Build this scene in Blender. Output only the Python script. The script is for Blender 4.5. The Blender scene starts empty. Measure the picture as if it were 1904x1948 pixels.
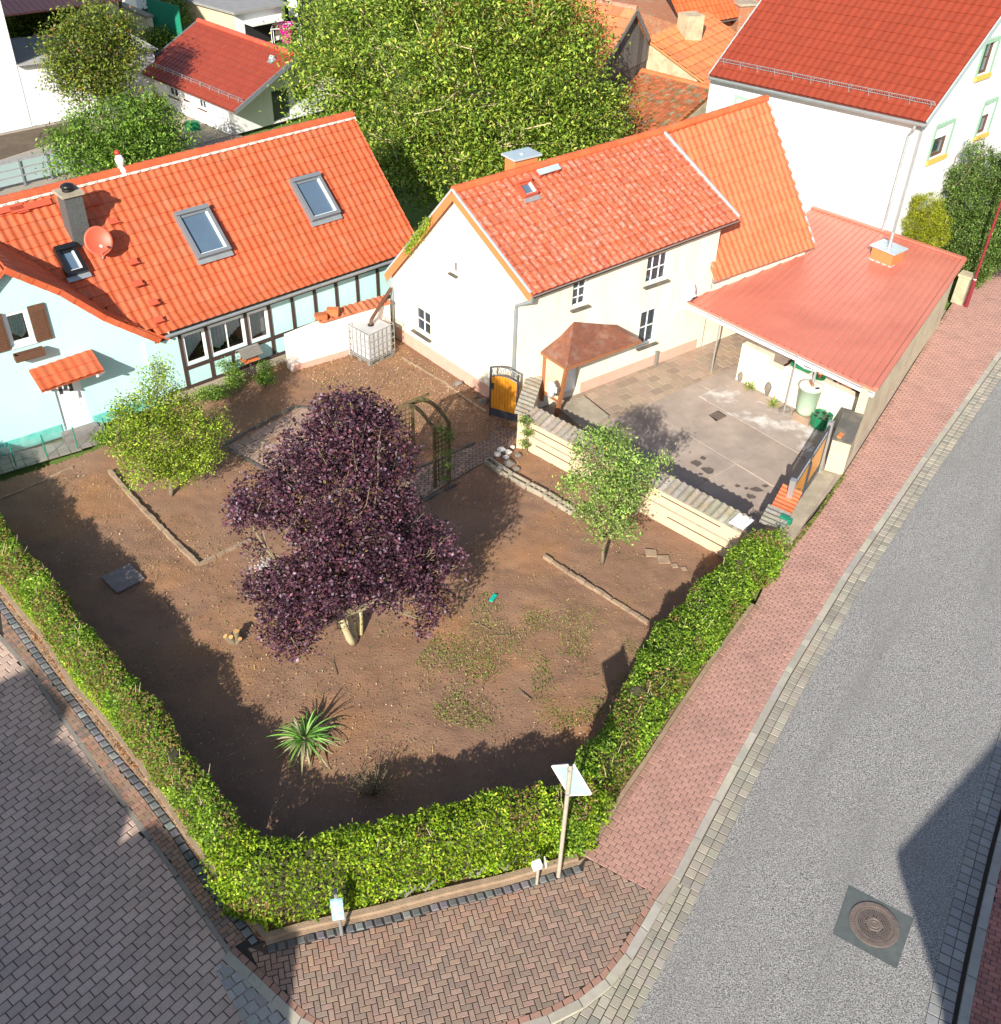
import bpy, bmesh, math, random
import numpy as np
from math import radians, sin, cos, pi
from mathutils import Vector, Matrix
from mathutils.geometry import tessellate_polygon
random.seed(7); rng = np.random.default_rng(7)
scene = bpy.context.scene
C = scene.collection.objects
# ---------------- camera ----------------
CF, CT, CR, CX, CY, CH = 1980., .67753, .03506, 952., 974., 17.0
PW, PH = 1904., 1948.
right = np.array([1, 0, 0.]); fwd = np.array([0, cos(CT), -sin(CT)]); up = np.array([0, sin(CT), cos(CT)])
RR = right*cos(CR)+up*sin(CR); UU = -right*sin(CR)+up*cos(CR)
cam_d = bpy.data.cameras.new('camera'); cam = bpy.data.objects.new('camera', cam_d); C.link(cam)
M = Matrix(((RR[0], UU[0], -fwd[0], 0), (RR[1], UU[1], -fwd[1], 0), (RR[2], UU[2], -fwd[2], CH), (0, 0, 0, 1)))
cam.matrix_world = M
cam_d.sensor_fit = 'HORIZONTAL'; cam_d.sensor_width = 36; cam_d.lens = CF/PW*36; cam_d.clip_start = .1; cam_d.clip_end = 2000
scene.camera = cam
# ---------------- light ----------------
SUN_EL = radians(28.5); SD = np.array([.262, .965])          # ground direction in which shadows fall
world = bpy.data.worlds.new('World'); scene.world = world; world.use_nodes = True
nt = world.node_tree; sky = nt.nodes.new('ShaderNodeTexSky'); sky.sky_type = 'NISHITA'; sky.sun_disc = False
sky.sun_elevation = SUN_EL; sky.sun_rotation = math.atan2(-SD[0], -SD[1]); sky.dust_density = 1.2; sky.air_density = 1.0
nt.links.new(sky.outputs[0], nt.nodes['Background'].inputs[0]); nt.nodes['Background'].inputs[1].default_value = .096
sl = bpy.data.lights.new('sun', 'SUN'); sl.energy = 5.0; sl.angle = radians(.55); sl.color = (1, .93, .82)
so = bpy.data.objects.new('sun', sl); C.link(so)
sdir = Vector((SD[0]*cos(SUN_EL), SD[1]*cos(SUN_EL), -sin(SUN_EL))); so.rotation_euler = sdir.to_track_quat('-Z', 'Y').to_euler(); so.location = (0, -20, 40)
scene.view_settings.view_transform = 'Standard'; scene.view_settings.look = 'None'; scene.view_settings.exposure = .78; scene.view_settings.gamma = 1
scene.render.engine = 'CYCLES'
# ---------------- geometry helpers ----------------
CAMP = np.array([0, 0, CH])
def ray(p):
    return (p[0]-CX)/CF*RR - (p[1]-CY)/CF*UU + fwd
def Z(px, py, z=0.):
    "the point of the horizontal plane at height z seen at this place of the survey photo"
    d = ray((px, py)); return CAMP+d*((z-CH)/d[2])
class Wall:
    "a vertical plane through two ground points"
    def __init__(s, A, B):
        s.A = np.array(A[:2], float); s.B = np.array(B[:2], float); v = s.B-s.A; s.L = np.hypot(*v); s.u = v/s.L
        n = np.array([-s.u[1], s.u[0]]); s.n = n if n@(-s.A) > 0 else -n
    def sh(s, px, py, off=0.):
        d = ray((px, py)); t = (s.n@s.A+off)/(s.n@d[:2]); X = CAMP+d*t
        return np.array([(X[:2]-s.A)@s.u, X[2]])
    def P(s, a, h, off=0.):
        q = s.A+s.u*a+s.n*off; return np.array([q[0], q[1], h])
    def X(s, px, py, off=0.):
        a, h = s.sh(px, py, off); return s.P(a, h, off)
def isect(a, b, c, d):
    a, b, c, d = [np.array(v[:2], float) for v in (a, b, c, d)]
    t = np.linalg.solve(np.c_[b-a, -(d-c)], c-a); return a+(b-a)*t[0]
def lerp(a, b, t): return np.array(a)*(1-t)+np.array(b)*t
def z3(p, z=0.): return np.array([p[0], p[1], z])
# ---------------- materials ----------------
def mat(name, col, rough=.8, col2=None, ns=6., na=.5, bump=0., bs=30., metal=0., attr=False, spec=.5, detail=5., trans=0., stain=None, sns=1.2, sfac=.5, coords='Object', streak=None):
    m = bpy.data.materials.new(name); m.use_nodes = True; t = m.node_tree; N = t.nodes; L = t.links
    b = N['Principled BSDF']; b.inputs['Roughness'].default_value = rough; b.inputs['Metallic'].default_value = metal
    b.inputs['Specular IOR Level'].default_value = spec
    tc = N.new('ShaderNodeTexCoord')
    def noise(sc, d=detail):
        n = N.new('ShaderNodeTexNoise'); n.inputs['Scale'].default_value = sc; n.inputs['Detail'].default_value = d; n.inputs['Roughness'].default_value = .6
        L.new(tc.outputs[coords], n.inputs['Vector']); return n
    def mixc(f, a, c, mode='MIX'):
        x = N.new('ShaderNodeMix'); x.data_type = 'RGBA'; x.blend_type = mode
        for s, v in ((x.inputs[0], f), (x.inputs[6], a), (x.inputs[7], c)):
            if hasattr(v, 'links'): L.new(v, s)
            else: s.default_value = v if isinstance(v, float) else (*v, 1)
        return x.outputs[2]
    def ramp(o, a, c):
        r = N.new('ShaderNodeMapRange'); r.inputs[1].default_value = a; r.inputs[2].default_value = c; r.clamp = True; L.new(o, r.inputs[0]); return r.outputs[0]
    if attr:
        at = N.new('ShaderNodeAttribute'); at.attribute_name = 'col'; c = at.outputs['Color']
        if tuple(col) != (1, 1, 1): c = mixc(1., c, col, 'MULTIPLY')
    else:
        rgb = N.new('ShaderNodeRGB'); rgb.outputs[0].default_value = (*col, 1); c = rgb.outputs[0]
    if col2 is not None:
        n = noise(ns); f = ramp(n.outputs[0], .5-.5*na*.6, .5+.5*na*.6); c = mixc(f, c, col2)
    elif na:
        n = noise(ns); r = N.new('ShaderNodeMapRange'); r.inputs[1].default_value = .25; r.inputs[2].default_value = .75; r.inputs[3].default_value = 1-na*.35; r.inputs[4].default_value = 1+na*.25
        L.new(n.outputs[0], r.inputs[0]); cc = N.new('ShaderNodeCombineColor')
        for i in range(3): L.new(r.outputs[0], cc.inputs[i])
        c = mixc(1., c, cc.outputs[0], 'MULTIPLY')
    if stain is not None:
        n = noise(sns, 8.); f = ramp(n.outputs[0], .48, .72); mm = N.new('ShaderNodeMath'); mm.operation = 'MULTIPLY'; L.new(f, mm.inputs[0]); mm.inputs[1].default_value = sfac
        c = mixc(mm.outputs[0], c, stain)
    if streak is not None:
        ang, sx, sy, sc, sf = streak[:5]; sz = streak[5] if len(streak) > 5 else 1.; mp = N.new('ShaderNodeMapping'); mp.vector_type = 'TEXTURE'; mp.inputs['Rotation'].default_value = (0, 0, ang); mp.inputs['Scale'].default_value = (1/sx, 1/sy, 1/sz); L.new(tc.outputs[coords], mp.inputs[0])
        n = noise(1., 6.); L.new(mp.outputs[0], n.inputs['Vector']); f = ramp(n.outputs[0], .5, .68); mm = N.new('ShaderNodeMath'); mm.operation = 'MULTIPLY'; L.new(f, mm.inputs[0]); mm.inputs[1].default_value = sf; c = mixc(mm.outputs[0], c, sc)
    L.new(c, b.inputs['Base Color'])
    if bump:
        n = noise(bs, 6.); bp = N.new('ShaderNodeBump'); bp.inputs['Strength'].default_value = min(1., bump); bp.inputs['Distance'].default_value = .02*max(1., bump)
        L.new(n.outputs[0], bp.inputs['Height']); L.new(bp.outputs[0], b.inputs['Normal'])
    if trans:
        tr = N.new('ShaderNodeBsdfTranslucent'); L.new(c, tr.inputs[0]); ms = N.new('ShaderNodeMixShader'); ms.inputs[0].default_value = trans
        L.new(b.outputs[0], ms.inputs[1]); L.new(tr.outputs[0], ms.inputs[2]); L.new(ms.outputs[0], N['Material Output'].inputs[0])
    return m
MT = {}
def clear_glass():
    m = bpy.data.materials.new('clear_glass'); m.use_nodes = True; t = m.node_tree; N = t.nodes; L = t.links
    g = N.new('ShaderNodeBsdfGlossy'); g.inputs['Roughness'].default_value = .03; tr = N.new('ShaderNodeBsdfTransparent'); tr.inputs[0].default_value = (.85, .9, .9, 1)
    f = N.new('ShaderNodeFresnel'); f.inputs[0].default_value = 1.5; a = N.new('ShaderNodeMath'); a.operation = 'ADD'; a.inputs[1].default_value = .06; L.new(f.outputs[0], a.inputs[0])
    x = N.new('ShaderNodeMixShader'); L.new(a.outputs[0], x.inputs[0]); L.new(tr.outputs[0], x.inputs[1]); L.new(g.outputs[0], x.inputs[2]); L.new(x.outputs[0], N['Material Output'].inputs[0])
    return m
MT.update(
 tile=mat('clay_tile', (1, 1, 1), .55, ns=9, na=.5, bump=.25, bs=60, attr=True, spec=.3, stain=(.36, .2, .12), sns=2.2, sfac=.35),
 tile_worn=mat('worn_clay_tile', (1, 1, 1), .5, ns=14, na=.7, bump=.4, bs=60, attr=True, stain=(.52, .36, .3), sns=8, sfac=.65),
 tile_moss=mat('mossy_clay_tile', (1, 1, 1), .85, ns=10, na=.8, bump=.8, bs=30, attr=True, stain=(.13, .1, .02), sns=4.5, sfac=1., detail=3),
 tile_dark=mat('engobed_tile', (1, 1, 1), .42, ns=9, na=.25, bump=.1, bs=60, attr=True, spec=.35),
 metal_red=mat('red_sheet_metal', (.56, .185, .13), .36, ns=1.1, na=.22, stain=(.3, .06, .04), sns=.45, sfac=.25, spec=.4),
 turq=mat('turquoise_render', (.46, .74, .72), .9, ns=2, na=.12, bump=.4, bs=60, stain=(.52, .68, .64), sns=1.1, sfac=.5, streak=(0, 3.5, 3.5, (.36, .5, .46), .3, .35)),
 turq_dark=mat('turquoise_plinth_paint', (.13, .5, .44), .85, ns=5, na=.6, bump=.3, stain=(.5, .62, .55), sns=3, sfac=.5),
 cream=mat('cream_render', (.76, .71, .58), .9, ns=1.5, na=.12, bump=.5, bs=50, stain=(.66, .59, .45), sns=.9, sfac=.5, streak=(0, 3.5, 3.5, (.5, .43, .32), .35, .35)),
 cream2=mat('weathered_cream_render', (.64, .5, .34), .9, ns=2.5, na=.35, bump=.4, bs=60, stain=(.72, .47, .3), sns=1.2, sfac=.5),
 roadwall=mat('stained_street_wall_render', (.55, .47, .33), .9, ns=1.6, na=.3, bump=.6, bs=30, stain=(.36, .29, .2), sns=1.1, sfac=.75),
 pink=mat('pink_plinth_paint', (.62, .36, .28), .85, ns=4, na=.35, bump=.2, stain=(.5, .38, .3), sns=3, sfac=.4),
 white_wall=mat('white_render', (.76, .77, .78), .9, ns=1, na=.1, bump=.4, bs=50, stain=(.68, .68, .67), sns=.7, sfac=.5, streak=(0, 3, 3, (.55, .55, .53), .25, .3)),
 white_old=mat('old_whitewash', (.85, .78, .72), .9, ns=3, na=.25, bump=.6, bs=25, stain=(.62, .3, .16), sns=1.3, sfac=.35),
 yellow_wall=mat('pale_yellow_render', (.8, .74, .5), .9, ns=2, na=.15, bump=.2),
 rawwall=mat('bare_mortar_wall', (.5, .42, .28), .95, ns=3, na=.6, bump=.8, bs=20, stain=(.25, .2, .14), sns=2.5, sfac=.7),
 timber=mat('dark_timber', (.055, .03, .025), .75, ns=12, na=.5, bump=.3),
 brown=mat('brown_wood', (.12, .055, .03), .7, ns=14, na=.6, bump=.4),
 redbrown=mat('stained_oak', (.3, .12, .05), .6, ns=14, na=.5, bump=.2),
 greywood=mat('grey_weathered_wood', (.2, .19, .17), .85, ns=20, na=.7, bump=.5),
 oldwood=mat('old_barn_boards', (.1, .085, .07), .9, ns=10, na=.9, bump=.5, attr=False),
 trellis=mat('mossy_brown_wood', (.11, .075, .035), .85, ns=9, na=.8, bump=.5, stain=(.12, .15, .04), sns=4, sfac=.6),
 white=mat('white_plastic', (.85, .86, .87), .35, na=.05),
 white_paint=mat('white_paint', (.82, .83, .83), .5, na=.1),
 zinc=mat('zinc_sheet', (.42, .47, .49), .38, ns=5, na=.4, metal=.55),
 zinc_light=mat('bright_zinc_sheet', (.5, .6, .65), .4, ns=3, na=.25, metal=.3),
 steel=mat('galvanised_steel', (.55, .56, .56), .4, ns=8, na=.3, metal=.7),
 anth=mat('anthracite_metal', (.055, .065, .08), .4, ns=4, na=.2, metal=.2),
 greyframe=mat('grey_window_frame', (.16, .18, .2), .4, ns=4, na=.2),
 black=mat('black_plastic', (.012, .012, .014), .35, na=.2),
 dark=mat('dark_interior', (.012, .012, .015), .9, na=.3),
 glass=mat('window_glass', (.035, .05, .065), .05, na=.3, ns=2, spec=.8),
 skyglass=mat('roof_window_glass', (.09, .14, .2), .06, na=.3, ns=1, spec=.9),
 cglass=clear_glass(),
 curtain=mat('lace_curtain', (.8, .88, .86), .9, ns=40, na=.7),
 slate=mat('slate_shingle', (.085, .095, .095), .6, ns=14, na=.8, bump=.6, bs=18),
 orange=mat('varnished_orange_wood', (.62, .24, .02), .35, ns=2.5, na=.3, stain=(.75, .4, .05), sns=1.2, sfac=.4),
 rust=mat('rusty_shingle', (.15, .06, .04), .75, ns=6, na=.9, bump=.5, col2=(.26, .09, .045), stain=(.5, .44, .38), sns=2.6, sfac=.25),
 brick=mat('old_red_brick', (.4, .16, .08), .9, ns=12, na=.9, bump=.7, bs=25, stain=(.35, .3, .22), sns=3, sfac=.6),
 orangebrick=mat('orange_cladding', (.62, .2, .07), .6, ns=6, na=.2),
 concrete=mat('yard_concrete', (.37, .3, .25), .9, ns=1.3, na=.7, bump=.5, bs=60, stain=(.22, .185, .16), sns=1.1, sfac=.6, detail=9),
 concrete_white=mat('lime_stained_concrete', (.36, .3, .26), .9, ns=3, na=.5, bump=.5, bs=40, stain=(.78, .76, .74), sns=1.3, sfac=.95, detail=9),
 concrete_old=mat('old_concrete', (.38, .33, .25), .95, ns=3, na=.7, bump=.7, bs=30, stain=(.2, .18, .13), sns=2, sfac=.6, detail=9),
 capdark=mat('blackened_concrete', (.1, .095, .085), .95, ns=3, na=.8, bump=.8, bs=30, stain=(.3, .24, .16), sns=2, sfac=.6),
 kerb=mat('kerb_concrete', (1, 1, 1), .9, ns=6, na=.4, bump=.4, bs=80, attr=True),
 coping=mat('sandstone_coping', (.34, .245, .165), .95, ns=5, na=.7, bump=.8, bs=40, stain=(.22, .15, .1), sns=2.2, sfac=.6),
 paver=mat('concrete_paver', (1, 1, 1), .88, ns=35, na=.5, bump=.5, bs=150, attr=True, stain=(.1, .085, .07), sns=1.3, sfac=.25, detail=8),
 paver_worn=mat('worn_concrete_paver', (1, 1, 1), .88, ns=30, na=.6, bump=.5, bs=120, attr=True, stain=(.2, .14, .11), sns=.9, sfac=.3, detail=8),
 joint=mat('joint_dirt', (.035, .028, .022), .95, ns=20, na=.7),
 asphalt=mat('asphalt', (.36, .352, .34), .9, ns=42, na=3.2, bump=1.5, bs=60, stain=(.27, .262, .25), sns=.4, sfac=.6, detail=2.5, spec=.3, streak=(radians(59), .12, 1.3, (.22, .215, .21), .4)),
 patch=mat('fresh_asphalt', (.1, .115, .115), .85, ns=8, na=.5, bump=.5, bs=200, stain=(.16, .17, .165), sns=4, sfac=.3),
 iron=mat('cast_iron', (.21, .165, .14), .6, ns=12, na=.8, bump=.4, metal=.3),
 soil=mat('garden_soil', (.195, .104, .065), .95, ns=.9, na=.9, bump=1., bs=22, col2=(.27, .16, .1), stain=(.36, .17, .06), sns=.4, sfac=.6, detail=10),
 soil_litter=mat('litter_bits', (1, 1, 1), .9, na=.2, attr=True),
 dirt=mat('yard_dirt', (.09, .065, .045), .95, ns=3, na=.8, bump=.8, stain=(.16, .12, .07), sns=1, sfac=.6),
 gravel=mat('gravel', (.34, .3, .25), .95, ns=45, na=2., bump=1., bs=60, detail=3),
 slab=mat('concrete_slab', (.2, .17, .165), .9, ns=6, na=.5, bump=.4, stain=(.3, .27, .25), sns=3, sfac=.4),
 stone=mat('grey_stone', (.17, .15, .13), .9, ns=5, na=.9, bump=.9, bs=20, stain=(.3, .25, .18), sns=3, sfac=.5),
 whitestone=mat('white_limestone', (.72, .7, .66), .85, ns=6, na=.5, bump=.7, bs=18),
 grass=mat('grass_ground', (.1, .15, .03), .95, ns=3, na=.8, bump=.8, stain=(.22, .2, .06), sns=1.5, sfac=.5),
 field=mat('meadow', (.12, .2, .03), .95, ns=.6, na=.8, bump=.8, stain=(.3, .28, .12), sns=.25, sfac=.8),
 bark=mat('bark', (.2, .16, .1), .9, ns=14, na=.9, bump=.9, bs=30),
 bark_light=mat('pale_bark', (.5, .42, .26), .9, ns=10, na=.6, bump=.6, bs=30, stain=(.55, .42, .08), sns=3, sfac=.5),
 leaf=mat('foliage', (1, 1, 1), .5, na=.2, ns=3, attr=True, trans=.27, spec=.3), polemat=mat('weathered_pole', (.4, .35, .28), .6, ns=8, na=.5),
 leaf_dark=mat('purple_foliage', (1, 1, 1), .5, na=.2, ns=3, attr=True, trans=.07, spec=.25),
 twig=mat('hedge_twigs', (.05, .045, .02), .95, ns=10, na=.8),
 cut=mat('cut_wood', (.66, .36, .14), .8, ns=10, na=.3),
 clay=mat('terracotta', (.55, .2, .08), .8, ns=8, na=.3),
 green_plastic=mat('green_plastic', (.01, .16, .07), .35, ns=8, na=.5),
 barrel=mat('faded_green_plastic', (.42, .56, .42), .45, ns=3, na=.3, stain=(.4, .38, .2), sns=2, sfac=.5),
 teal=mat('teal_plastic', (.0, .42, .33), .4, na=.1),
 pole_red=mat('dark_red_paint', (.2, .02, .03), .45, na=.2),
 signback=mat('sign_back_grey', (.33, .43, .45), .45, ns=5, na=.12),
 signblue=mat('pale_blue_print', (.3, .5, .6), .5, ns=8, na=.1),
 greenmetal=mat('green_sheet_fence', (.01, .22, .13), .6, ns=5, na=.3),
 sage=mat('sage_green_trim', (.3, .48, .36), .7, na=.15),
 ochre=mat('ochre_sill', (.75, .45, .1), .7, na=.15),
 corr=mat('corrugated_fibre_cement', (.27, .27, .27), .85, ns=4, na=.5, stain=(.16, .16, .15), sns=2, sfac=.5),
 dish_red=mat('brick_red_dish', (.5, .09, .045), .5, na=.1),
 roof_ridge=mat('mortar_white', (.7, .66, .6), .9, ns=10, na=.5, bump=.5),
 ibc=mat('milky_plastic', (.47, .49, .5), .4, ns=3, na=.35, stain=(.38, .37, .34), sns=2, sfac=.5),
 pinkp=mat('magenta_plastic', (.75, .01, .3), .5, na=0.), yellowp=mat('yellow_cloth', (.8, .6, .02), .7, na=.1), redp=mat('red_paint', (.5, .04, .02), .5, na=.1),
 cloth=mat('white_cloth', (.85, .85, .85), .9, na=.05), pot_black=mat('dark_pot', (.02, .02, .02), .6, na=.2),
)
# ---------------- mesh builder ----------------
class MB:
    def __init__(s): s.v = []; s.f = []; s.c = []; s.col = (.5, .5, .5)
    def add(s, vs, fs, col=None):
        n = len(s.v); s.v += [tuple(map(float, v)) for v in vs]; s.f += [tuple(i+n for i in f) for f in fs]; s.c += [col or s.col]*len(fs)
    def hexa(s, p, col=None):   # p: 4 bottom ccw, 4 top ccw
        s.add(p, [(3, 2, 1, 0), (4, 5, 6, 7), (0, 1, 5, 4), (1, 2, 6, 5), (2, 3, 7, 6), (3, 0, 4, 7)], col)
    def box(s, c, size, rz=0., col=None, taper=1.):
        x, y, z = c; a, b, h = size[0]/2, size[1]/2, size[2]; cs, sn = cos(rz), sin(rz); P = []
        for k, t in ((0, 1.), (h, taper)):
            for dx, dy in ((-a, -b), (a, -b), (a, b), (-a, b)):
                P.append((x+(dx*cs-dy*sn)*t, y+(dx*sn+dy*cs)*t, z+k))
        s.hexa(P, col)
    def beam(s, a, b, w, h, upv=(0, 0, 1), col=None):
        a = Vector(a); b = Vector(b); d = (b-a).normalized(); sd = d.cross(Vector(upv))
        if sd.length < 1e-4: sd = d.cross(Vector((1, 0, 0)))
        sd.normalize(); uu = sd.cross(d).normalized()
        P = [a-sd*w/2-uu*h/2, a+sd*w/2-uu*h/2, a+sd*w/2+uu*h/2, a-sd*w/2+uu*h/2, b-sd*w/2-uu*h/2, b+sd*w/2-uu*h/2, b+sd*w/2+uu*h/2, b-sd*w/2+uu*h/2]
        s.hexa(P, col)
    def tube(s, pts, r, n=8, col=None, caps=True):
        pts = [Vector(p) for p in pts]; rs = r if hasattr(r, '__len__') else [r]*len(pts); V = []; F = []; ref = None
        for i, p in enumerate(pts):
            d = (pts[min(i+1, len(pts)-1)]-pts[max(i-1, 0)]).normalized()
            if ref is None: ref = Vector((0, 0, 1)) if abs(d.z) < .9 else Vector((1, 0, 0))
            a = d.cross(ref).normalized(); b = a.cross(d).normalized(); ref = b
            for k in range(n): t = 2*pi*k/n; V.append(p+(a*cos(t)+b*sin(t))*rs[i])
        for i in range(len(pts)-1):
            for k in range(n): F.append((i*n+k, i*n+(k+1) % n, (i+1)*n+(k+1) % n, (i+1)*n+k))
        if caps: F.append(tuple(range(n))[::-1]); F.append(tuple(range((len(pts)-1)*n, len(pts)*n)))
        s.add(V, F, col)
    def lathe(s, c, prof, n=20, col=None, rx=1., ry=1.):
        V = []; F = []
        for r, z in prof:
            for k in range(n): t = 2*pi*k/n; V.append((c[0]+r*rx*cos(t), c[1]+r*ry*sin(t), c[2]+z))
        for i in range(len(prof)-1):
            for k in range(n): F.append((i*n+k, i*n+(k+1) % n, (i+1)*n+(k+1) % n, (i+1)*n+k))
        F.append(tuple(range(n))[::-1]); F.append(tuple(range((len(prof)-1)*n, len(prof)*n))); s.add(V, F, col)
    def poly(s, pts, col=None):
        tr = tessellate_polygon([[Vector(p) for p in pts]]); s.add(pts, tr, col)
    def prism(s, pts, h, col=None):       # vertical prism over a horizontal outline (any), top at pts+h
        top = [(p[0], p[1], p[2]+h) for p in pts]; n = len(pts); tr = tessellate_polygon([[Vector(p) for p in pts]])
        s.add(top, [tuple(t) for t in tr], col); s.add([tuple(p) for p in pts]+top, [(i, (i+1) % n, n+(i+1) % n, n+i) for i in range(n)], col)
    def extr(s, pts, d, col=None):        # planar outline swept by a vector
        d = np.array(d); n = len(pts); b = [np.array(p, float) for p in pts]; t = [p+d for p in b]; tr = tessellate_polygon([[Vector(p) for p in b]])
        s.add(b, [tuple(x) for x in tr], col); s.add(t, [tuple(x)[::-1] for x in tr], col); s.add(b+t, [(i, (i+1) % n, n+(i+1) % n, n+i) for i in range(n)], col)
    def rock(s, c, r, seed=0, sq=(1, 1, .7), col=None, sub=2):
        bm = bmesh.new(); bmesh.ops.create_icosphere(bm, subdivisions=sub, radius=1); rd = random.Random(seed); k = [Vector((rd.uniform(-1, 1), rd.uniform(-1, 1), rd.uniform(-1, 1))).normalized() for _ in range(7)]
        V = []
        for v in bm.verts:
            p = v.co.copy()
            for q in k:
                d = p.dot(q)
                if d > .62: p -= q*(d-.62)
            V.append((c[0]+p.x*r*sq[0], c[1]+p.y*r*sq[1], c[2]+p.z*r*sq[2]))
        s.add(V, [[v.index for v in f.verts] for f in bm.faces], col); bm.free()
    def build(s, name, m, parent=None, smooth=False):
        return mesh_obj(name, np.array(s.v, float), s.f, m, parent, s.c, smooth)
def root_loc(o):
    l = Vector((0, 0, 0))
    while o is not None: l += o.location; o = o.parent
    return l
def mesh_obj(name, V, F, m, parent=None, cols=None, smooth=False):
    if parent is not None: V = V-np.array(root_loc(parent))
    me = bpy.data.meshes.new(name)
    me.from_pydata(V.tolist(), [], [tuple(f) for f in F])
    if cols is not None and len(cols) == len(me.polygons):
        a = me.attributes.new('col', 'FLOAT_COLOR', 'FACE'); cc = np.ones((len(cols), 4)); cc[:, :3] = np.array(cols); a.data.foreach_set('color', cc.ravel())
    if m is not None: me.materials.append(MT[m] if isinstance(m, str) else m)
    if smooth: me.polygons.foreach_set('use_smooth', [True]*len(me.polygons))
    me.update(); o = bpy.data.objects.new(name, me); C.link(o)
    if parent is not None: o.parent = parent
    return o
def tag(o, label=None, cat=None, group=None, kind=None):
    for k, v in (('label', label), ('category', cat), ('group', group), ('kind', kind)):
        if v: o[k] = v
    return o
def thing(name, label, cat, loc, group=None):
    o = bpy.data.objects.new(name, None); C.link(o); o.location = Vector([float(x) for x in loc]); return tag(o, label, cat, group)
def copy_tree(o, parent=None, loc=None, label=None, rz=None):
    c = o.copy(); C.link(c); c.parent = parent
    if loc is not None: c.location = Vector([float(x) for x in loc])
    if rz is not None: c.rotation_euler = (0, 0, rz)
    if label: c['label'] = label
    for ch in list(o.children): copy_tree(ch, c)
    return c
def jit(c, a, rd=random):
    k = 1+rd.uniform(-a, a); return tuple(max(0, x*k*(1+rd.uniform(-a, a)*.3)) for x in c)
# ---------------- tiled roof ----------------
def tile_roof(name, m, e0, e1, r0, r1, tw=.24, th=.34, amp=.03, step=.022, col=(.6, .13, .05), var=.14, flare=None, parent=None, thick=.1, odd=None, nsub=6, keep=None):
    "rows of pantiles between the eave line e0-e1 and the ridge line r0-r1 (flare: list of (t, dz) sag along the slope)"
    e0, e1, r0, r1 = [np.array(p, float) for p in (e0, e1, r0, r1)]
    W = (np.linalg.norm(e1-e0)+np.linalg.norm(r1-r0))/2; Hh = (np.linalg.norm(r0-e0)+np.linalg.norm(r1-e1))/2
    nc = max(1, round(W/tw)); nr = max(1, round(Hh/th)); nrm = np.cross(e1-e0, r0-e0); nrm /= np.linalg.norm(nrm)
    if nrm[2] < 0: nrm = -nrm
    def bil(u, v):
        p = (e0*(1-u)+e1*u)*(1-v)+(r0*(1-u)+r1*u)*v
        if flare: p = p+np.array([0, 0, np.interp(v, [f[0] for f in flare], [f[1] for f in flare])])
        return p
    prof = []
    for k in range(nsub+1):
        p = k/nsub; prof.append(.5+.5*cos(2*pi*(p-.28)))
    V = []; F = []; cl = []; nu = nc*nsub
    for r in range(nr):
        for q in (0, 1):
            v = (r+q)/nr
            for i in range(nu+1):
                V.append(bil(i/nu, v)+nrm*(amp*prof[i % nsub]+step*(1-q)+thick))
        b0 = r*2*(nu+1); rc = [jit(col, var) for _ in range(nc)]
        if odd:
            rc = [jit(odd[0], .25) if random.random() < odd[1] else x for x in rc]
        for i in range(nu):
            if keep and not keep(i/nu, (r+.5)/nr): continue
            F.append((b0+i, b0+i+1, b0+nu+1+i+1, b0+nu+1+i)); cl.append(rc[i//nsub])
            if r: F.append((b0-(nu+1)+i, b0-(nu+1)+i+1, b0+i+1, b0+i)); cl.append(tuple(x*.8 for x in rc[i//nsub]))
    n = len(V); K = 12
    for k in range(K+1):      # underside and edges
        v = k/K
        for u in (0, 1): V.append(bil(u, v)+nrm*(thick+.005)); V.append(bil(u, v))
    for k in range(K):
        a = n+k*4; b = a+4; F += [(a, a+1, b+1, b), (a+2, b+2, b+3, a+3), (a+1, a+3, b+3, b+1)]; cl += [col]*3
    F += [(n, n+2, n+3, n+1), (n+K*4, n+K*4+1, n+K*4+3, n+K*4+2)]; cl += [col]*2
    if keep: F = F[:-3*K-2]; cl = cl[:-3*K-2]
    return mesh_obj(name, np.array(V), F, m, parent, cl)
def ridge_tiles(name, m, a, b, col=(.6, .13, .05), r=.11, L=.36, parent=None):
    a = np.array(a, float); b = np.array(b, float); n = max(1, round(np.linalg.norm(b-a)/L)); mb = MB()
    for i in range(n): mb.tube([lerp(a, b, i/n), lerp(a, b, (i+1.06)/n)], [r*1.08, r*.94], 10, jit(col, .12))
    return mb.build(name, m, parent)
# ---------------- wall with openings ----------------
def wall_mesh(name, m, wl, outline, holes=(), depth=.14, parent=None, thick=.25, col=None):
    "outline and holes in (s, h) on the wall plane; holes are (s0, s1, h0, h1)"
    loops = [[Vector((a, b, 0)) for a, b in outline]]
    for s0, s1, h0, h1 in holes: loops.append([Vector((s0, h0, 0)), Vector((s0, h1, 0)), Vector((s1, h1, 0)), Vector((s1, h0, 0))])
    flat = [v for l in loops for v in l]; tr = tessellate_polygon(loops); mb = MB()
    mb.add([wl.P(v.x, v.y) for v in flat], [tuple(t) for t in tr])
    for s0, s1, h0, h1 in holes:
        q = [(s0, h0), (s1, h0), (s1, h1), (s0, h1)]; V = [wl.P(a, b) for a, b in q]+[wl.P(a, b, -depth) for a, b in q]
        mb.add(V, [(0, 1, 5, 4), (1, 2, 6, 5), (2, 3, 7, 6), (3, 0, 4, 7)])
    n = len(outline); V = [wl.P(a, b) for a, b in outline]+[wl.P(a, b, -thick) for a, b in outline]
    mb.add(V, [(i, (i+1) % n, n+(i+1) % n, n+i) for i in range(n)])
    return mb.build(name, m, parent)
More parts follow.
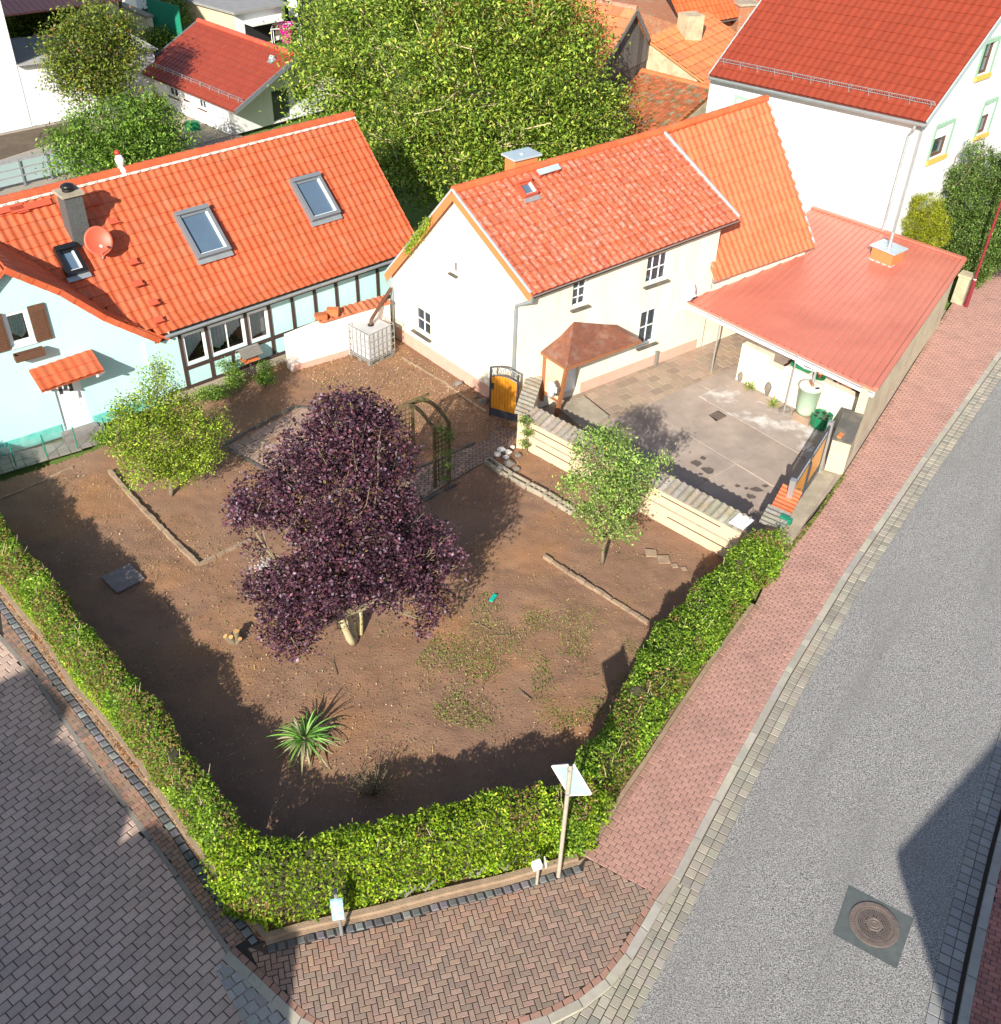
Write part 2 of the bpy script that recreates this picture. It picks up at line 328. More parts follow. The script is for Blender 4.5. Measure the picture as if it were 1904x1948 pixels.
def wbox(mb, wl, s0, s1, h0, h1, o0, o1, col=None):
    P = [wl.P(s0, h0, o0), wl.P(s1, h0, o0), wl.P(s1, h0, o1), wl.P(s0, h0, o1), wl.P(s0, h1, o0), wl.P(s1, h1, o0), wl.P(s1, h1, o1), wl.P(s0, h1, o1)]
    mb.hexa(P, col)
def window(wl, s0, s1, h0, h1, parent, frame='white', nx=2, ny=2, fw=.06, rec=.12, sill=None, sw=.1, glass='glass', curtain=None, label=None, munt=.03, sillm='stone'):
    mb = MB(); o0, o1 = -rec, -rec+.05
    for a in ((s0, s1, h0, h0+fw), (s0, s1, h1-fw, h1), (s0, s0+fw, h0+fw, h1-fw), (s1-fw, s1, h0+fw, h1-fw)): wbox(mb, wl, *a, o0, o1)
    for i in range(1, nx): x = s0+(s1-s0)*i/nx; wbox(mb, wl, x-munt/2, x+munt/2, h0+fw, h1-fw, o0+.004, o1-.004)
    for i in range(1, ny): y = h0+(h1-h0)*i/ny; wbox(mb, wl, s0+fw, s1-fw, y-munt/2, y+munt/2, o0+.007, o1-.007)
    w = mb.build('window', frame, parent)
    if label: w['label'] = label
    g = MB(); g.add([wl.P(a, b, o0+.02) for a, b in ((s0+fw, h0+fw), (s1-fw, h0+fw), (s1-fw, h1-fw), (s0+fw, h1-fw))], [(0, 1, 2, 3)]); g.build('pane', 'cglass' if curtain else glass, w)
    if curtain:
        r = MB(); wbox(r, wl, s0-.2, s1+.2, h0-.2, h1+.2, -rec-.6, -rec-.55); r.build('room_back', 'dark', w)
        V = []; F = []; n = 60
        for i in range(n+1):
            t = i/n; x = s0+fw+(s1-s0-2*fw)*t; o = o0-.06+.02*sin(t*n*.9); hb = h0+(h1-h0)*curtain(t); V += [wl.P(x, hb, o), wl.P(x, h1-fw, o)]
        F = [(2*i, 2*i+2, 2*i+3, 2*i+1) for i in range(n)]; mesh_obj('curtain', np.array(V), F, 'curtain', w)
    if sill:
        b = MB(); wbox(b, wl, s0-.06, s1+.06, h0-.07, h0-.02, -rec+.01, sill); b.build('sill', sillm, w)
    return w
# ---------------- foliage ----------------
def leaf_mesh(name, P, size, pal, m='leaf', parent=None, up=.5, asp=.5, droop=0., jitc=.25, tone=None):
    P = np.asarray(P, float); n = len(P); s = size*rng.uniform(.65, 1.25, n)[:, None]
    d = rng.normal(size=(n, 3)); d[:, 2] = d[:, 2]*.6-droop; d /= np.linalg.norm(d, axis=1)[:, None]
    nn = rng.normal(size=(n, 3)); nn[:, 2] = np.abs(nn[:, 2])+up*2; sd = np.cross(d, nn); sd /= np.linalg.norm(sd, axis=1)[:, None]+1e-9
    nrm = np.cross(sd, d)
    a = P-d*s*.5; b = P+sd*s*asp*.5+nrm*s*.1; c = P+d*s*.5-nrm*s*.08; e = P-sd*s*asp*.5+nrm*s*.1
    V = np.stack([a, b, c, e], 1).reshape(-1, 3); pal_c = np.array([p[0] for p in pal]); w = np.array([p[1] for p in pal], float); w /= w.sum()
    col = pal_c[rng.choice(len(pal), n, p=w)]*(1+rng.uniform(-jitc, jitc, (n, 1)))*(1 if tone is None else tone[:, None])
    if parent is not None: V = V-np.array(root_loc(parent))
    me = bpy.data.meshes.new(name); me.vertices.add(4*n); me.vertices.foreach_set('co', V.ravel()); me.loops.add(4*n); me.loops.foreach_set('vertex_index', np.arange(4*n, dtype=np.int32))
    me.polygons.add(n); me.polygons.foreach_set('loop_start', np.arange(0, 4*n, 4, dtype=np.int32)); me.update(calc_edges=True)
    at = me.attributes.new('col', 'FLOAT_COLOR', 'FACE'); cc = np.ones((n, 4)); cc[:, :3] = np.clip(col, 0, 1); at.data.foreach_set('color', cc.ravel().astype(np.float32))
    me.materials.append(MT[m]); o = bpy.data.objects.new(name, me); C.link(o)
    if parent is not None: o.parent = parent
    return o
def tones(n, k, a=.42): return np.repeat(1+rng.uniform(-a, a, n), k)
def clumps(blobs, nclump, nleaf, spread, shell=.55):
    "leaf positions: clumps of leaves scattered through ellipsoids (x, y, z, rx, ry, rz)"
    B = np.array(blobs, float); vol = np.prod(B[:, 3:], axis=1)**(2/3); vol /= vol.sum(); idx = rng.choice(len(B), nclump, p=vol)
    d = rng.normal(size=(nclump, 3)); d /= np.linalg.norm(d, axis=1)[:, None]; r = rng.uniform(shell**3, 1., nclump)**(1/3)*rng.uniform(.82, 1.08, nclump)
    cc = B[idx, :3]+d*r[:, None]*B[idx, 3:]
    k = rng.poisson(nleaf, nclump)+2; clumps.tone = tones(nclump, k); P = np.repeat(cc, k, axis=0); out = np.repeat(d, k, axis=0)
    P = P+rng.normal(size=P.shape)*spread*np.array([1, 1, .7])+out*rng.uniform(0, spread, (len(P), 1)); return P, cc
def limb(mb, a, b, r0, r1, bend=.15, n=5, col=None):
    a = np.array(a, float); b = np.array(b, float); L = np.linalg.norm(b-a); off = rng.normal(size=3)*L*bend*.5; off[2] = -abs(off[2])*.3
    pts = [lerp(a, b, i/n)+off*sin(pi*i/n)+rng.normal(size=3)*L*.012*(0 < i < n) for i in range(n+1)]
    mb.tube(pts, [r0+(r1-r0)*i/n for i in range(n+1)], 7, col); return pts
# ---------------- paving ----------------
def clip_poly(poly, quad):
    out = [np.array(p[:2], float) for p in poly]; q = [np.array(p[:2], float) for p in quad]
    ar = sum(q[i][0]*q[(i+1) % len(q)][1]-q[(i+1) % len(q)][0]*q[i][1] for i in range(len(q)))
    if ar < 0: q = q[::-1]
    for i in range(len(q)):
        a, b = q[i], q[(i+1) % len(q)]; n = np.array([-(b-a)[1], (b-a)[0]]); res = []
        for j in range(len(out)):
            p, r = out[j], out[(j+1) % len(out)]; dp, dr = n@(p-a), n@(r-a)
            if dp >= 0: res.append(p)
            if (dp >= 0) != (dr >= 0): res.append(p+(r-p)*(dp/(dp-dr)))
        out = res
        if len(out) < 3: return []
    return out
def inpoly(p, poly):
    x, y = p[0], p[1]; c = False; n = len(poly)
    for i in range(n):
        x1, y1 = poly[i][0], poly[i][1]; x2, y2 = poly[(i+1) % n][0], poly[(i+1) % n][1]
        if (y1 > y) != (y2 > y) and x < (x2-x1)*(y-y1)/(y2-y1)+x1: c = not c
    return c
def brick(mb, pts, z, h=.012, bev=.008, col=None, tilt=.003):
    n = len(pts); c = sum(pts)/n; top = []; tx, ty = random.uniform(-tilt, tilt)*4, random.uniform(-tilt, tilt)*4; dz = random.uniform(-tilt, tilt)
    for p in pts:
        d = c-p; l = np.hypot(*d)+1e-6; q = p+d*min(.4, bev*1.4/l); top.append((q[0], q[1], z+h+dz+(q-c)@np.array([tx, ty])))
    V = [(p[0], p[1], z) for p in pts]+top; mb.add(V, [tuple(range(n, 2*n))]+[(i, (i+1) % n, n+(i+1) % n, n+i) for i in range(n)], col)
def pave(name, m, zone, ang, bw, bh, pat='run', gap=.008, z=0., cols=((.3, .2, .17),), var=.12, h=.012, bev=.006, label=None, org=None, wob=0., parent=None, colf=None):
    "bw x bh pavers at the given angle, each clipped to the zone outline"
    Zp = np.array([p[:2] for p in zone]); c0 = Zp.mean(0) if org is None else np.array(org[:2]); ca, sa = cos(ang), sin(ang); R = np.array([[ca, sa], [-sa, ca]])
    L = (Zp-c0)@R.T; lo, hi = L.min(0), L.max(0); mb = MB(); rects = []
    if pat == 'run' or pat == 'grid':
        j0, j1 = math.floor(lo[1]/bh)-1, math.ceil(hi[1]/bh)+1; i0, i1 = math.floor(lo[0]/bw)-1, math.ceil(hi[0]/bw)+1
        for j in range(j0, j1):
            o = (bw/2 if (j % 2 and pat == 'run') else 0)
            for i in range(i0, i1): rects.append((i*bw+o, j*bh, bw, bh))
    else:
        w = bh; i0, i1 = math.floor(lo[0]/w)-2, math.ceil(hi[0]/w)+2; j0, j1 = math.floor(lo[1]/w)-2, math.ceil(hi[1]/w)+2
        for i in range(i0, i1):
            for j in range(j0, j1):
                k = (i-j) % 4
                if k == 0: rects.append((i*w, j*w, 2*w, w))
                elif k == 3: rects.append((i*w, j*w, w, 2*w))
    for x, y, a, b in rects:
        if x > hi[0] or y > hi[1] or x+a < lo[0] or y+b < lo[1]: continue
        g = gap/2; q = [np.array(t) for t in ((x+g, y+g), (x+a-g, y+g), (x+a-g, y+b-g), (x+g, y+b-g))]; q = [c0+t@R for t in q]
        if wob: q = [p+np.array([random.uniform(-wob, wob), random.uniform(-wob, wob)]) for p in q]
        ins = [inpoly(p, Zp) for p in q]
        if not all(ins):
            if not any(ins) and not any(inpoly(Zp[k], q) for k in range(len(Zp))) and not inpoly(sum(q)/4, Zp):
                if min(a, b) < .5: continue
            q = clip_poly(Zp, q)
            if len(q) < 3: continue
            ar = abs(sum(q[i][0]*q[(i+1) % len(q)][1]-q[(i+1) % len(q)][0]*q[i][1] for i in range(len(q))))/2
            if ar < .12*a*b: continue
        c = random.choice(cols)
        if colf: c = colf(sum(q)/len(q), c)
        brick(mb, q, z, h, bev, jit(c, var))
    return mb.build(name, m, parent)
def offset_line(pts, d):
    "offset a ground polyline to its left by d"
    P = [np.array(p[:2], float) for p in pts]; out = []
    for i in range(len(P)):
        t = P[min(i+1, len(P)-1)]-P[max(i-1, 0)]; t /= np.hypot(*t); out.append(P[i]+np.array([-t[1], t[0]])*d)
    return out
def resample(pts, step):
    P = [np.array(p[:2], float) for p in pts]; out = [P[0]]; acc = 0
    for a, b in zip(P[:-1], P[1:]):
        L = np.hypot(*(b-a)); n = max(1, int(L/step))
        for k in range(1, n+1): out.append(a+(b-a)*k/n)
    return out
def strip_row(mb, A, B, step, z, h=.012, bev=.006, gap=.01, cols=((.3, .3, .3),), var=.1, solid=0.):
    "a row of stones between two ground polylines A and B (resampled together)"
    A = [np.array(p[:2], float) for p in A]; B = [np.array(p[:2], float) for p in B]
    def cum(P): return np.r_[0, np.cumsum([np.hypot(*(b-a)) for a, b in zip(P[:-1], P[1:])])]
    ca, cb = cum(A), cum(B); L = (ca[-1]+cb[-1])/2; n = max(1, round(L/step)); A = np.array(A); B = np.array(B)
    fa = lambda t: np.array([np.interp(t*ca[-1], ca, A[:, 0]), np.interp(t*ca[-1], ca, A[:, 1])]); fb = lambda t: np.array([np.interp(t*cb[-1], cb, B[:, 0]), np.interp(t*cb[-1], cb, B[:, 1])])
    for i in range(n):
        g = gap/2/L; t0, t1 = i/n+g, (i+1)/n-g; q = [fa(t0), fa(t1), fb(t1), fb(t0)]
        q = [p+(sum(q)/4-p)*gap/2/max(.02, np.hypot(*(sum(q)/4-p))) for p in q]
        if solid: mb.prism([(p[0], p[1], z-solid) for p in q], solid, jit(random.choice(cols), var))
        brick(mb, q, z, h, bev, jit(random.choice(cols), var))
# ---------------- ground, streets, pavements ----------------
def struct(o): o['kind'] = 'structure'; return o
def V2(pts, z=0.): return [Z(a, b, z)[:2] for a, b in pts]
def ext(L, a=0., b=0.):
    L = [np.array(p, float) for p in L]
    if a: d = L[0]-L[1]; L = [L[0]+d/np.hypot(*d)*a]+L
    if b: d = L[-1]-L[-2]; L = L+[L[-1]+d/np.hypot(*d)*b]
    return L
def slab(name, pts, z, m, h=.3):
    mb = MB(); mb.prism([(p[0], p[1], z-h) for p in pts], h); return struct(mb.build(name, m))
mb = MB(); mb.add([(-400, -200, -.22), (400, -200, -.22), (400, 700, -.22), (-400, 700, -.22)], [(0, 1, 2, 3)]); struct(mb.build('ground', 'field'))
RZ = -.09
AL = ext(V2([(1200, 1948), (1245, 1870), (1330, 1700), (1430, 1500), (1535, 1300), (1650, 1100), (1780, 900), (1904, 720)], RZ), 0, 60)
AR = V2([(1758, 1948), (1790, 1800), (1840, 1600), (1904, 1385)], RZ)
u = AL[-1]-AL[-2]; u /= np.hypot(*u)
AR = AR+[AL[5]+np.array([u[1], -u[0]])*3.75, AL[7]+np.array([u[1], -u[0]])*3.7]; AR = ext(AR, 0, 60)
dl = AL[0]-AL[1]; dl /= np.hypot(*dl); dr = AR[0]-AR[1]; dr /= np.hypot(*dr)
ALx = [AL[0]+dl*22]+AL; ARx = [AR[0]+dr*22]+AR
slab('road', ALx+ARx[::-1], RZ, 'asphalt')
GW, KW = .38, .15
G1 = offset_line(AL, .19); G2 = offset_line(AL, .38); K1 = offset_line(AL, .39); K2 = offset_line(AL, .39+KW)
iS = 2        # index on AL where the corner radius starts (V y about 1700)
greyc = ((.35, .32, .265), (.3, .28, .235), (.38, .345, .28))
# corner kerb curve: outer (gutter side) and inner (pavement side)
cin = V2([(1256, 1697), (1228, 1744), (1194, 1806), (1150, 1862), (1103, 1899), (1050, 1927), (1000, 1945), (900, 1975), (800, 1990), (700, 1988), (620, 1965), (573, 1935), (528, 1893), (482, 1850), (436, 1808)])
cin = [K2[iS]]+cin; cout = offset_line(cin, .16); cout[0] = K1[iS]
mb = MB()
for a, b in ((AL[iS:], G1[iS:]), (G1[iS:], G2[iS:])): strip_row(mb, resample(a[:7], .5), resample(b[:7], .5), .2, RZ, h=.012, cols=greyc)
# setts that fill the wedge between the corner kerb and the road
wedge = [AL[iS]]+[AL[1], AL[0], AL[0]+dl*4]+[cout[12]+np.array([1.5, -4]), cout[12]+np.array([-.3, -.25])]+cout[12:0:-1]+[K1[iS]]
struct(mb.build('gutter', 'paver'))
slab('gutter_bed', AL+K2[::-1], RZ-.004, 'joint'); slab('gutter_bed', wedge, RZ-.006, 'joint')
struct(pave('gutter_setts', 'paver', wedge, math.atan2(*(AL[2]-AL[1])[::-1]), .2, .17, 'run', .012, RZ, greyc))
mb = MB(); strip_row(mb, resample(K1[iS:iS+7], .5), resample(K2[iS:iS+7], .5), 1., 0, h=.0, bev=.012, gap=.008, cols=((.42, .39, .32), (.38, .35, .3)), solid=.2)
strip_row(mb, cout[:16], cin[:16], .6, 0, h=.0, bev=.012, gap=.008, cols=((.42, .39, .32), (.38, .35, .3)), solid=.2)
struct(mb.build('kerb', 'kerb'))
# right-hand gutter, kerb, pavement
g1 = offset_line(ARx, -.2); g2 = offset_line(ARx, -.4); g3 = offset_line(ARx, -.47); k2 = offset_line(ARx, -.63); k3 = offset_line(ARx, -2.6)
mb = MB()
for a, b in ((ARx, g1), (g1, g2)): strip_row(mb, a[:5], b[:5], .2, RZ, cols=((.3, .3, .29), (.26, .26, .26)))
struct(mb.build('gutter', 'paver')); slab('gutter_bed', ARx+g3[::-1], RZ-.004, 'joint')
mb = MB(); strip_row(mb, g3[:5], k2[:5], 1., 0, h=0, bev=.012, cols=((.34, .33, .3),), solid=.2); struct(mb.build('kerb', 'kerb'))
slab('pavement_bed', k2+k3[::-1], -.012, 'joint')
struct(pave('pavement', 'paver', k2[1:5]+k3[1:5][::-1], math.atan2(*(AR[1]-AR[0])[::-1])+pi/2, .2, .1, 'run', .007, -.01, ((.36, .15, .12), (.4, .17, .14), (.32, .14, .12))))
# red pavement along the garden
PI_ = V2([(1114, 1630), (1146, 1585), (1188, 1514), (1240, 1438), (1296, 1350), (1352, 1266), (1435, 1153), (1487, 1045), (1545, 985), (1602, 907), (1700, 752), (1800, 593), (1868, 492)])
PIx = ext(PI_, 0, 30)
bnd = V2([(1114, 1630), (1252, 1702)])
PIz = ext(PI_, 0, 10); K2e = K2[-2]+u*10
zone = [PI_[0]]+PIz[1:]+[K2e, K2[-2]]+K2[iS+1:-2][::-1]+[K2[iS], bnd[1]]
slab('pavement_bed', [PI_[0]]+PIx[1:]+[K2[-1]]+K2[iS:-1][::-1]+[bnd[1]], -.012, 'joint')
pa = math.atan2(*(AL[4]-AL[3])[::-1])+pi/2
reds = ((.44, .25, .205), (.46, .26, .215), (.42, .235, .195), (.45, .255, .21))
struct(pave('pavement', 'paver', zone, pa-.03, .2, .1, 'run', .008, -.013, reds, var=.05))
mb = MB(); strip_row(mb, resample(PI_, .4), offset_line(resample(PI_, .4), -.12), .2, -.006, h=.018, gap=.012, cols=((.38, .22, .17), (.34, .2, .15)), var=.12); strip_row(mb, resample(offset_line(K2[iS:-1], -.0), .5), resample(offset_line(K2[iS:-1], .1), .5), .2, -.006, h=.014, gap=.01, cols=reds); struct(mb.build('pavement_edge', 'paver'))
# herringbone corner
wallf = V2([(505, 1790), (583, 1768), (733, 1734), (845, 1704), (957, 1678), (1100, 1637), (1114, 1630)])
cobO = offset_line(wallf[:6], -.24); cobI = offset_line(wallf[:6], -.08)
edge_r = offset_line(cin, .0)[:16]; course = offset_line(cin, -.11)[:16]
herr = cobO+[bnd[0]+np.array([0, -.02]), bnd[1]]+course[2:15]+V2([(470, 1800)])
slab('pavement_bed', [wallf[0]]+wallf[1:]+[K2[iS]]+cin[1:16]+V2([(445, 1800), (480, 1780)]), -.0125, 'joint')
hcol = ((.29, .205, .16), (.33, .225, .175), (.26, .19, .155), (.31, .22, .17))
def hc(p, c):
    d = min(np.hypot(*(p-q)) for q in cobO); k = max(0, 1-d/.9); return tuple(lerp(c, (.42, .22, .14), k*.7*random.random()))
struct(pave('pavement', 'paver_worn', herr, math.atan2(*(wallf[4]-wallf[1])[::-1]), .2, .1, 'herr', .013, -.014, hcol, var=.12, colf=hc))
mb = MB(); strip_row(mb, edge_r, course, .2, -.01, cols=((.36, .2, .15), (.33, .19, .14)))
struct(mb.build('pavement_edge', 'paver'))
mb = MB(); strip_row(mb, cobI, cobO, .17, -.012, h=.02, bev=.02, gap=.018, cols=((.12, .125, .13), (.16, .16, .165), (.09, .095, .1)), var=.25)
struct(mb.build('cobble_row', 'paver'))
slab('verge_dirt', wallf+cobI[::-1], -.002, 'coping', .1)
# left street
thin = ext(V2([(0, 1216), (54, 1277), (112, 1362), (190, 1475), (314, 1641), (438, 1822)]), 14, 0); thinI = offset_line(thin, .08)
cob = ext(V2([(7, 1158), (92, 1274), (150, 1349), (206, 1424), (269, 1498), (326, 1573), (374, 1648), (419, 1712), (464, 1764), (498, 1812)]), 14, 0)
cobA = offset_line(cob, -.085); cobB = offset_line(cob, .085)
cop = ext(V2([(0, 1124), (41, 1175), (82, 1220), (136, 1311), (187, 1364), (262, 1457), (337, 1570), (412, 1678), (472, 1753), (505, 1790)]), 14, 0)
left_edge = [thin[0]+np.array([-9, -6]), np.array([-16., -14.]), np.array([2., -16.])]
stz = thin[::-1]+left_edge+[cout[11]+np.array([1.2, -4]), cout[12]+np.array([-.25, -.25]), cout[13], cout[14], cout[15]]
slab('street_bed', stz, -.055, 'joint')
sa = math.atan2(*(thin[-1]-thin[-2])[::-1])+pi/2
svis = thin[::-1][:7]+V2([(-120, 1400), (-120, 2060), (500, 2060), (560, 2000)])+[cout[13], cout[14], cout[15]]
struct(pave('street', 'paver', svis, sa+.16, .27, .175, 'run', .013, -.052, ((.54, .4, .33), (.57, .42, .345), (.59, .435, .355), (.51, .38, .31)), var=.06, h=.014, bev=.012))
mb = MB(); strip_row(mb, thin, thinI, 1., -.05, h=.03, bev=.01, cols=((.24, .22, .19),), var=.06); struct(mb.build('kerb', 'kerb'))
slab('street_bed', thinI+cop[::-1], -.035, 'joint')
bz = thinI[1:]+cobA[::-1][:len(cobA)-1]
struct(pave('street_edge', 'paver_worn', bz, sa+.1, .2, .1, 'run', .008, -.03, ((.3, .19, .13), (.26, .18, .13), (.34, .2, .14), (.22, .165, .135)), var=.15, colf=None))
mb = MB(); strip_row(mb, cobA, cobB, .2, -.03, h=.025, bev=.03, gap=.02, cols=((.13, .14, .15), (.18, .185, .19), (.1, .11, .12)), var=.25); struct(mb.build('cobble_row', 'paver'))
slab('verge_dirt', cobB+cop[::-1], -.02, 'coping', .1)
gs = V2([(405, 1838), (440, 1826), (490, 1873), (540, 1916), (578, 1955), (560, 2000), (500, 2000), (455, 1935)])
struct(pave('gutter_setts', 'paver', gs, sa+.0, .2, .2, 'run', .014, -.034, ((.36, .35, .32), (.42, .4, .36), (.32, .31, .29)), var=.1, h=.014))
slab('verge_dirt', V2([(470, 1806), (508, 1788), (583, 1768), (583, 1795), (535, 1812), (505, 1824), (487, 1818)]), -.006, 'dirt', .06)
ground_bits('weeds', 260, V2([(475, 1800), (508, 1788), (575, 1780), (520, 1830)]), [((.14, .2, .03), 3), ((.3, .24, .1), 2)], .07, 'leaf', up=.5, seed=61, zr=(0, .08)) if False else None
# manhole with its asphalt patch
pq = V2([(1650.5-1, 1685), (1736, 1752.5), (1705, 1843), (1582.5, 1776)], RZ)
pq = V2([(1554.7+500*.1191, 1651.9+265*.1191), (1554.7+1540*.1191, 1651.9+800*.1191), (1554.7+1265*.1191, 1651.9+1605*.1191), (1554.7+240*.1191, 1651.9+1045*.1191)], RZ)
struct(slab('road_patch', pq, RZ+.004, 'patch', .05))
mc = Z(1554.7+905*.1191, 1651.9+900*.1191, RZ)
mo = thing('manhole_cover', 'round cast iron manhole cover set in a dark asphalt patch in the road', 'manhole', (mc[0], mc[1], RZ))
mb = MB(); mb.lathe((mc[0], mc[1], RZ), [(.435, .006), (.435, .022), (.42, .026), (.345, .024), (.34, .012)], 48)
ring = mb
mb = MB(); mb.lathe((mc[0], mc[1], RZ), [(.332, .006), (.332, .02), (.31, .022), (.31, .016), (.13, .016), (.125, .022), (.105, .022), (.1, .017), (.075, .017), (.07, .022), (.05, .022), (.045, .018), (0.001, .018)], 48)
sl_m = MB()
for k in range(48):
    t = 2*pi*k/48
    for r in (.165, .2, .235, .27):
        if r < .19 and k % 2: continue
        sl_m.box((mc[0]+cos(t)*r, mc[1]+sin(t)*r, RZ+.0165), (.022, .011+.05*(r-.16), .002), t)
ld = mb.build('lid', 'iron', mo); tag(sl_m.build('slot_pattern', 'pot_black', ld), kind='stuff')

for k in range(12):
    mb = MB(); t = 2*pi*(k//2)/6+(.16 if k % 2 else -.16)+.2; mb.lathe((mc[0]+cos(t)*.155, mc[1]+sin(t)*.155, RZ+.0165), [(.014, 0), (.014, .002)], 10); mb.build('vent_hole', 'black', mo)
mb = ring
for k in list(range(-7, 8))+list(range(17, 32)):
    t = 2*pi*k/48+.35; mb.box((mc[0]+cos(t)*.385, mc[1]+sin(t)*.385, RZ+.023), (.05, .02, .008), t)
mb.build('ring', 'iron', mo)
# ---------------- garden soil ----------------
def vnoise(x, y, s, seed=0):
    r = np.random.default_rng(seed); g = r.random((64, 64)); x = (x/s) % 63; y = (y/s) % 63; i = np.floor(x).astype(int); j = np.floor(y).astype(int); fx = x-i; fy = y-j
    fx = fx*fx*(3-2*fx); fy = fy*fy*(3-2*fy); return (g[i, j]*(1-fx)+g[i+1, j]*fx)*(1-fy)+(g[i, j+1]*(1-fx)+g[i+1, j+1]*fx)*fy
GP = V2([(-60, 1040), (0, 1118), (80, 1214), (262, 1450), (412, 1668), (508, 1778), (845, 1696), (1103, 1630), (1219, 1462), (1352, 1256), (1478, 1058), (1378, 1058), (1000, 800), (983, 793), (930, 760), (760, 645), (620, 640), (540, 690), (365, 755), (200, 850), (0, 915), (-60, 930)])
def grid_sheet(name, poly, step, m, z=0., amp=.03, attr=None):
    P = np.array(poly); x0, y0 = P.min(0); x1, y1 = P.max(0); nx = int((x1-x0)/step)+2; ny = int((y1-y0)/step)+2
    X, Y = np.meshgrid(x0+np.arange(nx)*step, y0+np.arange(ny)*step, indexing='ij')
    H = z+amp*(vnoise(X, Y, .9, 1)-.5)+amp*.6*(vnoise(X, Y, .3, 2)-.5)+amp*.5*(vnoise(X, Y, .14, 3)-.5)
    V = np.stack([X, Y, H], -1).reshape(-1, 3); F = []
    for i in range(nx-1):
        for j in range(ny-1):
            if inpoly((X[i, j]+step/2, Y[i, j]+step/2), poly): F.append((i*ny+j, (i+1)*ny+j, (i+1)*ny+j+1, i*ny+j+1))
    return mesh_obj(name, V, F, m, None, None, True)
struct(grid_sheet('garden_soil', GP, .09, 'soil', .0, .05)); slab('garden_subsoil', GP, -.06, 'soil', .1)
def garden_pts(n, poly=None, seed=5, dens=None):
    r = np.random.default_rng(seed); P = np.array(poly or GP); lo, hi = P.min(0), P.max(0); out = []
    while len(out) < n:
        q = lo+(hi-lo)*r.random(2)
        if inpoly(q, P) and (dens is None or r.random() < dens(q)): out.append(q)
    return np.array(out)
def ground_bits(name, n, poly, pal, size, m='soil_litter', dens=None, seed=3, zr=(.0, .03), asp=.5, up=3, kind='stuff'):
    q = garden_pts(n, poly, seed, dens); P = np.c_[q, rng.uniform(zr[0], zr[1], n)+.012]
    o = leaf_mesh(name, P, size, pal, m, None, up, asp); return tag(o, kind=kind)
dn = lambda s, seed, th: (lambda q: 1. if vnoise(np.array([q[0]+50]), np.array([q[1]+50]), s, seed)[0] > th else .12)
ground_bits('leaf_litter', 9000, None, [((.32, .2, .1), 3), ((.45, .33, .2), 1.5), ((.2, .12, .06), 3), ((.55, .5, .42), .25), ((.3, .26, .1), 1)], .05, dens=dn(1.7, 11, .5))
ground_bits('dry_grass', 9000, None, [((.3, .24, .09), 3), ((.42, .33, .16), 2), ((.2, .2, .06), 1.5)], .09, asp=.1, dens=dn(2.1, 12, .58), up=1.2, seed=8)
ground_bits('weeds', 1500, None, [((.12, .2, .03), 3), ((.2, .24, .05), 2)], .06, 'leaf', dens=dn(1.1, 13, .72), up=.8, seed=9, asp=.4)
wf = V2([(700, 1300), (1250, 1150), (1150, 1400), (800, 1480)])
gz = V2([(790, 1260), (860, 1160), (960, 1090), (1130, 1160), (1230, 1240), (1180, 1350), (1000, 1420), (830, 1370)])
ground_bits('dry_grass', 5000, gz, [((.34, .28, .1), 2), ((.45, .36, .18), 1), ((.22, .25, .05), 3), ((.16, .12, .05), 4), ((.14, .19, .03), 2)], .08, asp=.14, up=1., seed=18, zr=(0, .02), dens=lambda q: float(np.clip((vnoise(np.array([q[0]+50]), np.array([q[1]+50]), .7, 19)[0]-.45)*4, .03, 1))*float(np.clip((vnoise(np.array([q[0]+50]), np.array([q[1]+50]), 1.9, 20)[0]-.3)*3, .02, 1)))
ground_bits('weeds', 1600, gz, [((.14, .22, .03), 3), ((.22, .28, .06), 2)], .055, 'leaf', up=.8, seed=39, asp=.4, dens=lambda q: float(np.clip((vnoise(np.array([q[0]+50]), np.array([q[1]+50]), .6, 29)[0]-.55)*4, .01, 1)))
ground_bits('leaf_litter', 1500, cobB+cop[::-1], [((.35, .15, .06), 3), ((.5, .28, .12), 1.5), ((.2, .1, .05), 3)], .06, seed=48, zr=(0, .02))
for i, (px, py, a, l) in enumerate(((900, 1185, .2, .8), (935, 1200, 2.6, .5), (880, 1250, .9, .45), (930, 1140+70, .1, .5), (640, 1285, 1.9, .6), (880, 1120, .6, .4), (1185, 1180, 1.2, .45), (1010, 1330, 2.4, .35), (1115, 1290, .4, .3), (250, 1125, 1.2, .4), (420, 960, .3, .4), (735, 950, .8, .5))):
    q = Z(px, py, .03); mb = MB(); e = q+np.array([cos(a)*l, sin(a)*l, .01]); mb.tube([q, lerp(q, e, .5)+rng.normal(size=3)*.03, e], [.012, .009, .004], 5); mb.tube([lerp(q, e, .5), lerp(q, e, .5)+np.array([cos(a+.8)*l*.3, sin(a+.8)*l*.3, .03])], [.006, .002], 4); tag(mb.build('fallen_twig', 'bark'), 'fallen twig on the soil '+['nearest the turquoise plastic object', 'lying right of the first twig in the grassy patch', 'lying in the middle of the grassy patch', 'in front of the turquoise plastic object', 'between the yucca and the purple tree', 'under the right edge of the purple crown', 'beside the reddish edging stones', 'between the yucca and the sign shadow', 'at the right end of the grassy patch', 'touching the square slab', 'beside the path near the left edging', 'by the tiled terrace'][i], 'twig')
ground_bits('leaf_litter', 4500, V2([(560, 700), (760, 650), (930, 760), (1000, 820), (860, 830), (700, 800)]), [((.4, .24, .1), 3), ((.6, .45, .3), 1.2), ((.2, .12, .06), 3), ((.3, .28, .1), 1)], .055, seed=28)
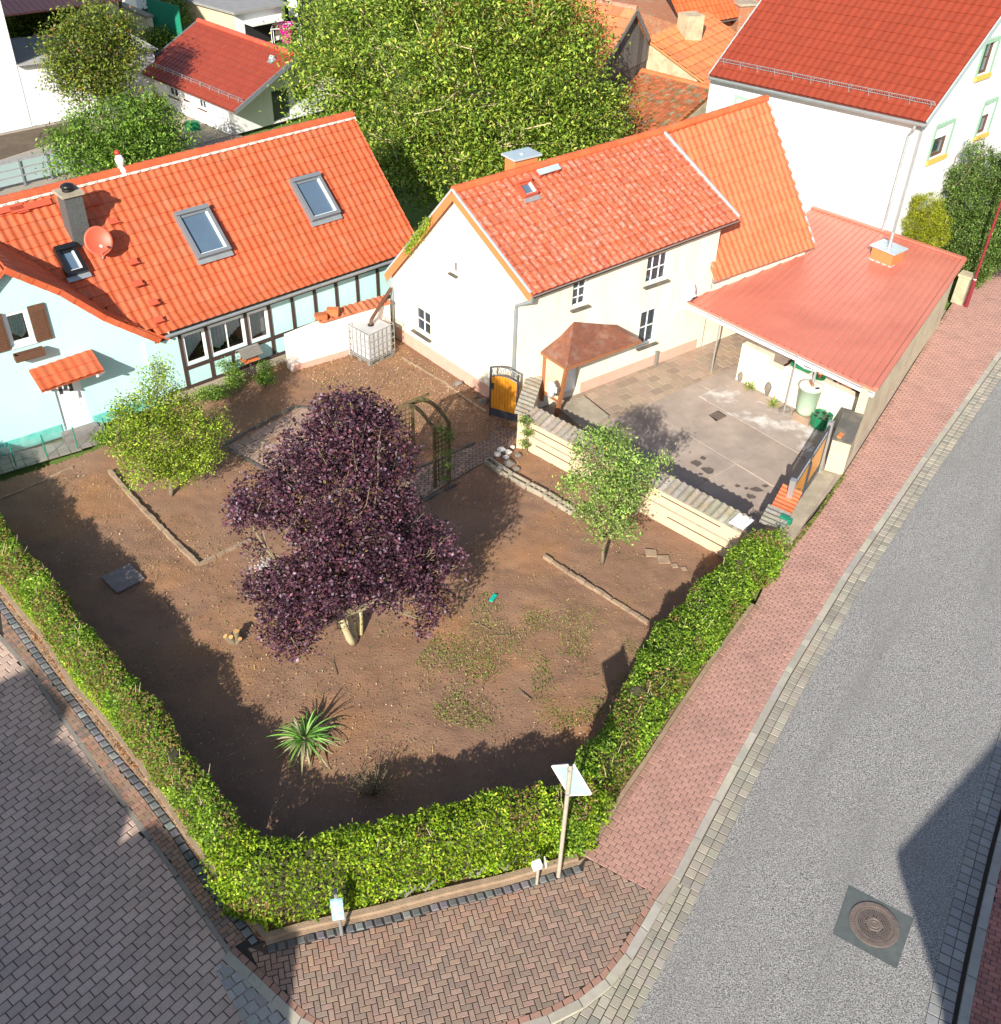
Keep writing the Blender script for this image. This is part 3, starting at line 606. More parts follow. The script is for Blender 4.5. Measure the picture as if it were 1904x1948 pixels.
# ---------------- courtyard ----------------
cy = V2([(985, 795), (1098, 749), (1322, 663), (1400, 628), (1545, 560), (1800, 590), (1602, 904), (1490, 1045), (1375, 1052)])
slab('yard', cy, .0, 'concrete', .2)
R1 = V2([(1080, 790), (1060, 770), (1100, 750), (1322, 664), (1400, 630), (1455, 640), (1425, 682), (1392, 700), (1160, 800), (1120, 830), (1040, 800)])
slc = ((.34, .26, .19), (.38, .29, .21), (.3, .23, .175), (.36, .27, .2))
struct(pave('yard_slabs', 'paver_worn', R1, radians(37.5), .42, .3, 'run', .016, .002, slc, var=.1, h=.012, wob=.008))
R2 = V2([(1120, 832), (1160, 802), (1300, 742), (1392, 702), (1450, 690), (1570, 790), (1560, 900), (1480, 1000), (1440, 1000), (1330, 930), (1200, 840), (1130, 850)])
struct(pave('yard_slabs', 'concrete', R2, radians(41), 2.35, 1.75, 'grid', .022, .002, ((.3, .25, .21),), var=.05, h=.01, bev=.01, org=Z(1311, 830)))
R3 = V2([(1361, 724), (1310, 750), (1420, 808), (1508, 862), (1550, 880), (1590, 840), (1570, 800), (1500, 790)])
struct(pave('yard_slabs', 'concrete_white', R3, radians(41), 1.6, 1.9, 'grid', .012, .016, ((.5, .5, .5),), var=.05, h=.008, org=Z(1420, 808)))
slab('yard_drain_bed', V2([(1348, 790), (1366, 782), (1382, 792), (1362, 802)]), .02, 'joint', .02)
dc = Z(1365, 792); dg = thing('drain_grate', 'small square rusty drain grate set in the courtyard concrete', 'drain', (dc[0], dc[1], .02))
mb = MB()
for k in range(9): mb.box((dc[0]+(-.16+.04*k)*cos(.7), dc[1]+(-.16+.04*k)*sin(.7), .022), (.015, .34, .012), .7)
for k in (-.17, .17): mb.box((dc[0]-k*sin(.7), dc[1]+k*cos(.7), .023), (.36, .02, .012), .7)
mb.build('grate_bars', 'iron', dg)
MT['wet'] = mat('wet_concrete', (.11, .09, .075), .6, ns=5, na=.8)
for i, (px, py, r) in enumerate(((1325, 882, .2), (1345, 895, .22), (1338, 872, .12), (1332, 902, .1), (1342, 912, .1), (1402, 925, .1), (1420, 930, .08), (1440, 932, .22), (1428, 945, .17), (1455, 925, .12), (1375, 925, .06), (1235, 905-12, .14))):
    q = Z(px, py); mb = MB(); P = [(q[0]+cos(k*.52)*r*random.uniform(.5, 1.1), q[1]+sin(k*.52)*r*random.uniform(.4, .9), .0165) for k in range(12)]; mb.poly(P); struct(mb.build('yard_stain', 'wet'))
# threshold slab in front of the drive gate
th = V2([(1487, 1025), (1500, 1043), (1590, 905), (1560, 897), (1500, 980)])
slab('gate_threshold', th, .05, 'concrete_old', .15)
ground_bits('weeds', 700, offset_line(V2([(1495, 1048), (1545, 985), (1600, 905)]), -.02)+offset_line(V2([(1495, 1048), (1545, 985), (1600, 905)]), -.12)[::-1], [((.12, .2, .02), 3), ((.3, .28, .08), 1)], .06, 'leaf', up=.6, seed=41, zr=(0, .05))
# yards behind the houses
slab('yard', V2([(-60, 400), (-60, 250), (156, 222), (310, 195), (470, 262), (520, 285), (350, 330), (130, 345)]), -.02, 'gravel', .2)
slab('yard_dirt', V2([(-60, 318), (-60, 262), (0, 258), (156, 226), (158, 252), (0, 303)]), .0, 'dirt', .2)
slab('yard_asphalt', V2([(-60, 372), (-60, 312), (0, 305), (180, 262), (140, 300), (0, 352)]), -.005, 'asphalt', .2)
slab('yard_terrace', V2([(262, 262), (306, 200), (437, 258), (400, 268), (340, 285)]), .0, 'concrete_old', .2)
# ---------------- houses ----------------
def onplane(px, py, pl):
    p0, p1, p2 = [np.array(p, float) for p in pl]; n = np.cross(p1-p0, p2-p0); d = ray((px, py)); return CAMP+d*((n@(p0-CAMP))/(n@d))
def rect(wl, bl, br, tl, off=0.):
    a = wl.sh(*bl, off); b = wl.sh(*br, off); c = wl.sh(*tl, off); return a[0], b[0], (a[1]+b[1])/2, c[1]
class Slope:
    "frame on a roof plane: origin, unit along the eave, unit up the slope, normal"
    def __init__(s, e0, e1, r0):
        s.o = np.array(e0, float); s.u = np.array(e1, float)-s.o; s.u /= np.linalg.norm(s.u); v = np.array(r0, float)-s.o; s.n = np.cross(s.u, v); s.n /= np.linalg.norm(s.n)
        if s.n[2] < 0: s.n = -s.n
        s.w = np.cross(s.n, s.u)
        if s.w[2] < 0: s.w = -s.w
    def uv(s, px, py, h=.1):
        o = s.o+s.n*h; d = ray((px, py)); X = CAMP+d*((s.n@(o-CAMP))/(s.n@d)); return np.array([(X-o)@s.u, (X-o)@s.w])
    def P(s, a, b, h=0.): return s.o+s.u*a+s.w*b+s.n*h
    def box(s, mb, a0, a1, b0, b1, h0, h1, col=None):
        mb.hexa([s.P(a0, b0, h0), s.P(a1, b0, h0), s.P(a1, b1, h0), s.P(a0, b1, h0), s.P(a0, b0, h1), s.P(a1, b0, h1), s.P(a1, b1, h1), s.P(a0, b1, h1)], col)
def skylight(sl, quad, parent, frame='greyframe', fw=.1, hh=.3, label=None, tilt=0., glassm='skyglass'):
    q = [sl.uv(*p, h=hh) for p in quad]; a0 = (q[0][0]+q[3][0])/2; a1 = (q[1][0]+q[2][0])/2; b1 = (q[0][1]+q[1][1])/2; b0 = (q[2][1]+q[3][1])/2
    mb = MB(); h0, h1 = .08, hh
    sl.box(mb, a0, a1, b0, b0+fw, h0, h1); sl.box(mb, a0, a1, b1-fw*1.3, b1, h0, h1+.04); sl.box(mb, a0, a0+fw, b0+fw, b1-fw*1.3, h0, h1-.003); sl.box(mb, a1-fw, a1, b0+fw, b1-fw*1.3, h0, h1-.003)
    sl.box(mb, a0+fw, a1-fw, b1-fw*2, b1-fw*1.3, h0, h1-.05)
    w = mb.build('roof_window', frame, parent)
    if label: w['label'] = label
    g = MB(); g.add([sl.P(a, b, h1-.09) for a, b in ((a0+fw, b0+fw), (a1-fw, b0+fw), (a1-fw, b1-fw), (a0+fw, b1-fw))], [(0, 1, 2, 3)]); g.build('pane', glassm, w)
    g = MB(); sl.box(g, a1-fw-.05, a1-fw, b0+fw, b1-fw*2, h1-.088, h1-.03); sl.box(g, a0+fw, a1-fw-.05, b0+fw, b0+fw+.03, h1-.088, h1-.04); g.build('sash', 'white_paint', w)
    f = MB(); sl.box(f, a0-.04, a1+.04, b0-.14, b0, .11, .15); f.build('flashing', 'zinc', w); return w
TCOL = (.54, .108, .042)
def gutter(p0, p1, parent, m='zinc', r=.065):
    p0 = np.array(p0, float); p1 = np.array(p1, float); d = (p1-p0)/np.linalg.norm(p1-p0); sd = np.cross(d, [0, 0, 1.]); sd /= np.linalg.norm(sd); V = []; F = []; n = 8
    for t in (p0, p1):
        for k in range(n+1): a = pi+pi*k/n; V.append(t+sd*r*cos(a)+np.array([0, 0, r*sin(a)]))
        for k in range(n+1): a = 2*pi-pi*k/n; V.append(t+sd*(r-.008)*cos(a)+np.array([0, 0, (r-.008)*sin(a)]))
    k = 2*(n+1); F = [(i, (i+1) % k, k+(i+1) % k, k+i) for i in range(k)]
    return mesh_obj('gutter', np.array(V), F, m, parent)
# ===== turquoise half-timbered house =====
t1, t2 = Z(365, 750), Z(540, 685); TW = Wall(t1, t2)
WF = Wall(Z(0, 868), Z(200, 803))
ez = .5*(TW.sh(316, 636, .3)[1]+TW.sh(757, 490, .3)[1])
s1 = (Z(780, 437, 2.75)[:2]-TW.A)@TW.u; s0 = TW.sh(316, 636, .3)[0]
PW_ = Wall(TW.A+TW.u*s1, TW.A+TW.u*s1-TW.n*5); R1 = PW_.X(670, 226)
RW = Wall(R1[:2]-TW.u*15, R1[:2]); R0p = RW.X(0, 395); rz = (R1[2]+R0p[2])/2
print('L eave z', ez, 'ridge', R1, R0p, 's0,s1', s0, s1, 'depth', -(R1[:2]-TW.A)@TW.n)
E1 = TW.P(s1, ez, .3); E0 = TW.P(s0-7, ez, .3); sl0 = s0-7
rd = (R1[:2]-TW.A)@TW.n; RL0 = z3(R1[:2]+TW.u*(sl0-s1), R0p[2]); RL1 = R1.copy()
fl = []
for p in ((780, 437), (754, 391), (709, 299)):
    X = PW_.X(*p); o = (X[:2]-TW.A)@TW.n; t = (.3-o)/(.3-rd); fl.append((t, X[2]-.13-(ez+(R1[2]-ez)*t))); print('flare', t, fl[-1])
lh = thing('half_timbered_house', 'long pale turquoise house with dark half-timbering, orange tiled roof and two large grey roof windows', 'house', z3(TW.P(0, 0)[:2]))
sagL = [(0, 0), (.12, min(-.0, fl[0][1])*.6), (.3, -.16), (.55, -.1), (1, 0)]
SL = Slope(E0, E1, RL0); vb, vt = SL.uv(306, 632, .1), SL.uv(0, 480, .1); SW0, SH0 = np.linalg.norm(E1-E0), np.linalg.norm(RL0-E0); print('valley', vb, vt, SW0, SH0)
def above_valley(u_, v_):
    a, b = u_*SW0, v_*SH0; return a > vb[0]-.1 or b > np.interp(a, [vt[0]-1.2, vt[0], vb[0]], [vt[1]+.9, vt[1], vb[1]])-.1
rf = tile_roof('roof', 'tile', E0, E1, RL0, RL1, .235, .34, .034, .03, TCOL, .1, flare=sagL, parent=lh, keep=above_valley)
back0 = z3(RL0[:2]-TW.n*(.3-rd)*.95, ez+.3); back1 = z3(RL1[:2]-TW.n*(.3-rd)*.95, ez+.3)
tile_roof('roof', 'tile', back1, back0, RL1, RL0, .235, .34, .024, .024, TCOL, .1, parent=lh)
ridge_tiles('ridge', 'tile', RL0+[0, 0, .13], RL1+[0, 0, .13], TCOL, .13, .33, lh)
mb = MB()
for k in range(150):
    p = lerp(RL0, RL1, (k+.5)/150)+np.array([*(TW.n*.16), .07]); mb.box((p[0], p[1], p[2]-.02), (.16, .05+.03*(k % 3 == 0), .05), math.atan2(TW.u[1], TW.u[0]), None)
mb.build('ridge_mortar', 'roof_ridge', lh)
cs0 = WF.sh(291.7, 648)[0]; wc = WF.P(cs0, 0)      # right corner of the wing
tsl = (wc[:2]-TW.A)@TW.u
wtop = 2.13
wins = [rect(TW, (355, 694), (396.7, 680.7), (343, 632)), rect(TW, (403.4, 679), (470, 657.4), (391.7, 619)), rect(TW, (476.7, 652.4), (513.4, 639), (465, 590.7))]
hb = np.mean([w[2] for w in wins]); ht = min(1.98, np.mean([w[3] for w in wins])); wins = [(w[0], w[1], hb, ht) for w in wins]; print('wins', wins)
wall_mesh('wall', 'turq', TW, [(tsl-.3, 0), (s1-.15, 0), (s1-.15, wtop), (tsl-.3, wtop)], wins, .12, lh)
mb = MB(); rl = [(0., 1.)]
sv = [TW.sh(a, b)[0] for a, b in ((340, 636), (385, 622), (463, 600), (507, 581), (554, 565), (597, 552), (638, 540))]; sv += [sv[-1]+(k+1)*(sv[-1]-sv[-2]) for k in range(2)]
rail = [TW.sh(353, 701)[1], TW.sh(522, 644)[1]]; hr = hb-.09; sill_h = .22
wbox(mb, TW, tsl, s1-.15, sill_h, sill_h+.1, .0, .03)
wbox(mb, TW, sv[0]-.05, s1-.15, hr-.06, hr+.06, .0, .026); wbox(mb, TW, tsl, s1-.15, wtop-.12, wtop, .0, .024)
def clearof(s): return any(w[0]-.02 < s < w[1]+.02 for w in wins)
sv2 = [wins[0][0]-.07, (wins[0][1]+wins[1][0])/2, (wins[1][1]+wins[2][0])/2, wins[2][1]+.07]+[s for s in sv if s > wins[2][1]+.3]
for s in sv2: wbox(mb, TW, s-.05, s+.05, sill_h+.1, wtop, .0, .034)
for s in ((wins[1][0]*.45+wins[1][1]*.55),): wbox(mb, TW, s-.04, s+.04, sill_h+.1, hr-.06, .0, .034)
mb.build('timber_frame', 'timber', lh)
mb = MB(); wbox(mb, TW, tsl, s1-.15, 0, sill_h-.01, .0, .12); mb.build('plinth', 'concrete_old', lh)
for i, w in enumerate(wins): window(TW, *w, lh, nx=2 if i == 1 else 1, ny=1, fw=.075, rec=.06, curtain=(lambda t, i=i: .12+.35*abs(t-.25)*2 if i == 1 else .1+.5*t*(1 if i == 0 else .15)))
gutter(TW.P(tsl+.2, ez-.02, .36), TW.P(s1, ez-.02, .36), lh)
# far gable
mb = MB(); ga = TW.P(s1-.2, 0); gb = z3(ga[:2]-TW.n*(.3-rd)*2*.93); gm = z3(R1[:2]-TW.u*.2, R1[2]-.02)
mb.poly([ga, gb, z3(gb, ez), gm, z3(ga, wtop)]); mb.build('wall', 'turq', lh)
mb = MB(); mb.poly([TW.P(tsl-8, 0, rd*2), z3(gb), z3(gb, ez), TW.P(tsl-8, ez, rd*2)]); mb.build('wall', 'turq', lh)
# wing
ap = WF.sh(10, 516, .15); ev = WF.sh(313, 645, .15); pr = [WF.sh(113, 557, .15), WF.sh(200, 607, .15)]; print('wing apex', ap, 'eave', ev, pr, 'corner', cs0)
outl = [(2*ap[0]-cs0, 0), (cs0, 0), (cs0, min(ev[1], 2.2)), (pr[1][0], pr[1][1]-.05), (pr[0][0], pr[0][1]-.05), (ap[0], ap[1]-.1)]+[(2*ap[0]-p[0], p[1]-.05) for p in pr]+[(2*ap[0]-cs0, min(ev[1], 2.2))]
ww = rect(WF, (21.7, 659), (66.7, 647.4), (1.7, 599)); dr = rect(WF, (124, 815.8), (171.7, 797.4), (107, 745)); dr = (dr[0], dr[1], .14, 2.05); print('wing win', ww, 'door', dr)
wall_mesh('wall', 'turq', WF, outl, [ww, dr], .14, lh)
mb = MB(); wbox(mb, WF, outl[0][0], dr[0]-.08, 0, .38, 0, .025); wbox(mb, WF, dr[1]+.08, cs0, 0, .32, 0, .025); mb.build('plinth', 'turq_dark', lh)
window(WF, *ww, lh, nx=1, ny=1, fw=.1, rec=.08, curtain=lambda t: .1+.4*abs(t-.6), sill=.05, sillm='white_paint')
for a in (ww[1]+.02, ww[0]-.02-.42):
    mb = MB(); wbox(mb, WF, a, a+.42, ww[2]-.05, ww[3]+.05, .02, .06)
    for k in range(12): y = ww[2]+.03+(ww[3]-ww[2]-.1)*k/12; wbox(mb, WF, a+.06, a+.36, y, y+.03, .06, .075)
    mb.build('shutter', 'brown', lh)
mb = MB()
for o0, o1 in ((.12, .14), (.3, .32)): wbox(mb, WF, ww[0]-.05, ww[1]+.1, ww[2]-.32, ww[2]-.14, o0, o1)
wbox(mb, WF, ww[0]-.05, ww[1]+.1, ww[2]-.33, ww[2]-.31, .12, .32)
for a in (ww[0]-.05, ww[1]+.08): wbox(mb, WF, a, a+.02, ww[2]-.31, ww[2]-.14, .14, .3)
o = mb.build('window_box', 'brown', None); tag(o, 'empty dark wooden window box under the shuttered window of the turquoise gable', 'window box')
mb = MB(); wbox(mb, WF, dr[0], dr[1], dr[2], dr[3], -.1, -.05); d = mb.build('door', 'white', lh)
mb = MB()
for k in range(3):
    a = dr[0]+.12+(dr[1]-dr[0]-.3)*k/3; wbox(mb, WF, a, a+.1, 1.25+.1*(k == 1), 1.85, -.052, -.045)
mb.build('pane', 'glass', d)
mb = MB(); wbox(mb, WF, dr[1]-.14, dr[1]-.11, 1.0, 1.2, -.05, .0); mb.build('handle', 'steel', d)
mb = MB(); wbox(mb, WF, dr[0]+.12, dr[1]-.15, .35, .62, -.05, -.035); wbox(mb, WF, dr[0]+.12, dr[1]-.15, .72, 1.1, -.05, -.035); mb.build('panel', 'white', d)
mb = MB(); wbox(mb, WF, dr[0]-.15, dr[1]+.12, 0, .13, -.05, .5); mb.build('doorstep', 'slab', lh)
cw = [WF.X(55, 707.4), WF.X(173.4, 667.4)]; cf = [WF.X(80, 747.4, .75), WF.X(198.4, 707.4, .75)]; print('canopy', cw, cf)
tile_roof('door_canopy', 'tile', cf[0], cf[1], cw[0], cw[1], .235, .34, .024, .022, TCOL, .1, parent=lh, thick=.06)
for q in (0, 1): mb = MB(); mb.beam(lerp(cf[0], cf[1], .12+.76*q)-[0, 0, .05], WF.P(*(WF.sh(*( (80, 747.4) if q == 0 else (198.4, 707.4)))[0:1]), cf[0][2]-.35, .02), .06, .06); mb.build('canopy_bracket', 'white_paint', lh)
# wing roof
bk = 5.5; wf0 = WF.P(ev[0]+.1, ev[1]-.05, .2); wf1 = WF.P(ev[0]+.1, ev[1]-.05, -bk); wr0 = WF.P(ap[0], ap[1], .2); wr1 = WF.P(ap[0], ap[1], -bk)
def fz(p): t = (ev[0]-p[0])/(ev[0]-ap[0]); return (t, p[1]-(ev[1]+(ap[1]-ev[1])*t))
fw_ = [(0, 0), (fz(pr[1])[0], fz(pr[1])[1]), (fz(pr[0])[0], fz(pr[0])[1]), (1, 0)]; print('wing flare', fw_)
tile_roof('roof', 'tile', wf1, wf0, wr1, wr0, .3, .34, .024, .024, TCOL, .1, flare=fw_, parent=lh, thick=.07)
m0 = WF.P(2*ap[0]-ev[0], ev[1]-.05, .2); m1 = WF.P(2*ap[0]-ev[0], ev[1]-.05, -bk)
tile_roof('roof', 'tile', m0, m1, wr0, wr1, .3, .34, .024, .024, TCOL, .1, flare=fw_, parent=lh, thick=.07)
mb = MB(); pts = [(cs0+.12, ev[1]-.02), pr[1], pr[0], ap]
for a, b in zip(pts[:-1], pts[1:]):
    n = max(1, int(np.hypot(*(np.array(b)-a))/.36))
    for k in range(n): A = lerp(a, b, k/n); B = lerp(a, b, (k+1.05)/n); mb.beam(WF.P(A[0], A[1]+.04, .19), WF.P(B[0], B[1]+.05, .19), .1, .17, col=jit(TCOL, .12))
mb.build('verge_tiles', 'tile', lh)
# chimney, roof windows, steps
X0 = onplane(158, 470, (E0+SL.n*.1, E1+SL.n*.1, RL0+SL.n*.1)); Wc = Wall(X0[:2], X0[:2]+TW.u); ctop = Wc.sh(146.7, 366)[1]; print('chimney', X0, ctop)
yaw = math.atan2(TW.u[1], TW.u[0]); cc = X0[:2]-TW.n*.26+TW.u*.05
mb = MB(); mb.box((cc[0], cc[1], X0[2]-.5), (.5, .5, ctop-X0[2]+.42), yaw); ch = mb.build('chimney', 'slate', lh)
mb = MB(); mb.box((cc[0], cc[1], ctop-.08), (.62, .62, .08), yaw); mb.build('chimney_slab', 'concrete_old', ch)
mb = MB(); mb.lathe((cc[0], cc[1], ctop), [(.16, 0), (.16, .05), (.13, .09), (.19, .1), (.17, .16), (.08, .2), (.001, .21)], 20); mb.build('cowl', 'black', ch, True)
skylight(SL, [(333.4, 403.4), (398.4, 386.8), (436.8, 473.4), (376.8, 491.8)], lh)
skylight(SL, [(553.6, 338.7), (609.7, 327.5), (647, 404), (593, 419)], lh)
skylight(SL, [(101.7, 469), (143.4, 460.7), (166.7, 514), (128.4, 524)], lh, frame='black', fw=.11, label='small black framed roof window', hh=.28)
for p in ((216, 423), (253, 500), (262, 541), (292, 577), (301, 610), (180, 387), (120, 384), (42, 402)):
    q = SL.uv(*p); st = MB(); SL.box(st, q[0]-.13, q[0]+.13, q[1]-.08, q[1]+.1, .12, .16); SL.box(st, q[0]-.14, q[0]+.14, q[1]-.1, q[1]-.07, .16, .23); st.build('roof_step', 'dish_red', lh)
for p in ((60, 398, 24), (6, 407, 16)):
    q = SL.uv(p[0], p[1]); st = MB()
    SL.box(st, q[0]-.55, q[0]+.55, q[1]-.05, q[1]+.13, .2, .23)
    for k in (-.4, .4): SL.box(st, q[0]+k-.06, q[0]+k+.06, q[1]-.05, q[1]+.02, .1, .2)
    st.build('roof_walkway', 'dish_red', lh)
# satellite dish on the roof
dX = onplane(196, 492, (E0+SL.n*.1, E1+SL.n*.1, RL0+SL.n*.1)); Wd = Wall(dX[:2], dX[:2]+TW.u)
def dish(name, label, c, r, aim, m, base):
    t = thing(name, label, 'satellite dish', base); c = np.array(c, float); a = np.array(aim, float); a /= np.linalg.norm(a); x = np.cross([0, 0, 1.], a); x /= np.linalg.norm(x); y = np.cross(a, x); V = []; F = []; n = 28; R = 6
    for s_ in (0, 1):
        for i in range(R+1):
            q = i/R
            for k in range(n): th_ = 2*pi*k/n; V.append(c+(x*cos(th_)+y*sin(th_)*1.08)*r*q+a*(r*.28*q*q-(.014 if s_ else 0)))
    for s_ in (0, 1):
        for i in range(R):
            for k in range(n): b = s_*(R+1)*n; F.append((b+i*n+k, b+i*n+(k+1) % n, b+(i+1)*n+(k+1) % n, b+(i+1)*n+k))
    for k in range(n): F.append((R*n+k, R*n+(k+1) % n, (2*R+1)*n+(k+1) % n, (2*R+1)*n+k))
    mesh_obj('reflector', np.array(V), F, m, t, None, True)
    mb = MB(); mb.tube([base, c-a*.08], .022, 8); mb.build('mast', 'steel', t)
    f = c+a*r*1.15-y*r*.5; mb = MB(); mb.tube([c-y*r*.98+a*r*.25, f], .012, 6); mb.build('feed_arm', 'steel', t)
    mb = MB(); mb.tube([f, f-a*.12+y*.03], [.035, .03], 10); mb.build('receiver', 'white', t); return t
dish('satellite_dish', 'round brick-red satellite dish beside the slate chimney on the turquoise house roof', Wd.X(187, 459), .37, (.45, -.85, .55), 'dish_red', dX)
# white bird figure on the ridge (plain generic shape)
oX = RW.X(231, 322); ot = thing('ridge_figure', 'small white and red bird-shaped figure standing on the ridge of the turquoise house', 'roof ornament', (oX[0], oX[1], oX[2]))
mb = MB(); mb.lathe(oX, [(.14, -.25), (.14, .0), (.09, .05), (.07, .12), (.12, .2), (.13, .3), (.06, .42), (.001, .45)], 14); mb.build('body', 'white', ot, True)
mb = MB(); mb.lathe((oX[0]-.02, oX[1]-.03, oX[2]+.4), [(.02, 0), (.08, .06), (.075, .12), (.001, .17)], 12); mb.build('head', 'redp', ot, True)
# ===== main white house =====
fa, fb = Z(1098, 749), Z(1322, 663); FW = Wall(fa, fb); g1 = Z(760, 645); g2 = Z(930, 758); c0 = isect(fa, fb, g1, g2)
FW = Wall(c0, FW.A+FW.u*6); GWl = Wall(c0, g1[:2]); u3 = z3(FW.u)
e0 = FW.X(1012, 558.4, .35); e1 = FW.X(1405, 414.3, .35); r0 = GWl.X(862, 362, .15); RWm = Wall(r0[:2], r0[:2]+FW.u*10); r1 = RWm.X(1258, 250); r2 = RWm.X(1458, 187)
print('M', e0, e1, 'ridge', r0, r1, r2, 's', FW.sh(1012, 558, .35), FW.sh(1405, 414, .35))
mh = thing('white_house', 'two-storey cream white house with weathered orange roof and rusty porch roof', 'house', z3(c0))
e0 = e0.copy(); se0 = (e0[:2]-c0)@FW.u; sr0 = (r0[:2]-c0)@FW.u; print('s e0/r0', se0, sr0)
dn_ = np.array([0, 0, -.12])
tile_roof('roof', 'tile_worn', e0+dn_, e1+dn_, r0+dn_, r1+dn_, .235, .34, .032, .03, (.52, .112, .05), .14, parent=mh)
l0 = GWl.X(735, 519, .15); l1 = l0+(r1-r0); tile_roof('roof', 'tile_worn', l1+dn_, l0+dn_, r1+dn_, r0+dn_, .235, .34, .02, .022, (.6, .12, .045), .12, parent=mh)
ridge_tiles('ridge', 'tile', r0, r1, (.6, .13, .05), .12, .36, mh)
SM = Slope(e0+dn_, e1+dn_, r0+dn_); hM = .5*(e0[2]+e1[2])
sR = FW.sh(1371, 437)[0]; gl = GWl.sh(748, 600)[0]
w1 = rect(FW, (1087, 591), (1116, 575), (1095, 536)); w2 = rect(FW, (1226, 547), (1268, 527), (1234, 490)); w3 = rect(FW, (1212, 663), (1245, 647), (1219, 595)); w1 = (w1[0], w1[1], w1[2]+.0, min(w1[3], 3.85)); print('M wins', w1, w2, w3)
dX0 = FW.sh(1063, 757)[0]; dX1 = FW.sh(1097, 740)[0]; mdoor = (dX0, dX1, .16, 2.1); print('mdoor', mdoor)
fh = [e0[2]+.04, e1[2]+.04]
wall_mesh('wall', 'cream', FW, [(0, 0), (sR, 0), (sR, fh[1]), (0, fh[0])], [w1, w2, w3, mdoor], .16, mh)
gw = rect(GWl, (819, 643), (789, 628), (819, 599)); print('gable win', gw); gw = (min(gw[:2]), max(gw[:2]), gw[2], gw[3])
gws = rect(GWl, (868, 522), (863, 520), (866, 499)); gws = (min(gws[:2])-.02, max(gws[:2])+.1, gws[2], gws[3])
ga_ = GWl.sh(862, 371); gout = [(0, 0), (gl, 0), (gl, l0[2]-.0), ((r0[:2]-c0)@GWl.u, r0[2]-.1), (0, fh[0])]
wall_mesh('wall', 'cream', GWl, gout, [gw, gws], .16, mh)
bk_ = z3(c0)+z3(GWl.u)*gl; mb = MB(); mb.poly([bk_, bk_+u3*sR, z3(bk_+u3*sR, l1[2]), z3(bk_, l0[2])]); mb.build('wall', 'cream', mh)
er = z3(c0)+u3*sR; mb = MB(); mb.poly([er, er+z3(GWl.u)*gl, z3(er+z3(GWl.u)*gl, l1[2]-.1), z3(r1-u3*.2, r1[2]-.2), z3(er, e1[2]-.05)]); mb.build('wall', 'cream', mh)
for w in (w1, w2, w3): window(FW, *w, mh, nx=2 if w is w1 else 3 if w is w2 else 2, ny=3 if w is w1 else 2, fw=.055, rec=.13, sill=.12, sillm='capdark', munt=.025)
window(GWl, *gw, mh, nx=2, ny=2, fw=.055, rec=.13, sill=.12, sillm='capdark', munt=.03); window(GWl, *gws, mh, nx=1, ny=1, fw=.03, rec=.13, sill=.1, sillm='capdark')
mb = MB(); wbox(mb, GWl, 0, gl, 0, .42, 0, .03); s3_ = FW.sh(1322, 663)[0]; wbox(mb, FW, mdoor[1]+.12, s3_, 0, .36, 0, .035); mb.build('plinth', 'pink', mh)
mb = MB(); wbox(mb, FW, w3[0]-.1, w3[1]+.12, w3[3]+.0, w3[3]+.03, 0, .02); wbox(mb, FW, w3[0]-.1, w3[0]-.05, w3[2], w3[3], 0, .012); mb.build('window_surround', 'white_wall', mh)
gutter(e0+np.array([0, 0, -.05])-u3*.0, e1+np.array([0, 0, -.05]), mh, r=.075)
mb = MB(); mb.beam(e0-z3(FW.n)*.1+[0, 0, -.16], e1-z3(FW.n)*.1+[0, 0, -.16], .03, .16); mb.beam(e0-z3(FW.n)*.22+[0, 0, -.1], e1-z3(FW.n)*.22+[0, 0, -.1], .26, .02); mb.build('eaves_board', 'brown', mh)
for q in (e0, l0): mb = MB(); mb.beam(r0+[0, 0, -.14]-u3*.03, q+[0, 0, -.16]-u3*.03, .03, .22); mb.build('verge_board', 'orangebrick', mh)
mb = MB(); mb.beam(r0+[0, 0, .03]-u3*.04, e0+[0, 0, .03]-u3*.04, .05, .05); mb.beam(r0+[0, 0, .03]-u3*.04, l0+[0, 0, .03]-u3*.04, .05, .05); mb.build('verge_flashing', 'zinc_light', mh); mb = MB(); mb.beam(r1+[0, 0, .06]+u3*.02, e1+[0, 0, .03]+u3*.02, .07, .06); mb.build('verge_flashing', 'zinc_light', mh)
dp = GWl.P(.12, 0, .06); dq = e0+[0, 0, -.1]+z3(GWl.n)*.0; mb = MB(); mb.tube([dq+[0, 0, 0], dq+[0, 0, -.14], z3(GWl.P(.12, 0, .1)[:2], dq[2]-.42), z3(GWl.P(.12, 0, .1)[:2], dq[2]-.6), GWl.P(.12, .1, .1)], .05, 10); mb.build('downpipe', 'zinc', mh)
dp = GWl.P(gl-.08, 0, .08); mb = MB(); mb.tube([l0+[0, 0, -.12], l0+[0, 0, -.25], z3(dp, l0[2]-.5), z3(dp, .15)], .045, 10); mb.build('downpipe', 'zinc', mh)
skylight(SM, [(983, 345), (1009, 341), (1027, 364), (1000, 373)], mh, frame='dish_red', fw=.05, hh=.28, label='small red framed roof hatch')
q = SM.uv(1042, 332); st = MB(); SM.box(st, q[0]-.38, q[0]+.38, q[1]-.05, q[1]+.14, .25, .28); st.build('roof_step', 'zinc_light', mh)
st = MB()
for k in (-.3, .3): SM.box(st, q[0]+k-.05, q[0]+k+.05, q[1]-.04, q[1]+.05, .1, .25)
st.build('step_bracket', 'dish_red', mh)
cX = RWm.X(1010, 308); cz = cX[2]; cc = cX[:2]-FW.n*.45; mb = MB(); mb.box((cc[0], cc[1], cz-1.2), (.8, .5, 1.25), math.atan2(FW.u[1], FW.u[0])); ch = mb.build('chimney', 'orangebrick', mh)
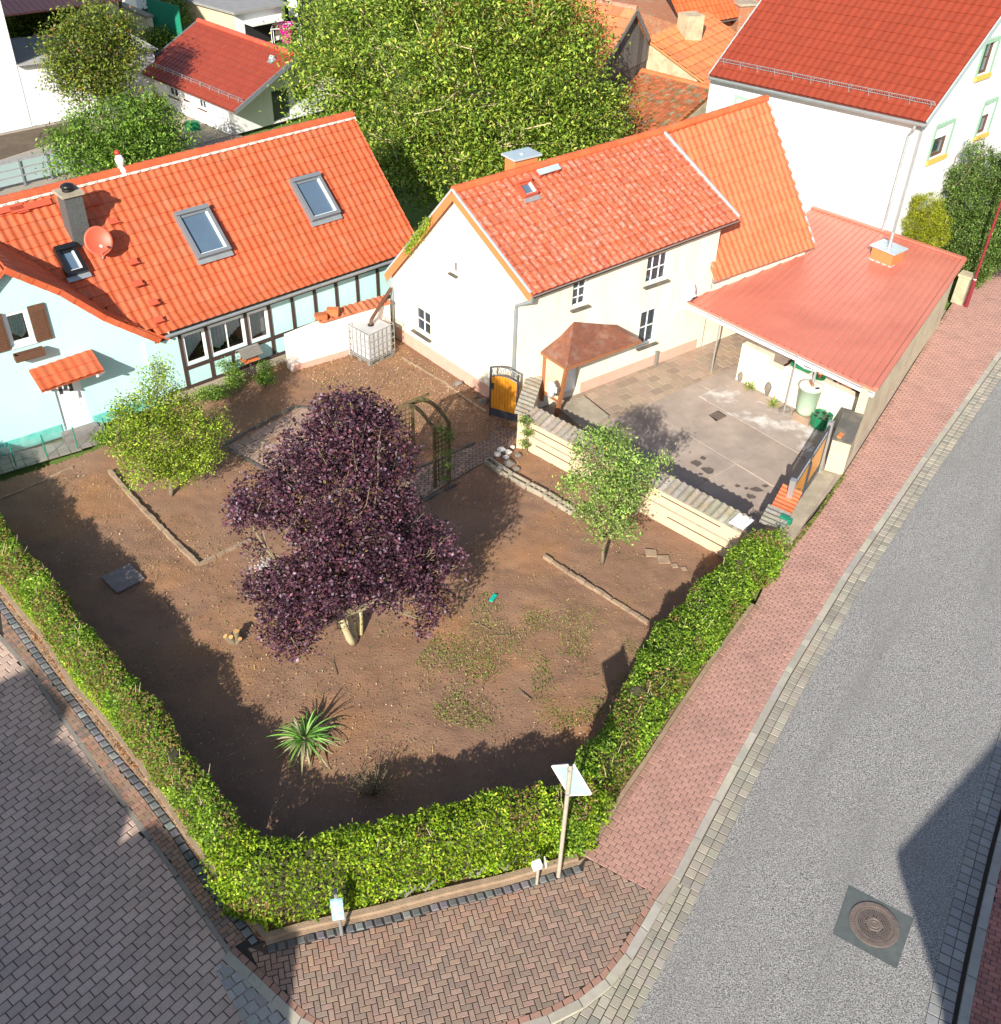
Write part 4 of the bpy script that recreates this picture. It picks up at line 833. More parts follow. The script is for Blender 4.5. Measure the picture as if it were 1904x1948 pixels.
mb = MB(); mb.box((cc[0], cc[1], cz+.05), (.98, .66, .05), math.atan2(FW.u[1], FW.u[0])); mb.lathe((cc[0], cc[1], cz+.1), [(.06, 0), (.06, .03), (.001, .03)], 10); mb.build('chimney_cap', 'zinc_light', ch)
# door and porch roof
mb = MB(); wbox(mb, FW, mdoor[0], mdoor[1], .16, 2.05, -.14, -.09); d = mb.build('door', 'white', mh)
mb = MB(); wbox(mb, FW, mdoor[0]+.16, mdoor[1]-.16, 1.3, 1.85, -.09, -.08); mb.build('pane', 'glass', d)
mb = MB()
for a, b in ((.3, .7), (.78, 1.18)): wbox(mb, FW, mdoor[0]+.14, mdoor[1]-.14, a, b, -.09, -.07)
mb.build('panel', 'white', d)
mb = MB(); wbox(mb, FW, mdoor[0]+.05, mdoor[0]+.09, 1.0, 1.16, -.09, -.03); mb.build('handle', 'steel', d)
# porch: wall line points and front corners
pw = [FW.X(*p, .02) for p in ((1032, 668), (1062, 616+20), (1095, 613), (1118, 612), (1155, 617), (1213, 643))]
# canopy outline: back edge on the wall (high in the middle), front edge lower
PO = .95
fl_, fr_ = FW.X(1099, 699, PO), FW.X(1211, 643, PO); hw = FW.sh(1031, 669)[1]; print('porch', fl_, fr_, hw)
hf = (fl_[2]+fr_[2])/2; sA = FW.sh(1030, 668, .02)[0]; sfl = (fl_[:2]-c0)@FW.u
q0 = FW.X(1030, 668, .02); hf = q0[2]; fl_ = FW.X(1083, 699, .0)
# front-left corner at height hf
P1 = Z(1083, 697, hf); o1 = (P1[:2]-c0)@FW.n; P2 = Z(1211, 642, hf); o2 = (P2[:2]-c0)@FW.n; print('porch front offs', o1, o2, hf, (P1[:2]-c0)@FW.u, (P2[:2]-c0)@FW.u, q0)
s_a = (q0[:2]-c0)@FW.u; s_b = (P2[:2]-c0)@FW.u; po = o1; s_1 = (P1[:2]-c0)@FW.u
tp = [FW.sh(1065, 640, .02), FW.sh(1092, 612, .02), FW.sh(1152, 617, .02)]; print('porch top', tp)
A0 = FW.P(s_a, hf, .02); A1 = FW.P(s_a+.05, hf, po); A2 = FW.P(s_b, hf, po); A3 = FW.P(s_b+.02, hf, .02); T0 = FW.P(tp[0][0], tp[0][1], .02); T1 = FW.P(tp[1][0], tp[1][1], .02); T2 = FW.P(tp[2][0], tp[2][1], .02)
mb = MB(); V = [A0, A1, A2, A3, T0, T1, T2]; mb.add(V, [(0, 1, 4), (1, 2, 6, 5), (1, 5, 4), (2, 3, 6)]); mb.add([v-np.array([0, 0, .07]) for v in (A0, A1, A2, A3)], [(0, 1, 2, 3)]); mb.add([A0, A1, A2, A3]+[v-np.array([0, 0, .07]) for v in (A0, A1, A2, A3)], [(0, 1, 5, 4), (1, 2, 6, 5), (2, 3, 7, 6)])
mb.build('porch_roof', 'rust', mh)
mb = MB(); mb.beam(A1-[0, 0, .05]+z3(FW.n)*.02, A2-[0, 0, .05]+z3(FW.n)*.02, .03, .08); mb.beam(A0-[0, 0, .05]-u3*.02, A1-[0, 0, .05]-u3*.02, .03, .08); mb.build('porch_fascia', 'redbrown', mh)
mb = MB(); pa_ = FW.P(s_a+.1, 0, .06); pb = FW.P(s_a+.12, 0, po-.08)
mb.beam(z3(pa_, .3), z3(pa_, hf-.08), .1, .1); mb.beam(z3(pb, hf-.08), FW.P(s_a+.16, .05, po*.62), .1, .1); mb.beam(FW.P(s_a+.1, .62, .08), FW.P(s_a+.15, .62, po*.75), .08, .08)
mb.build('porch_post', 'redbrown', mh); mb = MB(); mb.beam(FW.P(s_b-.5, hf-.05, po-.15), FW.P(s_b-.5, hf-.55, .03), .08, .08); mb.build('porch_bracket', 'redbrown', mh)
mb = MB(); mb.add([FW.P(s_a+.11, .66, .1), FW.P(s_a+.13, .66, po*.7), FW.P(s_a+.12, hf-.1, po-.14), FW.P(s_a+.11, hf-.1, .1)], [(0, 1, 2, 3)]); mb.build('side_panel', 'cream2', mh)
stp = [Z(1058, 772, .16), Z(1115, 826-8, .16), Z(1158, 790, .16), Z(1110, 752, .16)]; mb = MB(); mb.prism([(p[0], p[1], .0) for p in stp], .15); o = mb.build('doorstep', 'concrete_old', mh)
# annex with steeper roof
n0 = FW.X(1362, 530, .3); sA2 = (r2[:2]-c0)@FW.u; n1 = n0+u3*(sA2-(n0[:2]-c0)@FW.u); n0b = n0-u3*.0
an = thing('annex', 'annex with steep plain orange roof joined to the cream white house', 'building', z3(n0))
tile_roof('roof', 'tile', n0+dn_, n1+dn_, r1+dn_+[0, 0, -.06], r2+dn_, .235, .34, .034, .03, (.6, .16, .07), .1, parent=an)
nb0 = z3(l1[:2]); tile_roof('roof', 'tile', z3(l1[:2]+FW.u*(sA2-(r1[:2]-c0)@FW.u), l1[2])+dn_, l1+dn_, r2+dn_, r1+dn_, .235, .34, .034, .03, (.6, .16, .07), .1, parent=an)
ridge_tiles('ridge', 'tile', r1, r2, (.63, .14, .05), .12, .36, an)
print('annex n0', n0, n1, 'sA2', sA2)
mb = MB(); a = z3(c0)+u3*sR; mb.poly([a+z3(FW.n)*.02, z3(c0)+u3*sA2+z3(FW.n)*.02, z3(c0+FW.u*sA2+FW.n*.02, n0[2]), z3(a+z3(FW.n)*.02, n0[2])]); mb.build('wall', 'cream', an)
be = z3(c0)+u3*(sA2-.1); mb = MB(); mb.poly([be, be+z3(GWl.u)*gl, z3(be+z3(GWl.u)*gl, l1[2]-.1), z3(r2-u3*.1, r2[2]-.25), z3(be, n0[2])]); mb.build('wall', 'cream', an)
mb = MB(); mb.beam(r2+[0, 0, .03], n1+[0, 0, .03], .07, .06); mb.build('verge_flashing', 'zinc_light', an)
gutter(n0+np.array([0, 0, -.05])-u3*.1, n0+u3*.55+np.array([0, 0, -.05]), an, r=.075)
# ===== carport with red sheet metal roof =====
CWl = Wall(Z(1602, 904), Z(1800, 591)); c_br = Z(1665, 740, 2.15); c_tr = Z(1835, 493, 2.4); CWl = Wall(c_br[:2]+np.array([-.1, .05]), c_tr[:2]+np.array([-.1, .05])); c_bl = FW.X(1308, 571, .02); c_tl = onplane(1545, 395, (c_bl, c_br, c_tr)); print('C', c_bl, c_br, c_tr, c_tl)
cp = thing('carport', 'carport with pale red sheet metal roof on a stained street wall', 'carport', z3(c_br))
def metal_roof(name, m, e0, e1, r0, r1, pitch, parent, h=.035, thick=.08):
    e0, e1, r0, r1 = [np.array(p, float) for p in (e0, e1, r0, r1)]; n = round((np.linalg.norm(e1-e0)+np.linalg.norm(r1-r0))/2/pitch); nn = np.cross(e1-e0, r0-e0); nn /= np.linalg.norm(nn); nn = nn if nn[2] > 0 else -nn
    V = []; F = []; pf = [(0, 0), (.72, 0), (.78, h), (.94, h), (1, 0)]
    us = [((i+a)/n, b) for i in range(n) for a, b in pf[:-1]]+[(1, 0)]
    for u_, hh in us: V += [e0*(1-u_)+e1*u_+nn*(hh+thick), r0*(1-u_)+r1*u_+nn*(hh+thick)]
    F = [(2*i, 2*i+2, 2*i+3, 2*i+1) for i in range(len(us)-1)]; k = len(V); V += [e0+nn*.01, e1+nn*.01, r1+nn*.01, r0+nn*.01]; L = len(us)-1
    F += [(k, k+1, k+2, k+3)]; F += [(k+1, k+2, 2*L+1, 2*L), (k, k+3, 1, 0)]
    for i in range(L): pass
    V += [e0+nn*thick, e1+nn*thick, r1+nn*thick, r0+nn*thick]; F += [(k, k+1, k+5, k+4), (k+2, k+3, k+7, k+6)]
    return mesh_obj(name, np.array(V), F, m, parent)
dz = np.array([0, 0, -.1]); metal_roof('roof', 'metal_red', c_bl+dz, c_br+dz, c_tl+dz, c_tr+dz, .235, cp)
mb = MB(); mb.beam(c_tl+[0, 0, .02], c_tr+[0, 0, .02], .16, .05); mb.beam(c_br+[0, 0, .0], c_tr+[0, 0, .0], .14, .1); mb.build('edge_trim', 'metal_red', cp)
gutter(c_bl+[0, 0, -.1], c_br+[0, 0, -.1], cp, r=.07)
sb = 0.; st_ = CWl.L; hc0, hc1 = c_br[2]-.1, c_tr[2]-.1
CI = Wall(CWl.A, CWl.B)
mb = MB(); P = [CWl.P(sb, 0, 0), CWl.P(st_-.1, 0, 0), CWl.P(st_-.1, 0, -.25), CWl.P(sb, 0, -.25)]; mb.hexa(P+[z3(P[0], hc0), z3(P[1], hc1), z3(P[2], hc1), z3(P[3], hc0)]); mb.build('wall', 'roadwall', cp)
cbk = c_tl[:2]; mb = MB(); mb.poly([z3(c_tl), z3(CWl.P(st_-.1, 0, -.1)), z3(CWl.P(st_-.1, 0, -.1), hc1), z3(c_tl, c_tl[2]-.1)]); mb.build('wall', 'cream2', cp)
for t in (.2, .62):
    p = lerp(c_bl, c_br, t); mb = MB(); mb.tube([z3(p, .0), z3(p, p[2]-.05)], .025, 8); mb.build('post', 'steel', cp)
mb = MB(); mb.beam(c_bl+dz*1.2-[0, 0, .08], c_br+dz*1.2-[0, 0, .08], .08, .12); mb.build('beam', 'white_paint', cp)
SC = Slope(c_bl+dz, c_br+dz, c_tl+dz); kX = onplane(1687, 503, (c_bl, c_br, c_tr)); ky = math.atan2(*(c_br-c_bl)[:2][::-1])
Wk = Wall(kX[:2]-[.0, .0], kX[:2]+(c_br-c_bl)[:2]); kc = (kX[0]+.05, kX[1]+.35)
kb = onplane(1672, 508, (c_bl, c_br, c_tr)); mb = MB(); mb.box((kc[0], kc[1], kX[2]-.3), (.8, .62, .72), ky); ch = mb.build('chimney', 'orangebrick', cp)
mb = MB(); mb.box((kc[0], kc[1], kX[2]+.425), (.95, .78, .04), ky); mb.build('chimney_cap', 'zinc_light', ch)
mb = MB(); mb.tube([(kc[0], kc[1], kX[2]+.46), (kc[0], kc[1], kX[2]+.95)], .06, 12); mb.lathe((kc[0], kc[1], kX[2]+.466), [(.1, 0), (.065, .05), (.001, .05)], 12); mb.build('flue', 'steel', ch)
mb = MB(); mb.box((kc[0], kc[1], kX[2]-.32), (.86, .68, .32), ky); mb.build('chimney_flashing', 'zinc_light', ch)
dish('satellite_dish', 'white oval satellite dish on the cream house wall above the carport gutter', FW.X(1306, 552, .35), .3, (.6, -.75, .35), 'white', FW.X(1302, 556, .0))
# ===== big white house at the right =====
tpd = (c_tr-c_tl)[:2]; tpd /= np.hypot(*tpd); nb = np.array([-tpd[1], tpd[0]]); nb = nb if nb[1] > 0 else -nb
EA = c_tl[:2]+nb*.12; EWl = Wall(EA, EA+tpd*5); ea = EWl.X(1350, 145, .35); eb = EWl.X(1762, 235, .35); ec = EWl.sh(1752, 240)[0]; print('E', ea, eb, 'corner s', ec)
ehz = eb[2]
best = None
for th_ in np.linspace(20, 55, 141):
    d3 = np.array([*(-EWl.n*cos(radians(th_))), sin(radians(th_))]); X = eb+d3*4; v = X-CAMP; zc = v@fwd; px = CX+CF*(v@RR)/zc; py = CY-CF*(v@UU)/zc
    sl_ = (px-1762)/(235-py); e = abs(sl_-(1904-1762)/(235-35.))
    if best is None or e < best[0]: best = (e, th_)
print('E pitch', best); th_ = radians(min(best[1], 53)); d3 = np.array([*(-EWl.n*cos(th_)), sin(th_)])
eh = thing('tall_white_house', 'tall white house with dark red tiled roof and sage green window surrounds', 'house', z3(EWl.P(ec, 0)))
LR = 6.2
tile_roof('roof', 'tile_dark', ea-z3(EWl.u)*0, eb, ea+d3*LR, eb+d3*LR, .28, .36, .022, .022, (.25, .045, .022), .06, parent=eh, thick=.06)
bk1 = ea+d3*LR+np.array([*(-EWl.n*cos(th_)*LR), -sin(th_)*LR]); bk2 = bk1+(eb-ea)
tile_roof('roof', 'tile_dark', bk2, bk1, eb+d3*LR, ea+d3*LR, .28, .36, .022, .022, (.25, .045, .022), .06, parent=eh, thick=.06)
ridge_tiles('ridge', 'tile_dark', ea+d3*LR+[0, 0, .1], eb+d3*LR+[0, 0, .1], (.36, .05, .03), .13, .4, eh)
SE = Slope(ea, eb, ea+d3)
el = EWl.sh(1352, 150)[0]; D = 2*LR*cos(th_)-.7
wf_ = rect(EWl, (1392, 213), (1425, 220), (1398, 180)); wall_mesh('wall', 'white_wall', EWl, [(el, 0), (ec, 0), (ec, ehz+.1), (el, ea[2]+.1)], [], .15, eh)
ES = Wall(EWl.P(ec, 0), EWl.P(ec, 0, -D)); ES_s = lambda px, py: ES.sh(px, py)
def eswin(bl, br, tl): a = rect(ES, bl, br, tl); return (min(a[:2]), max(a[:2]), a[2], a[3])
ew = [eswin((1764, 308), (1796, 290), (1787, 243)), eswin((1854, 262), (1876, 249), (1866, 203)), eswin((1856, 148), (1880, 136), (1876, 84))]; print('E wins', ew, 'D', D)
ew = [w for w in ew if w[0] > 0]
wall_mesh('wall', 'white_wall', ES, [(0, 0), (D, 0), (D, ehz+.1), (D/2, ehz+.1+math.tan(th_)*(D/2)), (0, ehz+.1)], ew, .18, eh)
for w in ew:
    o = window(ES, *w, eh, frame='brown', nx=1, ny=2, fw=.07, rec=.15, sill=None); f = MB()
    wbox(f, ES, w[0]-.13, w[0], w[2], w[3]+.13, 0, .03); wbox(f, ES, w[1], w[1]+.13, w[2], w[3]+.13, 0, .03); wbox(f, ES, w[0], w[1], w[3], w[3]+.13, 0, .03)
    for k in range(8): y = w[2]+(w[3]-w[2])*k/8; wbox(f, ES, w[0]-.17, w[0]-.13, y, y+.09, 0, .025); wbox(f, ES, w[1]+.13, w[1]+.17, y, y+.09, 0, .025)
    for k in range(5): x = w[0]+(w[1]-w[0])*k/5; wbox(f, ES, x, x+.08, w[3]+.13, w[3]+.19, 0, .025)
    f.build('surround', 'sage', o); f = MB(); wbox(f, ES, w[0]-.12, w[1]+.12, w[2]-.14, w[2]-.005, 0, .09); f.build('sill', 'ochre', o)
    if w is not ew[-1]: f = MB(); wbox(f, ES, w[0]+.01, w[1]-.01, (w[2]*.4+w[3]*.6), w[3]-.01, -.11, -.08); f.build('roller_shutter', 'white', o)
o = MB(); wbox(o, EWl, *EWl.sh(1397, 190)[:1], EWl.sh(1455, 200)[0], EWl.sh(1420, 186)[1]-.9, EWl.sh(1420, 186)[1], 0, .03); w_ = o.build('window_surround', 'sage', eh)
o = MB(); wbox(o, EWl, EWl.sh(1397, 190)[0]+.14, EWl.sh(1455, 200)[0]-.14, EWl.sh(1420, 186)[1]-.88, EWl.sh(1420, 186)[1]-.13, .03, .04); o.build('shutter_panel', 'white', w_)
gutter(ea+z3(EWl.n)*.05+[0, 0, -.03], eb+z3(EWl.n)*.05+[0, 0, -.03], eh, r=.08)
mb = MB(); q = EWl.P(ec-.3, 0, .08); g_ = eb-z3(EWl.u)*.35; mb.tube([g_+[0, 0, -.08], g_+[0, 0, -.25], z3(q, ehz-.6), z3(q, .2)], .05, 10); mb.build('downpipe', 'zinc', eh)
mb = MB(); mb.beam(eb+[0, 0, .0]+z3(EWl.u)*.02, eb+d3*LR+z3(EWl.u)*.02, .04, .2); mb.build('verge_board', 'zinc_light', eh); mb = MB(); mb.beam(ea-z3(EWl.u)*.02, ea+d3*LR-z3(EWl.u)*.02, .04, .2); mb.build('verge_board', 'zinc_light', eh)
mb = MB(); a0, a1 = SE.uv(1372, 116)[0], SE.uv(1779, 203)[0]; b_ = (SE.uv(1372, 116)[1]+SE.uv(1779, 203)[1])/2
def snow_guard(SE, a0, a1, b_, parent, step=.09, m='steel'):
    mb = MB()
    for h in (.12, .3): mb.tube([SE.P(a0, b_, h), SE.P(a1, b_, h)], .012, 6)
    n = int((a1-a0)/step)
    for k in range(n+1): a = a0+(a1-a0)*k/n; mb.tube([SE.P(a, b_, .12), SE.P(a, b_, .3)], .007, 4)
    for k in range(int((a1-a0)/.75)+1): a = a0+.2+k*.75; mb.beam(SE.P(a, b_-.12, .07), SE.P(a, b_, .28), .03, .02); mb.beam(SE.P(a, b_+.15, .08), SE.P(a, b_, .1), .03, .02)
    return mb.build('snow_guard', m, parent)
snow_guard(SE, a0, a1, b_, eh)
# ---------------- off-frame neighbours that shade the street ----------------
def gable_house(name, label, prof, y0, depth, wallm='cream2', roofm='tile_dark'):
    t = thing(name, label, 'house', (prof[0][0], y0, 0)); mb = MB(); out = [(prof[0][0]+.3, y0, 0)]+[(x, y0, z) for x, z in prof]+[(prof[-1][0]-.3, y0, 0)]
    mb.extr(out, (0, -depth, 0)); mb.build('wall', wallm, t); mb = MB()
    for a, b in zip(prof[:-1], prof[1:]):
        if abs(b[0]-a[0]) > .5: mb.hexa([(a[0], y0+.0, a[1]), (b[0], y0+.0, b[1]), (b[0], y0-depth-.3, b[1]), (a[0], y0-depth-.3, a[1]), (a[0], y0+.0, a[1]+.02), (b[0], y0+.0, b[1]+.02), (b[0], y0-depth-.3, b[1]+.02), (a[0], y0-depth-.3, a[1]+.02)], (.35, .1, .05))
    mb.build('roof', roofm, t); return t
gable_house('corner_house', 'long gabled house across the street at the lower left, outside the picture edge', [(-24, 3.4), (-14.45, 9.1), (-12.97, 8.55), (-12.95, 8.0), (-12.7, 8.0), (-12.6, 8.05), (-10.3, 7.15), (-10.28, 6.72), (-10.1, 6.72), (-9.7, 7.0), (-6.05, 5.88), (-5.7, 5.3), (-5.45, 4.9)], -1, 7)
gable_house('opposite_house', 'gabled house across the road at the lower right, outside the picture edge', [(5.0, 6.3), (4.35, 6.7), (4.3, 6.9), (9.4, 10.7), (14.6, 6.9)], -1, 8)
# ---------------- garden wall with tile coping ----------------
GW1, GW2 = Z(1012, 862), Z(1360, 1052); GWD = Wall(GW1, GW2); sA_ = GWD.sh(1000, 800)[0]; gl0 = GWD.sh(1001, 850)[0]; gl1 = GWD.sh(1422, 1060)[0]
ht_ = .5*(GWD.sh(1003, 790)[1]+GWD.sh(1400, 1005)[1]); gl1 = GWD.sh(1410, 1008)[0]; print('gwall', gl0, gl1, GWD.sh(1003, 790), GWD.sh(1300, 945), GWD.sh(1400, 1005))
gwl = thing('garden_wall', 'peach rendered garden wall with grey tile coping between garden and courtyard', 'wall', z3(GWD.P(gl0, 0)))
WT = .3; mb = MB(); mb.hexa([GWD.P(gl0, 0), GWD.P(gl1, 0), GWD.P(gl1, 0, -WT), GWD.P(gl0, 0, -WT), GWD.P(gl0, ht_), GWD.P(gl1, ht_), GWD.P(gl1, ht_, -WT), GWD.P(gl0, ht_, -WT)]); mb.build('wall', 'cream2', gwl)
mb = MB(); wbox(mb, GWD, gl0+.2, gl1, ht_*.5, ht_*.5+.03, .0, .035); mb.build('ledge', 'concrete_old', gwl)
for a, b, h in ((.03, .3, .72), (.05, .24, .28), (.66, .92, .76), (.7, .98, .27), (.36, .55, .28)):
    mb = MB(); wbox(mb, GWD, gl0+(gl1-gl0)*a, gl0+(gl1-gl0)*b, ht_*h, ht_*h+.025, .0, .012); mb.build('groove', 'timber', gwl)
def coping_tiles(wl, s0, s1, h, w, parent, m='capdark', o0=.1, pitch=.2, drop=.1, col=(.2, .19, .17), name='coping'):
    n = max(1, round((s1-s0)/pitch)); V = []; F = []; cl = []; pr = 6
    for i in range(n*pr+1):
        s_ = s0+(s1-s0)*i/(n*pr); hh = .04*(.5+.5*cos(2*pi*(i % pr)/pr)); V += [wl.P(s_, h+hh-drop, o0), wl.P(s_, h+hh+.03, o0-w), wl.P(s_, h-.03-drop, o0), wl.P(s_, h-.03, o0-w)]
    for i in range(n*pr):
        a, b = 4*i, 4*i+4; c = jit(col, .04 if i % pr else .2) if i % pr == 0 or not cl else cl[-1]
        F += [(a, b, b+1, a+1), (a, b, b+2, a+2), (a+1, b+1, b+3, a+3)]; cl += [c]*3
    F += [(0, 1, 3, 2), (len(V)-4, len(V)-3, len(V)-1, len(V)-2)]; cl += [col]*2
    return mesh_obj(name, np.array(V), F, m, parent, cl)
gtile = mat('mossy_grey_tile', (1, 1, 1), .9, ns=10, na=.8, bump=.6, bs=30, attr=True, stain=(.24, .17, .06), sns=3, sfac=.6); MT['gtile'] = gtile
coping_tiles(GWD, gl0-.05, gl1+.02, ht_+.09, .5, gwl, 'gtile', .1, col=(.3, .27, .22))
mb = MB(); wbox(mb, GWD, gl1-.3, gl1+.1, ht_+.1, ht_+.13, -.36, .12); mb.build('end_cap', 'white_paint', gwl)
# return of the wall towards the house door
ra = GWD.P(gl0-.02, 0, -.02); rb = z3(FW.P(.75, 0, .05)); RWl = Wall(ra, rb)
mb = MB(); mb.hexa([RWl.P(0, 0), RWl.P(RWl.L, 0), RWl.P(RWl.L, 0, -.28), RWl.P(0, 0, -.28), RWl.P(0, ht_), RWl.P(RWl.L, ht_), RWl.P(RWl.L, ht_, -.28), RWl.P(0, ht_, -.28)]); mb.build('wall', 'cream2', gwl)
coping_tiles(RWl, 0, RWl.L, ht_+.09, .45, gwl, 'gtile', .08, col=(.3, .27, .22))
jb = Z(1048, 752, ht_+.1); jt = thing('jug', 'white cylindrical jug standing on the garden wall end beside the porch', 'jug', jb)
mb = MB(); mb.lathe(jb, [(.11, 0), (.115, .36), (.07, .4), (.07, .43), (.001, .44)], 18); mb.build('body', 'white', jt, True); mb = MB(); mb.box((jb[0]+.13, jb[1]-.02, jb[2]+.1), (.04, .03, .18)); mb.build('handle', 'white', jt)
# ---------------- garden gate ----------------
ga0, ga1 = Z(930.3, 790), Z(983.4, 805); GT = Wall(ga0, ga1); gh = .5*(GT.sh(933, 695.7)[1]+GT.sh(990, 714.8)[1]); L_ = GT.L; print('gate', L_, gh)
def ornament(mb, wl, s0, s1, h0, h1, o, n, r=.006):
    for k in range(n):
        a = s0+(s1-s0)*(k+.5)/n; w = (s1-s0)/n*.36
        for sg in (-1, 1): mb.tube([wl.P(a+sg*w*sin(t*pi), h0+(h1-h0)*t+.02*sin(t*9), o) for t in np.linspace(0, 1, 7)], r, 4)
        mb.tube([wl.P(a-w, (h0+h1)/2, o), wl.P(a+w, (h0+h1)/2, o)], r, 4)
gt = thing('garden_gate', 'narrow garden gate with varnished orange boards and arched dark ornamental top', 'gate', ga0)
mb = MB(); wbox(mb, GT, 0, .05, 0, gh, -.03, .03); wbox(mb, GT, L_-.05, L_, 0, gh-.02, -.03, .03); wbox(mb, GT, .05, L_-.05, .05, .3, -.018, .018)
arc = lambda t: gh+.12*sin(pi*t)
pts = [GT.P(L_*t, arc(t)-.02, 0) for t in np.linspace(0, 1, 9)]; mb.tube(pts, .025, 6); mb.tube([p-[0, 0, .3] for p in pts], .02, 6); mb.build('frame', 'anth', gt)
mb = MB(); n = 9
for k in range(n):
    a, b = .05+(L_-.1)*k/n, .05+(L_-.1)*(k+1)/n; t = (k+.5)/n; wbox(mb, GT, a+.004, b-.004, .3, arc(t)-.31, -.012, .014)
mb.build('board_panel', 'orange', gt); mb = MB(); ornament(mb, GT, .05, L_-.05, gh-.26, gh+.03, 0, 5, .007); mb.build('ornament', 'anth', gt)
mb = MB(); wbox(mb, GT, .05, .14, .95, 1.15, .018, .04); mb.tube([GT.P(.1, 1.05, .04), GT.P(.1, 1.05, .09), GT.P(.2, 1.05, .09)], .01, 6); mb.build('lock', 'anth', gt)
# ---------------- driveway gate, pillars, street wall ----------------
da, db = Z(1487, 1003), Z(1556, 897); DG = Wall(da, db); dh = DG.sh(1592, 790)[1]; print('drive gate', DG.L, dh, DG.sh(1495, 912))
dh = 1.62; dL = DG.L
dg = thing('driveway_gate', 'driveway gate of two orange board leaves with ornamental top between grey posts', 'gate', da)
mb = MB(); wbox(mb, DG, -.07, .07, 0, dh-.1, -.07, .07); wbox(mb, DG, dL-.08, dL+.06, 0, dh+.05, -.07, .07); wbox(mb, DG, -.08, .08, dh-.1, dh-.08, -.08, .08); mb.build('post', 'steel', dg)
top = lambda t: dh-.12-.0*t+.16*(1-cos(pi*t))*.5
for q0_, q1_ in ((.09, dL*.5-.01), (dL*.5+.01, dL-.1)):
    mb = MB(); f = lambda s_: dh-.28+.26*abs(s_/dL-.5)*1.2
    f = lambda s_: dh-.2+.16*(s_/dL)
    wbox(mb, DG, q0_, q0_+.05, .08, f(q0_), -.03, .03); wbox(mb, DG, q1_-.05, q1_, .08, f(q1_), -.03, .03); wbox(mb, DG, q0_+.05, q1_-.05, .08, .36, -.018, .018)
    pts = [DG.P(q0_+(q1_-q0_)*t, f(q0_+(q1_-q0_)*t), 0) for t in np.linspace(0, 1, 7)]; mb.tube(pts, .028, 6); mb.tube([p-[0, 0, .27] for p in pts], .02, 6); leaf_ = mb.build('gate_leaf', 'anth', dg)
    mb = MB(); n = int((q1_-q0_)/.1)
    for k in range(n):
        a, b = q0_+.05+(q1_-q0_-.1)*k/n, q0_+.05+(q1_-q0_-.1)*(k+1)/n; wbox(mb, DG, a+.003, b-.003, .36, f(a)-.28, -.012, .014)
    mb.build('board_panel', 'orange', leaf_); mb = MB(); ornament(mb, DG, q0_+.05, q1_-.05, f(q0_)-.25, f(q0_)-.02, 0, 8, .008); mb.build('ornament', 'steel', leaf_)
mb = MB(); wbox(mb, DG, dL*.5-.02, dL*.5+.02, .2, 1.15, .03, .06); wbox(mb, DG, dL*.5-.07, dL*.5+.05, .95, 1.2, .03, .05); mb.build('bolt', 'anth', dg)
pb0, pb1 = Z(1560, 897), Z(1602, 904); sw = thing('street_wall', 'stained street wall with blackened top running from the drive gate pillar to the carport', 'wall', z3(pb1))
SWL = Wall(CWl.P(CWl.sh(1602, 904)[0], 0), CWl.P(sb, 0)); wth = .5; hp = SWL.sh(1634, 808)[1]; hq = 1.75; print('street wall', SWL.L, hp)
SWL = Wall(Z(1602, 904), CWl.P(sb-.02, 0)); mb = MB(); l = SWL.L
mb.hexa([SWL.P(0, 0), SWL.P(l, 0), SWL.P(l, 0, -wth), SWL.P(0, 0, -wth), SWL.P(0, hp-.03), SWL.P(l, hp+.2), SWL.P(l, hp+.2, -wth), SWL.P(0, hp-.03, -wth)]); mb.build('wall', 'roadwall', sw)
mb = MB(); mb.hexa([SWL.P(-.02, hp-.028, .02), SWL.P(l, hp+.202, .02), SWL.P(l, hp+.202, -wth-.02), SWL.P(-.02, hp-.028, -wth-.02), SWL.P(-.02, hp+.02, .02), SWL.P(l, hp+.25, .02), SWL.P(l, hp+.25, -wth-.02), SWL.P(-.02, hp+.02, -wth-.02)]); mb.build('coping', 'capdark', sw)
mb = MB(); q = SWL.P(.16, hp, -.34); mb.box((q[0], q[1], hp+.021), (.22, .12, .07), .9); tag(mb.build('brick', 'orangebrick'), 'loose orange brick lying on top of the drive gate pillar', 'brick')
# low wall with orange and grey tiles left of the drive gate
la, lb = Z(1491, 1019), Z(1523.7, 937, .95)
LW = Wall(Z(1503, 977, .95), Z(1523.7, 937, .95)); LWs0 = (Z(1489.7, 991, .95)[:2]-LW.A)@LW.u; ll = LW.L
lw = thing('low_pillar_wall', 'short low wall capped with orange and grey tiles between hedge end and drive gate', 'wall', z3(LW.P(0, 0)))
mb = MB(); wbox(mb, LW, LWs0-.1, ll, 0, .9, -.42, -.05); mb.build('wall', 'cream2', lw)
coping_tiles(LW, .0, ll, .98, .52, lw, 'tile', .03, .17, .04, (.6, .15, .06)); coping_tiles(LW, LWs0-.35, -.01, .97, .6, lw, 'gtile', .03, .17, .04, (.24, .22, .2))
mx = Z(1496, 985, 1.0); mb = MB(); mb.box((mx[0], mx[1], .86), (.12, .3, .16), .9); o = mb.build('letter_box', 'greenmetal'); tag(o, 'small green metal box fixed at the end of the low tiled wall by the hedge', 'letter box')
